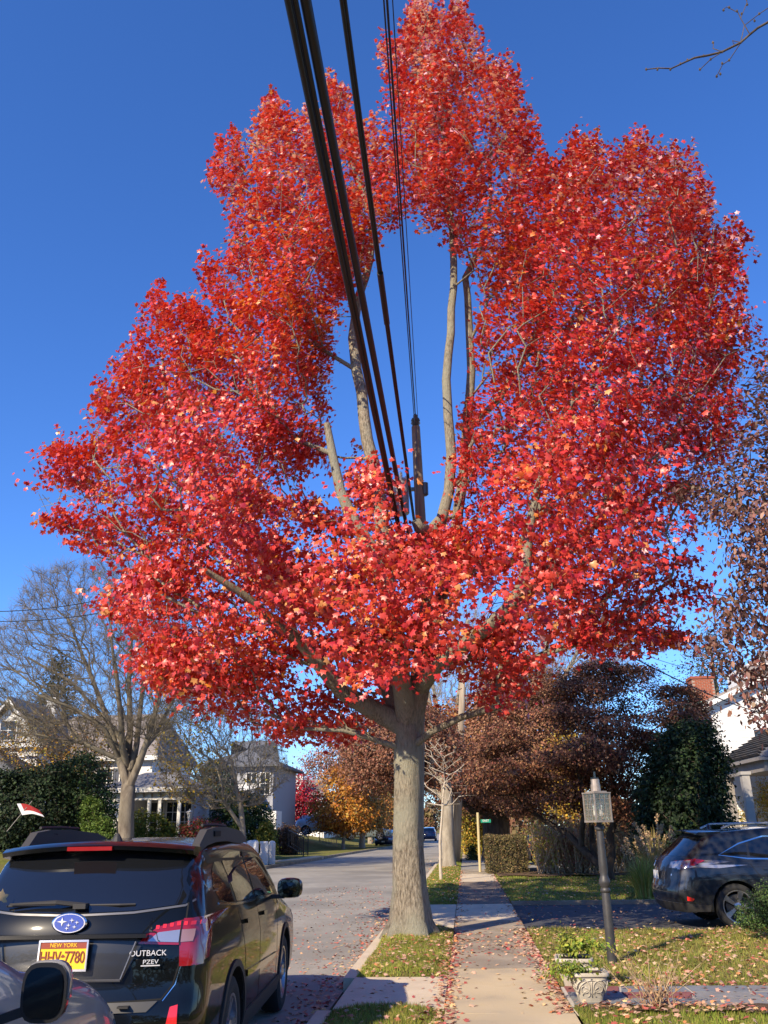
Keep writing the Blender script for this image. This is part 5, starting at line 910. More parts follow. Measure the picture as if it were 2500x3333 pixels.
def proj_patch(bvh, poly, frame, off, res=.05, skirt=.012):
    """lay a polygon given in a projection plane onto the body: frame = (origin, u, v, dir); returns a shell with turned-in rim"""
    o, u, v, d = [Vector(a) for a in frame]; pts = [Vector(p) for p in poly]; B = []; n = len(pts)
    for i in range(n):
        a, b_ = pts[i], pts[(i+1) % n]; m = max(1, int((b_-a).length/res)); B += [a+(b_-a)*j/m for j in range(m)]
    pa = np.array([tuple(p) for p in B]); x0, y0 = pa.min(0); x1, y1 = pa.max(0); gx_, gy = np.meshgrid(np.arange(x0+res/2, x1, res), np.arange(y0+res/2, y1, res)); q = np.c_[gx_.ravel(), gy.ravel()]
    if len(q): q = q[inside(q, [tuple(p) for p in B])]
    if len(q): q = q[edist(q, [tuple(p) for p in B]) > res*.35]
    allp = B+[Vector(p) for p in q]; nb = len(B)
    vs, es, fs, *_ = delaunay_2d_cdt(allp, [(i, (i+1) % nb) for i in range(nb)], [], 1, 1e-5)
    V = []; D = []
    for p in vs:
        s0 = o+u*p.x+v*p.y; h, nn, i, dist = bvh.ray_cast(s0, d)
        if h is None: h, nn, i, dist = bvh.find_nearest(s0+d*2.0); h = h; nn = -d
        if nn.dot(d) > 0: nn = -nn
        V.append(h+nn*off); D.append(h-nn*skirt)
    F = [tuple(f) for f in fs]; out = []
    for f in F:
        nrm = (V[f[1]]-V[f[0]]).cross(V[f[2]]-V[f[0]]); out.append(f if nrm.dot(d) < 0 else f[::-1])
    cnt = {}
    for f in out:
        for a, b_ in zip(f, f[1:]+f[:1]): cnt[(a, b_)] = 1
    N = len(V); rim = [(a, a+N, b_+N, b_) for (a, b_) in cnt if (b_, a) not in cnt]
    return np.array([tuple(p) for p in V+D]), out+rim
REARF = lambda zc=0: ((0, -3, 0), (1, 0, 0), (0, 0, 1), (0, 1, 0)); FRONTF = lambda L: ((0, L+3, 0), (1, 0, 0), (0, 0, 1), (0, -1, 0))
RIGHTF = ((3, 0, 0), (0, 1, 0), (0, 0, 1), (-1, 0, 0)); LEFTF = ((-3, 0, 0), (0, 1, 0), (0, 0, 1), (1, 0, 0)); TOPF = ((0, 0, 3), (1, 0, 0), (0, 1, 0), (0, 0, -1))
def strip(pts, w):
    p = [Vector(a) for a in pts]; L_s, R_s = [], []
    for i, a in enumerate(p):
        t = (p[min(i+1, len(p)-1)]-p[max(i-1, 0)]).normalized(); n = Vector((-t.y, t.x)); L_s.append(a+n*w/2); R_s.append(a-n*w/2)
    return [tuple(a) for a in L_s+R_s[::-1]]
WHEELCACHE = {}
def wheel(par, x, y, r, side, rimr, spokes, wide=.22, twin=False, rz=0):
    key = (r, rimr, spokes, twin, wide)
    if key not in WHEELCACHE:
        h = wide/2; ty = [(rimr-.005, -h*.86), (rimr+.03, -h), (r-.05, -h), (r-.012, -h*.82), (r, -h*.5), (r, h*.5), (r-.012, h*.82), (r-.05, h), (rimr+.03, h), (rimr-.005, h*.86), (rimr-.02, 0)]
        def ring(prof, n=36):
            V = [(z, rr*math.cos(2*PI*j/n), rr*math.sin(2*PI*j/n)) for rr, z in prof for j in range(n)]; m = len(prof)
            return np.array(V), [(i*n+j, (i+1) % m*n+j, (i+1) % m*n+(j+1) % n, i*n+(j+1) % n) for i in range(m) for j in range(n)]
        tyre = mesh('tyre', *ring(ty), smooth=True); tyre.materials.append(RUBBER); tyre.set_sharp_from_angle(angle=.7)
        rim = ring([(rimr, h*.9), (rimr-.018, h*.88), (rimr-.03, h*.3), (rimr-.03, -h*.8), (rimr, -h*.85)]); sp = []
        for k in range(spokes):
            offs = (-.16, .16) if twin else (0,)
            for da in offs:
                a = 2*PI*k/spokes; ca, sa = math.cos(a+da*.35), math.sin(a+da*.35); cb, sb = math.cos(a+da), math.sin(a+da); w0, w1 = (.018, .02) if twin else (.02, .047)
                p0 = np.array([h*.62, .05*ca, .05*sa]); p1 = np.array([h*.80, (rimr-.012)*cb, (rimr-.012)*sb]); t0 = np.array([0, -sa, ca]); t1 = np.array([0, -sb, cb]); d = np.array([-.035, 0, 0])
                V = [p0-t0*w0, p0+t0*w0, p1+t1*w1, p1-t1*w1]; V += [v+d for v in V]; sp.append((np.array(V), [(0, 1, 2, 3), (7, 6, 5, 4), (0, 4, 5, 1), (1, 5, 6, 2), (2, 6, 7, 3), (3, 7, 4, 0)]))
        hub = [(h*.70, 0, 0)]; hv, hf = lathe([(.07, 0), (.065, .03), (.03, .04)], (0, 0, 0), 16); hv = hv[:, [2, 0, 1]]; hv[:, 0] += h*.55; sp.append((hv, [f[::-1] for f in hf]))
        rm = mesh('rim', *join(rim, *sp)); rm.materials.append(ALLOY)
        dv, df = lathe([(rimr*.75, 0), (rimr*.75, .02)], (0, 0, 0), 20); dv = dv[:, [2, 0, 1]]; dv[:, 0] += h*.1; br = mesh('brake_disc', dv, df); br.materials.append(mat('brake', (.06, .06, .06), rough=.5, metal=.6))
        WHEELCACHE[key] = (tyre, rm, br)
    ty, rm, br = WHEELCACHE[key]; t = objm('wheel', ty, None, par, loc=(x, y, r))
    if side < 0: t.rotation_euler = (0, 0, PI)
    for nm, m in (('rim', rm), ('brake_disc', br)): o = bpy.data.objects.new(nm, m); C.objects.link(o); o.parent = t
    return t
def make_car(s, name, label, loc, rz, paint, group=None):
    t = thing(name, label, 'car', loc, rz, group); me = car_body(s); me.materials.append(paint); me.materials.append(LINER)
    body = bpy.data.objects.new('body', me); C.objects.link(body)
    wx = s['W']; cut = []
    for yy in s['wheels']:
        v, f = lathe([(s['arch'], -wx-.3), (s['arch'], wx+.3)], (0, 0, 0), 40); v = v[:, [2, 0, 1]]; v[:, 1] += yy; v[:, 2] += s['r']; V = v.copy()
        cm = mesh('cut', V, [g[::-1] for g in f]); bm = bmesh.new(); bm.from_mesh(cm); bmesh.ops.recalc_face_normals(bm, faces=bm.faces); bm.to_mesh(cm); bm.free(); cm.materials.append(paint); cm.materials.append(LINER)
        cm.polygons.foreach_set('material_index', np.ones(len(cm.polygons), dtype=np.int32)); co = bpy.data.objects.new('cut', cm); C.objects.link(co); cut.append(co)
        m = body.modifiers.new('b', 'BOOLEAN'); m.operation = 'DIFFERENCE'; m.object = co; m.solver = 'EXACT'
    dg = bpy.context.evaluated_depsgraph_get(); nm = bpy.data.meshes.new_from_object(body.evaluated_get(dg)); body.modifiers.clear(); 
    if len(nm.polygons) > 500: body.data = nm
    for c in cut: bpy.data.objects.remove(c, do_unlink=True)
    body.data.polygons.foreach_set('use_smooth', np.ones(len(body.data.polygons), dtype=bool)); body.data.set_sharp_from_angle(angle=math.radians(38)); body.data.name = 'body'
    bmx = bmesh.new(); bmx.from_mesh(me); bvh = BVHTree.FromBMesh(bmx); bmx.free(); body.parent = t
    # axle block so one cannot look through under the car
    part('underbody', box(-wx+.28, wx-.28, .5, s['L']-.5, .22, .5), LINER, t, local=True)
    for yy in s['wheels']:
        for sg in (1, -1): wheel(t, sg*(wx-.125), yy, s['r'], sg, s['rim'], s.get('spokes', 5), twin=s.get('twin', False))
    return t, bvh
def patch(t, bvh, nm, poly, frame, m, off=.004, res=.05, par=None, skirt=.012, label=None):
    V, F = proj_patch(bvh, poly, frame, off, res, skirt); o = part(nm, (V, F), m, par or t, local=True, smooth=True, sharp=50)
    if label: o['label'] = label
    return o
def mirx(poly): return [(-a, b) for a, b in poly]
TEXTN = 0
def text3(txt, size, m, par, loc, nm='lettering', ex=.002, rot=(PI/2, 0, 0), sx=1.0, align='CENTER', bold=0):
    c = bpy.data.curves.new('t', 'FONT'); c.body = txt; c.size = size; c.extrude = ex; c.align_x = align; c.align_y = 'CENTER'; c.offset = bold
    o = bpy.data.objects.new('t', c); C.objects.link(o); dg = bpy.context.evaluated_depsgraph_get(); me = bpy.data.meshes.new_from_object(o.evaluated_get(dg)); bpy.data.objects.remove(o, do_unlink=True); bpy.data.curves.remove(c)
    me.materials.clear(); r = objm(nm, me, m, par, loc=loc); r.rotation_euler = rot; r.scale = (sx, 1, 1); return r
# ---- profiles
WAG = dict(L=4.82, W=.925, zb=.24, rr=.16, cr=.16, belt=1.16, bulge=.13, fbulge=.25, r=.355, arch=.405, rim=.235, wheels=(1.02, 3.77), spokes=5, twin=True,
    top=[(0, 1.60), (.5, 1.645), (1.4, 1.665), (2.3, 1.645), (2.75, 1.58), (3.3, 1.30), (3.62, 1.135), (3.9, 1.09), (4.5, .99), (4.82, .86)],
    side=[(.2, .93), (.34, .985), (.6, 1.0), (.9, .995), (1.05, .975), (1.16, .945), (1.35, .875), (1.5, .80), (1.7, .72)],
    rear=[(.2, .10), (.34, .03), (.55, -.03), (.68, -.02), (.74, .03), (1.0, .05), (1.15, .09), (1.27, .16), (1.45, .33), (1.56, .45), (1.66, .50)],
    front=[(.2, 4.66), (.4, 4.82), (.6, 4.84), (.8, 4.78), (.95, 4.70), (1.1, 4.66), (1.7, 4.66)])
BLK = mat('black_car_paint', (.004, .005, .0055), rough=.3, spec=.06, coat=.75)
WZ = -.12
wag, wb = make_car(WAG, 'black_wagon', 'black station wagon with new york plate parked along the kerb', (-2.65, 6.13, WZ+.005), math.radians(3.4), BLK); wag.scale = (1, 1, 1.032)
RF = REARF()
glass = [(-.80, 1.31), (-.72, 1.255), (-.4, 1.225), (0, 1.215), (.4, 1.225), (.72, 1.255), (.80, 1.31), (.735, 1.45), (.665, 1.545), (.4, 1.575), (0, 1.585), (-.4, 1.575), (-.665, 1.545), (-.735, 1.45)]
gl_ = patch(wag, wb, 'rear_window', glass, RF, CGLASS, .003, .05)
patch(wag, wb, 'trim_line', strip([(-.81, 1.30), (-.72, 1.243), (-.4, 1.212), (0, 1.202), (.4, 1.212), (.72, 1.243), (.81, 1.30)], .012), RF, mat('trim_grey', (.16, .16, .165), rough=.3, metal=.4), .006, .05)
# hatch shut lines
patch(wag, wb, 'tailgate_gap', strip([(.735, 1.26), (.745, 1.10), (.74, .95), (.70, .80), (.64, .725), (0, .71), (-.64, .725), (-.70, .80), (-.74, .95), (-.745, 1.10), (-.735, 1.26)], .010), RF, LINER, .0015, .05)
for s_ in (1, -1): patch(wag, wb, 'tailgate_edge', [(a*s_, b_) for a, b_ in strip([(.752, .95), (.715, .80), (.65, .715)], .005)], RF, CHROME, .004, .04)
# spoiler over the window
def spoil(par):
    sec = []
    for u in np.linspace(-1, 1, 21):
        x = .70*u; yb = .20+.16*abs(u)**3; zt = 1.655-.045*u*u; sec.append([(x, .62, zt-.012), (x, yb+.06, zt-.005), (x, yb, zt-.03), (x, yb+.02, zt-.058), (x, .50, zt-.075)])
    n = 5; V = [p for s_ in sec for p in s_]; F = [(i*n+j, i*n+(j+1) % n, (i+1)*n+(j+1) % n, (i+1)*n+j) for i in range(20) for j in range(n)]+[tuple(range(n)), tuple(20*n+j for j in range(n))[::-1]]
    return part('spoiler', (np.array(V), F), BLK, par, local=True, smooth=True, sharp=40)
spo = spoil(wag); part('brake_lamp', box(-.16, .16, .185, .26, 1.592, 1.618), REDL, spo, local=True)
for s_ in (1, -1): patch(wag, wb, 'side_deflector', [(a*s_, b_) for a, b_ in [(.70, 1.56), (.755, 1.47), (.81, 1.33), (.845, 1.33), (.80, 1.50), (.735, 1.60)]], RF, PLASTIC, .022, .04)
# emblem
em = part('emblem', lathe([(.118, 0), (.118, .008), (.108, .014)], (0, 0, 0), 40), CHROME, wag, local=True); em.rotation_euler = (PI/2, 0, 0); em.scale = (1, .52, 1); em.location = (0, -.055, 1.165)
e2 = objm('badge_face', mesh('badge_face', *lathe([(.100, .012), (.098, .017)], (0, 0, 0), 40)), mat('badge_blue', (.02, .06, .36), rough=.15, coat=1), em)
def star(c, r, z=.018): return prism([(c[0]+(r if k % 2 == 0 else r*.28)*math.sin(k*PI/4), c[1]+(r if k % 2 == 0 else r*.28)*math.cos(k*PI/4)*1.5) for k in range(8)], z, z+.004)
for c_, r_s in (((-.045, .02), .035), ((.02, .035), .018), ((.055, .01), .016), ((.0, -.02), .016), ((.04, -.04), .016), ((-.01, -.055), .015)): objm('star', mesh('star', *star(c_, r_s)), CHROME, em)
# plate recess, plate
patch(wag, wb, 'plate_recess', [(-.52, 1.08), (.42, 1.08), (.50, 1.045), (.38, .835), (-.40, .835), (-.55, 1.045)], RF, mat('recess_paint', (.02, .021, .023), rough=.35, metal=.3, coat=.5), .002, .05)
part('garnish_bar', join(box(-.56, .53, -.105, -.035, 1.078, 1.10)), BLK, wag, local=True)
for s_ in (1, -1): part('recess_edge', tube([(.46*s_, -.078, 1.055), (.38*s_, -.090, .845)], .007, 5), mat('edge_grey', (.14, .14, .15), rough=.25, metal=.5), wag, local=True)
part('recess_lip', tube([(-.38, -.094, .838), (.38, -.094, .838)], .008, 5), mat('edge_grey', (.1, .1, .1)), wag, local=True)
lpn = tag(objm('licence_plate', mesh('plate', *box(-.152, .152, -.004, .004, -.076, .076)), mat('plate_gold', (.88, .52, .015), rough=.45), wag, loc=(0, -.118, .985))); lpn.rotation_euler = (-.05, 0, 0)
fr_ = objm('plate_frame', mesh('plate_frame', *join(box(-.163, .163, -.012, .006, .0765, .089), box(-.163, .163, -.012, .006, -.089, -.0765), box(-.163, -.1525, -.012, .006, -.0765, .0765), box(.1525, .163, -.012, .006, -.0765, .0765))), CHROME, lpn)
objm('plate_band', mesh('plate_band', *box(-.150, .150, -.007, -.003, .040, .076)), mat('plate_maroon', (.25, .04, .02), rough=.5), lpn)
NAVY = mat('plate_maroon_print', (.20, .035, .015), rough=.5)
text3('NEW YORK', .034, mat('plate_gold', ()), lpn, (0, -.008, .058)); text3('HHV', .094, NAVY, lpn, (-.082, -.007, -.012), sx=.72, bold=.0008); text3('7780', .094, NAVY, lpn, (.078, -.007, -.012), sx=.72, bold=.0008); text3('EMPIRE STATE', .021, NAVY, lpn, (0, -.007, -.064))
objm('state_mark', mesh('state_mark', *extr([(-.016, -.006, -.008), (-.002, -.006, .008), (.010, -.006, .002), (.018, -.006, -.008), (.0, -.006, -.012)], (0, .002, 0))), NAVY, lpn)
BADGE = mat('badge_silver', (.75, .75, .76), rough=.35, metal=.35)
text3('OUTBACK', .046, BADGE, wag, (.54, -.064, .985), rot=(PI/2-.05, 0, .14), sx=1.1, ex=.003); text3('PZEV', .036, BADGE, wag, (.56, -.062, .935), rot=(PI/2-.05, 0, .14), sx=1.25, ex=.003)
part('badge_bar', extr([(.50, -.073, .912), (.62, -.055, .912), (.62, -.055, .918), (.50, -.073, .918)], (0, .006, 0)), BADGE, wag, local=True)
# lamps
for s_ in (1, -1):
    M = (lambda p: p) if s_ > 0 else mirx
    tl_ = patch(wag, wb, 'tail_lamp', M([(.46, 1.035), (.50, 1.075), (.57, 1.125), (.69, 1.155), (.80, 1.17), (.86, 1.168), (.86, .90), (.73, .90), (.72, 1.02)]), RF, REDL, .010, .03)
    patch(wag, wb, 'reverse_lens', M([(.52, 1.048), (.58, 1.095), (.712, 1.105), (.712, 1.035)]), RF, CLEARL, .014, .03, par=tl_); patch(wag, wb, 'indicator_lens', M([(.724, 1.035), (.724, 1.105), (.80, 1.105), (.80, 1.038)]), RF, mat('pink_lens', (.5, .26, .21), rough=.12, metal=.5, coat=1), .014, .03, par=tl_)
    patch(wag, wb, 'lamp_joint', M(strip([(.718, 1.02), (.718, 1.155)], .006)), RF, LINER, .0155, .04, par=tl_)
    for k in range(7): xk = .56+k*.043; zk = 1.112+.016*min(1, k/3.); patch(wag, wb, 'led', M([(xk, zk), (xk+.022, zk), (xk+.022, zk+.022), (xk, zk+.022)]), RF, REDB, .013, .05, par=tl_, skirt=.0)
    patch(wag, wb, 'tail_lamp', [(.16, .98), (.14, 1.16), (.22, 1.155), (.29, 1.13), (.22, 1.04)] , RIGHTF if s_ > 0 else LEFTF, REDL, .006, .03)
    k7 = .70711; patch(wag, wb, 'tail_lamp', [(.575, .90), (.575, 1.168), (.70, 1.168), (.83, 1.155), (.83, 1.06), (.76, .93)], ((2*s_, -2, 0), (k7*s_, k7, 0), (0, 0, 1), (-k7*s_, k7, 0)), REDL, .0085, .03)
    patch(wag, wb, 'reflector', M([(.67, .50), (.70, .68), (.745, .69), (.755, .50)]), RF, REDB, .012, .04)
for k in range(8): part('step_rib', box(-.52+.13*k, -.50+.13*k+.05, -.155, -.10, .692, .703), PLASTIC, wag, local=True)
patch(wag, wb, 'bumper_step', [(-.62, .66), (.56, .66), (.62, .715), (-.62, .715)], RF, mat('step_grey', (.05, .05, .05), rough=.5), .012, .05)
patch(wag, wb, 'lower_bumper', [(-.86, .26), (.86, .26), (.88, .36), (.66, .335), (.55, .42), (-.55, .42), (-.66, .335), (-.88, .36)], RF, PLASTIC, .014, .05)
part('skid_trim', tube([(-.5, -.165, .415), (.5, -.165, .415)], .010, 5), mat('edge_grey', (.1, .1, .1)), wag, local=True)
# wiper with a leaf caught on it
part('wiper', join(tube([(.06, .02, 1.262), (-.12, -.015, 1.285), (-.45, .02, 1.275)], [.016, .014, .006], 6), tube([(-.48, .045, 1.262), (.30, .03, 1.262), (.40, .05, 1.262)], .007, 5), box(-.0, .085, -.03, .05, 1.245, 1.275)), PLASTIC, wag, local=True)
wl_ = objm('fallen_leaf', mesh('leaf', LR[0], LR[1], col=np.tile((.62, .42, .2), (len(LR[0]), 1))), DRY); wl_.location = Matrix.Rotation(math.radians(2), 3, 'Z') @ Vector((-.50, -.02, 1.30))+Vector((-2.65, 6.13, WZ+.05)); wl_.rotation_euler = (1.2, .3, 1.0); wl_.scale = (.075,)*3; tag(wl_, 'tan maple leaf caught on the rear wiper of the black wagon', 'leaf')
# roof rails, antenna
for s_ in (1, -1):
    yy = np.array([.62, .80, 1.10, 1.5, 2.2, 2.55, 2.75]); zz = np.array([1.615, 1.715, 1.735, 1.735, 1.70, 1.63, 1.55]); xx = s_*np.array([.655, .665, .672, .675, .67, .655, .64]); wd = .038
    V = []; 
    for a, b_, c_ in zip(xx, yy, zz): lo = c_-.11 if .7 < b_ < 2.6 else c_-.05; V += [(a-wd, b_, lo), (a+wd, b_, lo), (a+wd*.75, b_, c_), (a-wd*.75, b_, c_)]
    F = [(i*4+j, i*4+(j+1) % 4, (i+1)*4+(j+1) % 4, (i+1)*4+j) for i in range(6) for j in range(4)]+[(0, 3, 2, 1), (24, 25, 26, 27)]
    rr_ = part('roof_rail', (np.array(V), F), RAILP, wag, local=True)
    part('rail_recess', box(s_*.678-.036, s_*.678+.037, 1.0, 1.22, 1.665, 1.705), LINER, rr_, local=True)
    part('rail_bar', tube([(s_*.64, .85, 1.748), (s_*.65, 1.3, 1.752), (s_*.65, 1.7, 1.742)], .012, 5), PLASTIC, rr_, local=True)
part('antenna', join(lathe([(.05, 1.635), (.03, 1.675), (.012, 1.70)], (0, .78, 0), 10), tube([(0, .78, 1.69), (0, .72, 1.80)], .006, 5)), PLASTIC, wag, local=True)
# side glass, shut lines, handles, mirrors, cladding
def side_kit(t, bvh, quarter, rdoor, fdoor, seams, handles, mir, L, mcol, frame_m=None, mirr=True):
    for s_, FRM in ((1, RIGHTF), (-1, LEFTF)):
        for nm, pl in (('quarter_window', quarter), ('rear_door_window', rdoor), ('front_door_window', fdoor)):
            if pl: patch(t, bvh, nm, pl, FRM, CGLASS, .003, .06)
        for sm_ in seams: patch(t, bvh, 'door_gap', strip(sm_, .009), FRM, LINER, .0012, .06)
        for (y, z) in handles: patch(t, bvh, 'door_handle', [(y-.085, z-.014), (y+.085, z-.018), (y+.085, z+.012), (y-.085, z+.016)], FRM, mcol, .028, .04)
        if mirr:
            y, z = mir; hx = t['W']+.02; mo = part('door_mirror', join(box(s_*hx-.07, s_*hx+.07, y-.02, y+.04, z-.04, z-.005)), PLASTIC, t, local=True)
            hv, hf = lathe([(.04, -.075), (.105, -.06), (.125, -.01), (.12, .045), (.075, .075), (.0, .08)], (0, 0, 0), 20, sq=3.2); hv = hv[:, [0, 2, 1]]; hv[:, 2] *= .72; hv = hv+[s_*(hx+.12), y+.04, z+.05]
            part('mirror_shell', (hv, [f[::-1] for f in hf]), mcol, mo, local=True, smooth=True, sharp=50); gv, gf = lathe([(.112, 0), (.112, .006)], (0, 0, 0), 20, sq=3.2); gv = gv[:, [0, 2, 1]]; gv[:, 2] *= .70; part('mirror_glass', (gv+[s_*(hx+.12), y-.028, z+.05], gf), mat('mirror_glass', (.10, .13, .18), rough=.03, metal=1), mo, local=True)
wag['W'] = .925
side_kit(wag, wb, [(.62, 1.33), (.70, 1.24), (.92, 1.205), (1.20, 1.19), (1.10, 1.50), (.92, 1.49), (.74, 1.43)], [(1.25, 1.19), (2.0, 1.165), (1.98, 1.535), (1.5, 1.54), (1.15, 1.505)], [(2.06, 1.165), (3.02, 1.14), (2.72, 1.36), (2.40, 1.50), (2.04, 1.535)],
    [[(1.36, .50), (1.42, .80), (1.24, 1.10), (1.22, 1.18)], [(2.10, .40), (2.12, .9), (2.03, 1.18), (2.01, 1.54)], [(3.12, .42), (3.16, .9), (3.10, 1.10)], [(1.42, .40), (3.12, .40)]], [(1.50, 1.03), (2.32, 1.02)], (2.92, 1.13), 4.82, BLK)
for s_, FRM in ((1, RIGHTF), (-1, LEFTF)):
    patch(wag, wb, 'window_trim', strip([(.66, 1.215), (1.2, 1.172), (2.0, 1.145), (3.05, 1.118)], .016), FRM, CHROME, .006, .06)
    patch(wag, wb, 'sill_cladding', [(1.42, .27), (3.38, .27), (3.34, .40), (1.46, .40)], FRM, PLASTIC, .016, .08)
    patch(wag, wb, 'door_moulding', strip([(1.46, .66), (3.05, .60)], .045), FRM, BLK, .014, .08)
    for wy in WAG['wheels']:
        a = np.linspace(-.18, PI+.18, 22); patch(wag, wb, 'arch_cladding', [(wy+.455*math.cos(t_), .355+.455*math.sin(t_)) for t_ in a]+[(wy+.409*math.cos(t_), .355+.409*math.sin(t_)) for t_ in a[::-1]], FRM, PLASTIC, .012, .06)
patch(wag, wb, 'windscreen', [(-.62, 2.78), (.62, 2.78), (.74, 3.50), (-.74, 3.50)], TOPF, CGLASS, .003, .08)
for s_ in (1, -1): patch(wag, wb, 'headlamp', [(s_*a, b_) for a, b_ in [(.52, .72), (.88, .74), (.88, .88), (.56, .84)]], FRONTF(4.82), CLEARL, .006, .05)
patch(wag, wb, 'grille', [(-.45, .62), (.45, .62), (.48, .80), (-.48, .80)], FRONTF(4.82), PLASTIC, .005, .06)
# ---- dark crossover in the driveway
SUV = dict(L=4.77, W=.94, zb=.27, rr=.18, cr=.18, belt=1.12, bulge=.17, fbulge=.28, r=.372, arch=.425, rim=.268, wheels=(.96, 3.70), spokes=5,
    top=[(0, 1.60), (.45, 1.64), (1.3, 1.69), (2.3, 1.66), (2.8, 1.57), (3.4, 1.27), (3.7, 1.13), (4.0, 1.08), (4.5, 1.0), (4.77, .87)],
    side=[(.2, .92), (.34, .98), (.6, 1.0), (.85, .995), (1.02, .97), (1.12, .94), (1.3, .86), (1.5, .77), (1.7, .70)],
    rear=[(.2, .20), (.34, .07), (.50, -.02), (.66, -.03), (.76, .02), (1.0, .07), (1.12, .12), (1.25, .26), (1.42, .47), (1.55, .62), (1.68, .70)],
    front=[(.2, 4.62), (.4, 4.77), (.6, 4.78), (.8, 4.72), (.95, 4.62), (1.1, 4.58), (1.7, 4.58)])
NVY = carpaint('dark_grey_car_paint', (.018, .021, .028), metal=.45)
suv, sb = make_car(SUV, 'dark_crossover', 'dark blue-grey crossover parked on the driveway at the right edge', (3.50, 17.0, -.045), math.radians(-86.5), NVY); suv['W'] = .94; suv.scale = (.965, .965, .95)
side_kit(suv, sb, [(.80, 1.22), (1.25, 1.17), (1.30, 1.40), (1.16, 1.37)], [(1.30, 1.17), (2.02, 1.15), (2.0, 1.49), (1.62, 1.49), (1.33, 1.425)], [(2.08, 1.15), (3.06, 1.12), (2.75, 1.33), (2.40, 1.46), (2.06, 1.49)],
    [[(1.40, .52), (1.44, .80), (1.28, 1.05), (1.30, 1.16)], [(2.12, .38), (2.14, .9), (2.05, 1.14)], [(3.14, .42), (3.18, .9), (3.1, 1.08)]], [(1.56, .98), (2.36, .97)], (2.98, 1.10), 4.77, NVY)
for FRM in (RIGHTF, LEFTF):
    patch(suv, sb, 'window_trim', strip([(2.06, 1.515), (1.62, 1.52), (1.16, 1.40), (.76, 1.215), (1.25, 1.15), (3.08, 1.10)], .022), FRM, CHROME, .007, .06)
    patch(suv, sb, 'tail_lamp', [(.05, 1.03), (.05, 1.12), (.34, 1.16), (.50, 1.13), (.30, 1.05)], FRM, REDL, .008, .03); patch(suv, sb, 'tail_lamp_lens', [(.04, .98), (.05, 1.10), (.26, 1.135), (.20, 1.02)], FRM, CLEARL, .011, .03)
    patch(suv, sb, 'reflector', [(.10, .48), (.10, .55), (.22, .51), (.19, .47)], FRM, REDB, .010, .03)
    a = np.linspace(-.1, PI+.1, 22); 
    for wy in SUV['wheels']: patch(suv, sb, 'arch_cladding', [(wy+.455*math.cos(t_), .372+.455*math.sin(t_)) for t_ in a]+[(wy+.43*math.cos(t_), .372+.43*math.sin(t_)) for t_ in a[::-1]], FRM, NVY, .008, .06)
    patch(suv, sb, 'lower_cladding', [(-.02, .30), (.48, .30), (.50, .40), (0, .43)], FRM, PLASTIC, .010, .06); patch(suv, sb, 'sill_cladding', [(1.42, .29), (3.28, .29), (3.26, .37), (1.44, .37)], FRM, PLASTIC, .010, .08)
patch(suv, sb, 'rear_window', [(-.74, 1.20), (.74, 1.20), (.62, 1.52), (-.62, 1.52)], RF, CGLASS, .003, .06)
for s_ in (1, -1): patch(suv, sb, 'tail_lamp', [(s_*a, b_) for a, b_ in [(.5, 1.0), (.5, 1.10), (.9, 1.14), (.9, 1.0)]], RF, CLEARL, .010, .04)
patch(suv, sb, 'bumper_lower', [(-.86, .29), (.86, .29), (.88, .44), (-.88, .44)], RF, PLASTIC, .010, .06)
part('licence_plate', box(-.155, .155, -.165, -.158, .80, .95), WHITE, suv, local=True)
def spoil2(par, y0, zt, wx_, m):
    sec = []
    for u in np.linspace(-1, 1, 17): x = wx_*u; yb = y0+.10*abs(u)**3; z = zt-.05*u*u; sec.append([(x, y0+.55, z), (x, yb+.05, z-.01), (x, yb, z-.03), (x, yb+.02, z-.055), (x, y0+.5, z-.09)])
    n = 5; V = [p for s_ in sec for p in s_]; F = [(i*n+j, i*n+(j+1) % n, (i+1)*n+(j+1) % n, (i+1)*n+j) for i in range(16) for j in range(n)]+[tuple(range(n)), tuple(16*n+j for j in range(n))[::-1]]
    return part('spoiler', (np.array(V), F), m, par, local=True, smooth=True, sharp=40)
spoil2(suv, .36, 1.66, .66, NVY)
for s_ in (1, -1): part('roof_rail', tube([(s_*.60, .95, 1.66), (s_*.62, 1.15, 1.735), (s_*.63, 1.9, 1.745), (s_*.62, 2.6, 1.70), (s_*.60, 2.8, 1.60)], .02, 6), mat('rail_silver', (.5, .5, .52), rough=.25, metal=.8), suv, local=True)
patch(suv, sb, 'windscreen', [(-.6, 2.9), (.6, 2.9), (.72, 3.55), (-.72, 3.55)], TOPF, CGLASS, .003, .08)
part('antenna', lathe([(.05, 1.66), (.03, 1.71), (.008, 1.74)], (0, .92, 0), 8), NVY, suv, local=True)
# ---- grey car at the lower left
SED = dict(WAG); SED.update(L=4.6, W=.90, wheels=(.95, 3.68), belt=1.1, spokes=7, twin=False, top=[(0, 1.1), (.5, 1.2), (1.2, 1.50), (1.9, 1.58), (2.5, 1.54), (3.0, 1.34), (3.4, 1.18), (3.8, 1.12), (4.3, 1.02), (4.6, .86)],
    side=[(.2, .93), (.34, .985), (.6, 1.0), (.85, .99), (1.0, .965), (1.1, .94), (1.3, .83), (1.6, .70)], rear=[(.2, .12), (.4, 0), (.7, -.02), (.9, .02), (1.1, .05), (1.6, .05)], front=[(.2, 4.46), (.4, 4.60), (.55, 4.62), (.75, 4.52), (.88, 4.42), (1.0, 4.38), (1.6, 4.38)])
GREY = carpaint('grey_car_paint', (.26, .26, .28), metal=.6)
sed, eb = make_car(SED, 'grey_car', 'grey car with black door mirror cut off at the lower left corner', (-2.84, 1.15, WZ), math.radians(1.5), GREY); sed['W'] = .90
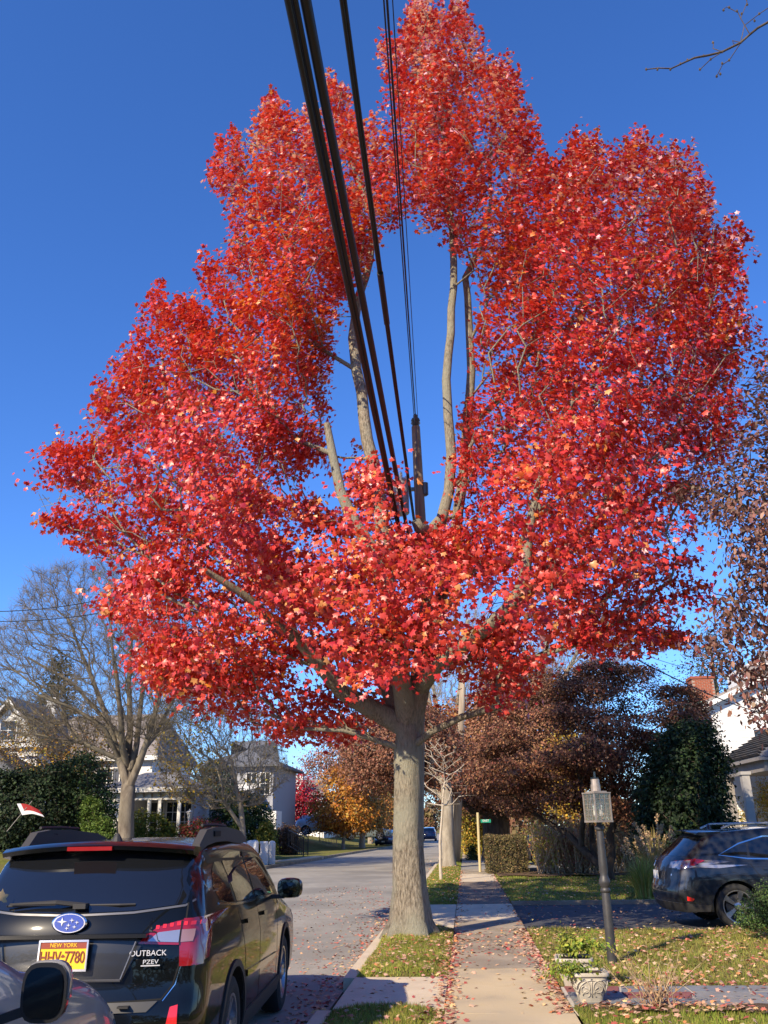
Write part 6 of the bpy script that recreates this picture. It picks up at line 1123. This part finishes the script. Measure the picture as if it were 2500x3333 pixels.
side_kit(sed, eb, None, [(1.0, 1.16), (1.75, 1.13), (1.75, 1.43), (1.45, 1.44), (1.15, 1.35)], [(1.82, 1.13), (2.88, 1.09), (2.45, 1.38), (1.82, 1.44)], [[(1.78, .35), (1.8, .9), (1.78, 1.34)], [(2.92, .4), (2.94, .95)]], [(1.2, .9), (2.0, .88)], (2.62, .98), 4.6, GREY, mirr=False)
patch(sed, eb, 'windscreen', [(-.58, 2.45), (.58, 2.45), (.70, 3.25), (-.70, 3.25)], TOPF, CGLASS, .003, .08)
for s_ in (1, -1):
    patch(sed, eb, 'hood_gap', [(s_*a, b_) for a, b_ in strip([(.66, 3.30), (.68, 3.8), (.60, 4.40)], .010)], TOPF, LINER, .0015, .06)
    patch(sed, eb, 'headlamp', [(s_*a, b_) for a, b_ in [(.50, .62), (.88, .62), (.88, .78), (.55, .74)]], FRONTF(4.6), CLEARL, .008, .04)
    patch(sed, eb, 'headlamp', [(4.05, .74), (4.42, .70), (4.45, .60), (4.25, .60)], RIGHTF if s_ > 0 else LEFTF, CLEARL, .007, .04); patch(sed, eb, 'side_marker', [(4.40, .64), (4.58, .62), (4.58, .46), (4.42, .50)], RIGHTF if s_ > 0 else LEFTF, AMBER, .010, .03)
for s_ in (1, -1):
    my, mz = 2.86, 1.125; hx = .90+.17
    ma = part('door_mirror', join(extr([(s_*.84, my+.02, mz-.14), (s_*.84, my+.12, mz-.14), (s_*(hx-.04), my+.08, mz-.08), (s_*(hx-.04), my+.02, mz-.08)], (0, 0, .04))), PLASTIC, sed, local=True)
    def msh(sc, dep, yo):
        hv, hf = lathe([(.05*sc, dep), (.085*sc, dep*.86), (.107*sc, dep*.45), (.110*sc, 0)], (0, 0, 0), 28, sq=3.4); hv = hv[:, [0, 2, 1]]; hv[:, 2] *= 1.06; hv[:, 0] *= .9; return hv+[s_*hx, my+yo, mz], hf
    V, F = msh(1, .10, 0); part('mirror_shell', (V, F), mat('mirror_black', (.012, .012, .013), rough=.3, coat=.6), ma, local=True, smooth=True, sharp=50)
    V, F = msh(1.04, .085, .012); V = V.copy(); keep = V[:, 2] > mz-.03; V[~keep, 2] = mz-.03; part('mirror_cap', (V+[s_*.004, .004, .003], F), GREY, ma, local=True, smooth=True, sharp=50)
    gv, gf = lathe([(.095, 0), (.095, .004)], (0, 0, 0), 28, sq=3.4); gv = gv[:, [0, 2, 1]]; gv[:, 2] *= 1.04; gv[:, 0] *= .9; part('mirror_glass', (gv+[s_*hx, my-.006, mz], gf), mat('dark_mirror', (.06, .065, .07), rough=.05, metal=1), ma, local=True)
# ---- small far cars share one plain body shape
def far_car(label, loc, rz, paint, suvish=True, group=None):
    sp = SUV if suvish else SED; t, b_ = make_car(sp, 'parked_car', label, loc, rz, paint, group); t['W'] = sp['W']
    for FRM in (RIGHTF, LEFTF):
        for pl in ([(.85, 1.20), (2.0, 1.17), (2.0, 1.46), (1.3, 1.42)], [(2.07, 1.17), (3.0, 1.14), (2.6, 1.38), (2.07, 1.46)]) if suvish else ([(1.0, 1.06), (1.75, 1.03), (1.75, 1.33), (1.15, 1.25)], [(1.82, 1.03), (2.88, .99), (2.45, 1.27), (1.82, 1.33)]): patch(t, b_, 'side_window', pl, FRM, CGLASS, .003, .12)
    L_c = sp['L']; patch(t, b_, 'rear_window', [(-.7, 1.22), (.7, 1.22), (.6, 1.5), (-.6, 1.5)] if suvish else [(-.6, 1.1), (.6, 1.1), (.5, 1.3), (-.5, 1.3)], RF, CGLASS, .003, .12); patch(t, b_, 'windscreen', [(-.62, 2.95), (.62, 2.95), (.72, 3.55), (-.72, 3.55)] if suvish else [(-.58, 2.45), (.58, 2.45), (.70, 3.25), (-.70, 3.25)], TOPF, CGLASS, .003, .12)
    for s_ in (1, -1):
        patch(t, b_, 'tail_lamp', [(s_*a, c_) for a, c_ in [(.6, .92), (.9, .92), (.9, 1.06), (.6, 1.06)]], RF, REDL, .008, .1); patch(t, b_, 'headlamp', [(s_*a, c_) for a, c_ in [(.5, .66), (.88, .66), (.88, .82), (.52, .78)]], FRONTF(L_c), CLEARL, .008, .1)
    patch(t, b_, 'grille', [(-.45, .5), (.45, .5), (.48, .76), (-.48, .76)], FRONTF(L_c), PLASTIC, .005, .1)
    part('licence_plate', box(-.15, .15, L_c+.28, L_c+.30, .42, .54), WHITE, t, local=True)
    return t
p = P(868, 1826, 92); far_car('dark blue car with headlights facing us at the far left kerb', (-8.4+.6, 93, -.12), math.radians(178), carpaint('navy_paint', (.02, .03, .07)), True)
far_car('silver-green crossover parked behind the slim orange tree', (P(735, 1810, 86)[0], 86, .55), math.radians(-78), carpaint('silver_green_paint', (.25, .30, .29), metal=.6), True)
far_car('silver car on the drive behind the black railings', (P(640, 1805, 80)[0], 80, 1.15), math.radians(-88), carpaint('silver_paint', (.42, .44, .47), metal=.6), True)
far_car('blue car far down the street seen from behind', (-4.8, 118, -.12), 0, carpaint('navy_paint', ()), True)
far_car('dark car glimpsed behind the clipped hedge on the side street', (2.2, 41.2, -.02), math.radians(-90), carpaint('dark_far_paint', (.02, .02, .025)), False)

# ================================================================== STREET FURNITURE
# lamp post on the lawn
LPX, LPY = 1.76, 12.3; lmp = thing('lamp_post', 'grey post lamp with square brass lantern leaning on the lawn behind the planters', 'lamp', (LPX, LPY, 0))
POSTM = mat('post_grey', (.032, .031, .031), rough=.5, spec=.5, c2=(.05, .048, .047), scale=8); BRASS = mat('lantern_metal', (.33, .27, .215), rough=.42, metal=.5, c2=(.42, .36, .30), scale=12)
zof = lambda y: P(1300, y, LPY)[2]
pr = [(.062, -.05), (.060, .2), (.056, zof(1925)-.06), (.050, zof(1925)-.02), (.066, zof(1925)), (.066, zof(1921)), (.05, zof(1917)), (.072, zof(1909)), (.074, zof(1902)), (.056, zof(1895)), (.048, zof(1890)), (.058, zof(1880)), (.056, zof(1860)), (.047, zof(1815)), (.042, zof(1795)), (.062, zof(1791)), (.062, zof(1785)), (.04, zof(1782)), (.034, zof(1775))]
part('post', lathe(pr, (LPX, LPY, 0), 20), POSTM, lmp, smooth=True, sharp=40)
z0, z1 = zof(1774), zof(1712); hw = .122; ln = objm('lantern', mesh('lantern', *box(-hw-.012, hw+.012, -hw-.012, hw+.012, -.012, .012)), BRASS, lmp, loc=(0, 0, z0), rz=math.radians(28))
H_ = z1-z0; GLS = bpy.data.materials.new('lantern_glass'); GLS.use_nodes = True; t = GLS.node_tree; t.nodes.remove(t.nodes['Principled BSDF']); gb = node(t, 'ShaderNodeBsdfGlossy'); gb.inputs['Roughness'].default_value = .04; tb = node(t, 'ShaderNodeBsdfTransparent'); tb.inputs[0].default_value = (.95, .95, .93, 1); fz = node(t, 'ShaderNodeFresnel'); fz.inputs[0].default_value = 1.6; ad = node(t, 'ShaderNodeMath', operation='ADD'); ad.inputs[1].default_value = .10; df = node(t, 'ShaderNodeBsdfDiffuse'); df.inputs[0].default_value = (.5, .46, .38, 1); mx = node(t, 'ShaderNodeMixShader'); mx2 = node(t, 'ShaderNodeMixShader'); mx2.inputs[0].default_value = .05
mx.inputs[0].default_value = .06; t.links.new(tb.outputs[0], mx.inputs[1]); t.links.new(gb.outputs[0], mx.inputs[2]); t.links.new(mx.outputs[0], mx2.inputs[1]); t.links.new(df.outputs[0], mx2.inputs[2]); t.links.new(mx2.outputs[0], t.nodes['Material Output'].inputs[0])
def lp2(nm, vf, m, **k): return objm(nm, mesh(nm, *vf), m, ln, **k)
for sx in (1, -1):
    for sy in (1, -1): lp2('corner_bar', box(sx*hw-.009, sx*hw+.009, sy*hw-.009, sy*hw+.009, .012, H_-.01), BRASS)
lp2('top_plate', join(box(-hw-.014, hw+.014, -hw-.014, hw+.014, H_-.012, H_+.004), box(-.1, .1, -.1, .1, H_+.004, H_+.02)), BRASS)
for ax in range(4):
    R4 = Matrix.Rotation(ax*PI/2, 3, 'Z'); tr = lambda vf: (np.array([tuple(R4 @ Vector(v)) for v in vf[0]]), vf[1])
    for i in range(3):
        for j in range(5): xa = -hw+.009+(2*hw-.018)*i/3; za = .012+(H_-.024)*j/5; lp2('pane', tr(box(xa+.002, xa+(2*hw-.018)/3-.002, -hw+.001, -hw+.003, za+.002, za+(H_-.024)/5-.002)), GLS)
    for i in (1, 2): xa = -hw+.009+(2*hw-.018)*i/3; lp2('glazing_bar', tr(box(xa-.0025, xa+.0025, -hw-.004, -hw+.0005, .012, H_-.012)), BRASS)
    for j in range(1, 5): za = .012+(H_-.024)*j/5; lp2('glazing_bar', tr(box(-hw+.009, hw-.009, -hw-.0035, -hw+.0, za-.0025, za+.0025)), BRASS)
for k in range(4): a = k*PI/2+.4; cpos = (.055*math.cos(a), .055*math.sin(a), .07); lp2('candle', lathe([(.011, 0), (.011, .09)], cpos, 8), WHITE); lp2('bulb', lathe([(.006, .09), (.017, .115), (.014, .145), (.003, .175)], cpos, 8), mat('frosted_bulb', (.55, .62, .62), rough=.2))
lp2('candle_plate', lathe([(.075, .0), (.08, .014)], (0, 0, .056), 12), BRASS); lp2('reflector', lathe([(.10, 0), (.06, .07), (.05, .09)], (0, 0, H_-.115), 12), mat('dark_metal', (.07, .08, .085), rough=.3, metal=.8))
lp2('chimney', lathe([(.066, .02), (.064, .10), (.060, .10), (.056, .17), (.05, .175)], (0, 0, H_), 16), BRASS); lp2('finial', join(box(-.06, .06, -.006, .006, H_+.175, H_+.195), tube([(0, 0, H_+.19), (0, 0, H_+.27)], .012, 6), tube([(-.05, 0, H_+.19), (-.055, .01, H_+.11)], .008, 5))
, mat('dark_metal', ()))
# stone planters
STONE = mat('planter_stone', (.42, .38, .30), rough=.9, c2=(.56, .51, .42), scale=9, bump=.004, bscale=40, c3=(.33, .30, .24), s3=4)
def planter(label, c, rz, w, h, plant_label, plant_shift, pn, flowers):
    n_pl = pn
    t = thing('planter', label, 'planter', c, rz, 'stone planters beside the sidewalk')
    prf = [(.56, 0), (.60, .02), (.64, .16), (.76, .45), (.86, .70), (.90, .84), (.90, .86), (1.0, .88), (1.02, .93), (1.0, 1.0), (.90, 1.0), (.87, .93), (.3, .90)]
    V, F = lathe([(a*w, b_*h) for a, b_ in prf], (0, 0, 0), 44, sq=7, rot=0); part('bowl', (V, F), STONE, t, local=True, smooth=True, sharp=35)
    for ax in range(4):
        R4 = Matrix.Rotation(ax*PI/2, 3, 'Z'); cur = []
        def surf(x, z): f = np.interp(z/h, [b_ for a, b_ in prf[:6]], [a for a, b_ in prf[:6]]); return (x, -f*w-.003, z)
        for s_ in (1, -1):
            a = np.linspace(0, 4.2*PI/2+1, 26); r_ = .018+.062*(1-a/a.max()); cur.append([surf(s_*(w*.40+r_[i]*math.cos(a[i])), h*.50+r_[i]*1.0*math.sin(a[i])) for i in range(26)])
            a = np.linspace(0, 4.6, 16); r_ = .012+.034*(1-a/a.max()); cur.append([surf(s_*(w*.24+r_[i]*math.cos(a[i])), h*.27+r_[i]*math.sin(a[i])) for i in range(16)])
            cur.append([surf(s_*(.012+.05*u), h*(.30+.42*u-.2*u*u)) for u in np.linspace(0, 1, 8)])
        cur.append([surf(0, h*u) for u in np.linspace(.2, .72, 6)]); arc = np.linspace(.12, PI-.12, 18); cur.append([surf(w*.74*math.cos(a_), h*(.30+.46*math.sin(a_))) for a_ in arc])
        V, F = join(*[tube(c_, .006, 5) for c_ in cur]); V = np.array([tuple(R4 @ Vector(v)) for v in V]); part('scroll_relief', (V, F), STONE, t, local=True, smooth=True)
    part('soil', box(-w*.84, w*.84, -w*.84, w*.84, h*.88, h*.925), SOIL, t, local=True)
    c = np.array(c); b_ = c+[0, 0, h*.92]; n = n_pl; at = b_+np.array(plant_shift)+rng.normal(size=(n, 3))*[w*.62, w*.4, .045]+[0, 0, .085]; at = at[at[:, 2] > b_[2]-.02]
    pt = tree('potted_plant', plant_label, 'plant', b_, [([b_-[0, 0, .03], b_+np.array(plant_shift)*.2+[0, 0, .05]], [.012, .01])], at, 20, .040, [(.34, .38, .05), (.22, .30, .04), (.42, .42, .09), (.14, .22, .04)], [3, 3, 2, 2], .045, mat('green_stem', (.18, .24, .06), rough=.7), tip=.0025, tmpl=OVAL, alpha=.1, seg=.06, wpart='stems')
    if flowers:
        for k in range(7): q = at[rng.integers(0, len(at))]+[0, 0, .06]; fv = prism([(q[0]+(.021 if i % 2 else .009)*math.cos(i*PI/5), q[1]+(.021 if i % 2 else .009)*math.sin(i*PI/5)) for i in range(10)], q[2], q[2]+.004); part('flower', fv, WHITE, pt)
planter('front stone planter with scroll relief and trailing bright green leaves', (1.13, 9.62, .03), math.radians(3), .180, .265, 'sprawling bright green plant spilling over the left of the front planter', (-.13, -.05, -.04), 30, False)
planter('rear stone planter under the bushy yellow-green plant', (1.10, 10.55, .02), math.radians(-4), .20, .28, 'bushy yellow-green plant with white flowers in the rear planter', (.07, 0, .05), 46, True)
# dead stalks
ds = thing('dead_plant', 'dry dead shrub with thin stalks between the front planter and the flagstones', 'plant', (1.72, 9.32, .03)); VF = []; lf = []
for k in range(34):
    d = rng.normal(size=3)*[.55, .3, 0]+[0, 0, 1]; L = rng.uniform(.12, .62); p0 = np.array([1.72, 9.30, .03])+rng.normal(size=3)*[.06, .05, 0]; q = p0+d*L*.8; VF.append(tube([p0, (p0+q)/2+rng.normal(size=3)*.02, q], [.005, .004, .0015], 4, False))
    for j in range(2): a = p0+(q-p0)*rng.uniform(.4, 1); VF.append(tube([a, a+rng.normal(size=3)*.06+[0, 0, .05]], [.0025, .001], 3, False)); lf.append(a)
    lf += [p0+rng.normal(size=3)*[.12, .1, .05]+[0, 0, .06] for _ in range(4)]
part('stems', join(*VF), mat('dry_stem', ()), ds); lf = np.array(lf); m = len(lf); V, F = scatter(lf, rng.normal(size=(m, 3)), rng.normal(size=(m, 3)), .035, OVAL); part('dry_leaves', (V, F), DRY, ds, col=percol(pick([(.3, .18, .1), (.42, .26, .14), (.35, .08, .06)], [3, 2, 1], m), OVAL))['kind'] = 'stuff'
# utility pole with transformer
WOODP = mat('pole_wood', (.19, .145, .10), rough=.9, c2=(.42, .34, .24), scale=5, stretch=(1, 1, .08), bump=.008, bscale=12)
py = 17.5; pt_ = P(898, 922, py); pm = P(909, 1130, py); bx0 = np.array([P(896, 1900, py)[0], py, -.1]); up_ = thing('utility_pole', 'tall utility pole with grey transformer behind the maple crotch', 'pole', bx0)
part('shaft', tube([bx0, pm, pt_], [.13, .115, .095], 14), WOODP, up_, smooth=True, sharp=50)
def axp(z): u = (z-bx0[2])/(pt_[2]-bx0[2]); return bx0+(pt_-bx0)*u
INS = mat('insulator', (.10, .11, .11), rough=.3); q = pt_; part('insulator', lathe([(.03, 0), (.08, .04), (.11, .09), (.055, .11), (.105, .15), (.09, .20), (.045, .23), (.055, .28), (.02, .32)], q, 12), INS, up_)
part('pin', tube([q+[0, 0, -.12], q+[0, 0, .04]], .018, 6), INS, up_)
tz = P(900, 1068, py)[2]; tc_ = axp(tz)+[-.34, .05, 0]; tr_ = part('transformer', lathe([(.17, -.42), (.19, -.40), (.19, .30), (.20, .31), (.20, .34), (.10, .42)], tc_, 24), mat('transformer_grey', (.38, .37, .37), rough=.5), up_, smooth=True, sharp=40)
part('bushing', join(lathe([(.03, 0), (.045, .03), (.03, .05), (.045, .08), (.03, .1), (.04, .13), (.015, .17)], tc_+[.02, 0, .41], 10), lathe([(.03, 0), (.045, .03), (.03, .05), (.04, .08), (.015, .13)], tc_+[.12, .06, .36], 10)), WHITE, tr_)
part('bracket', box(tc_[0]+.1, tc_[0]+.35, py-.04, py+.06, tz+.1, tz+.16), INS, up_)
ar_ = axp(P(910, 1055, py)[2])+[.2, 0, 0]; part('arrester', lathe([(.04, -.18), (.075, -.15), (.075, .12), (.04, .10), (.02, .14)], ar_, 10), INS, up_); part('arm', join(tube([ar_+[-.2, 0, -.1], ar_+[0, 0, -.12]], .015, 5), tube([ar_+[-.2, 0, .1], ar_+[0, 0, .08]], .01, 5)), INS, up_)
for zz, dx in ((1110, .16), (1140, .2), (1165, .16)): a = axp(P(912, zz, py)[2]); part('spool', join(lathe([(.045, -.04), (.03, 0), (.045, .04)], a+[dx, -.02, 0], 8), tube([a, a+[dx, -.02, 0]], .015, 5)), INS, up_)
for sx in (-.6, .5): part('conductor', tube([axp(P(905, 1000, py)[2])+[.09, -.06, 0], axp(P(905, 1055, py)[2])+[.13*sx+.08, -.07, 0], axp(P(905, 1160, py)[2])+[.12, -.05, 0]], .012, 5), INS, up_)
part('ground_wire', tube([pt_+[.02, -.10, -.05], axp(8)+[.03, -.125, 0], axp(2)+[.03, -.15, 0]], .008, 4), INS, up_)
# overhead cables: each runs from the pole over the viewer's head to the next pole behind
CABLE = mat('black_cable', (.012, .012, .013), rough=.55, spec=.4, bump=.002, bscale=40)
def wire(name, label, pts, r, sag=0, group=None, m=CABLE, parts=None, n=40):
    pts = [np.array(p, float) for p in pts]; a, b_ = pts[0], pts[-1]; t = np.linspace(0, 1, n)[:, None]
    if len(pts) == 2: q = a+(b_-a)*t
    else: c_ = pts[1]; tm = np.linalg.norm(c_-a)/(np.linalg.norm(c_-a)+np.linalg.norm(b_-c_)); cc = (c_-(1-tm)**2*a-tm**2*b_)/(2*tm*(1-tm)); q = (1-t)**2*a+2*t*(1-t)*cc+t*t*b_
    q[:, 2] -= 4*sag*(t*(1-t))[:, 0]
    if parts:
        e = thing(name, label, 'cable', a, group=group)
        for nm, off, rr in parts: part(nm, tube(q+np.array(off), rr, 8), m, e, smooth=True)
        return e, q
    return tag(part(name, tube(q, r, 6), m, org=a, smooth=True), label, 'cable', group), q
def wpt(x, y, h):  # survey point at given height
    xx, yy = x*2500/1659, y*2500/1659; d = CF+CR*(xx-1250)/FPX+CU*(1666.5-yy)/FPX; return np.array([0, 0, CAMH])+d*(h-CAMH)/d[2]
def run(xt, yt, h, end, mid=None):
    a = wpt(xt, yt, h); e = np.array(end, float); d = a-e; far = a+d*2.2; far[2] = h+.15; return [e, a, far] 
g_ = 'thick service bundles overhead'
att = lambda y, dx=0, dy=-.14: axp(P(905, y, py)[2])+[dx, dy, 0]
def bundle(label, x0, y0, h, e, subs, name='cable_bundle', group=g_):
    pts = run(x0, y0, h, e); return wire(name, label, pts, .03, 0, group, parts=subs)
bundle('left strand of the thick lashed cable bundle crossing the upper sky', 629, 0, 6.4, att(1215, -.20), [('cable', (-.020, 0, 0), .024), ('cable', (.022, 0, .012), .019), ('lashing', (.002, 0, .04), .009)])
bundle('thickest smooth black cable right of the lashed strand', 660, 0, 6.45, att(1205, -.06), [('cable', (0, 0, 0), .036)])
e_, q_ = bundle('twisted service cable with a long splice sleeve in mid sky', 741, 0, 7.3, att(1150, 0), [('cable', (-.010, 0, 0), .018), ('cable', (.014, 0, .006), .014)], group='overhead cables')
dd = np.array([((P(830, 655, 10)-[0, 0, CAMH])/10)]); 
def nearq(x, y): 
    v = P(x, y, 10)-[0, 0, CAMH]; v = v/np.linalg.norm(v); w_ = nz(q_-[0, 0, CAMH]); return int(np.argmax(w_@v))
i1, i2 = nearq(825, 622), nearq(834, 682); qa, qb = q_[max(i1, i2)], q_[min(i1, i2)]
if np.linalg.norm(qa-qb) < .2: qb = q_[min(i1, i2)-1]
part('splice_sleeve', tube([qa, qb], .036, 10), CABLE, e_, smooth=True, sharp=50)
wire('power_line', 'upper thin power line ending at the insulator on the pole top', run(836, 0, 9.4, pt_+[0, -.02, .3]), .013, 0, 'overhead cables'); wire('power_line', 'thin power line just left of the insulator line', run(829, 0, 9.35, pt_+[-.02, -.05, .02]), .009, 0, 'overhead cables')
wire('thin_wire', 'hair-thin wire right of the power line down to the pole side', run(848, 0, 9.5, axp(P(905, 990, py)[2])+[.1, -.05, 0]), .006, 0, 'overhead cables')
# service drops and distant lines
wire('service_drop', 'black service cable sloping down to the white house at the right', [att(1165, .1), P(1420, 1447, 24), P(1700, 1545, 36)], .017, 0, 'service drops to the houses'); 
wire('service_drop', 'thin wire above the dark japanese maple', [att(1175, .1), P(1470, 1440, 40), P(1720, 1500, 52)], .012, 0, 'service drops to the houses')
for k, (a, b_) in enumerate(((1283, 1294), (1292, 1304))): wire('service_drop', ['upper of the two wires crossing the sky at the right edge', 'lower of the two wires crossing the sky at the right edge'][k], [P(1545, a, 30), P(1720, b_, 36)], .02, .1, 'wires at the right edge')
for k, (a, b_, x2) in enumerate(((1312, 1275, 400), (1332, 1305, 420))): wire('service_drop', ['upper wire crossing the bare tree at the left edge', 'lower wire crossing the bare tree at the left edge'][k], [P(-60, a+8, 30), P(x2, b_-28, 26)], .016, .35, 'wires at the left edge')
# second pole, far strip
p2 = P(984, 1868, 44); s2 = thing('utility_pole', 'weathered utility pole right behind the russet street tree', 'pole', (p2[0], 44, 0)); part('shaft', tube([(p2[0], 44, -.1), (P(991, 1700, 44)[0], 44, P(991, 1700, 44)[2]), P(1000, 1455, 44)], [.22, .19, .14], 12), WOODP, s2, smooth=True)
# street sign
sg = P(1037, 1880, 34.9); sgn = thing('street_sign', 'green street name sign on a pale wooden post beside the clipped hedge', 'sign', (sg[0], 34.9, 0)); zt_ = P(1034, 1755, 34.9)[2]
part('post', tube([(sg[0], 34.9, -.1), (sg[0]+.02, 34.9, zt_)], .05, 8), mat('pale_post', (.52, .42, .22), rough=.8), sgn)
bl = part('blade', box(sg[0]+.12, sg[0]+.50, 34.86, 34.885, P(1040, 1777, 34.9)[2], P(1040, 1770, 34.9)[2]), mat('sign_green', (.01, .26, .16), rough=.4), sgn); zc_ = (P(1040, 1776, 34.9)[2]+P(1040, 1770, 34.9)[2])/2; text3('EAST', .11, WHITE, bl, np.array([sg[0]+.31, 34.85, zc_])-absloc(bl))
part('arm', tube([(sg[0], 34.88, zc_), (sg[0]+.13, 34.88, zc_)], .02, 5), POSTM, sgn)
rp = thing('red_post', 'thin red post beside the far sidewalk', 'post', (-.45, 62, 0)); part('post', box(-.53, -.37, 61.92, 62.08, 0, 2.4), mat('red_paint', (.4, .03, .03), rough=.6), rp)
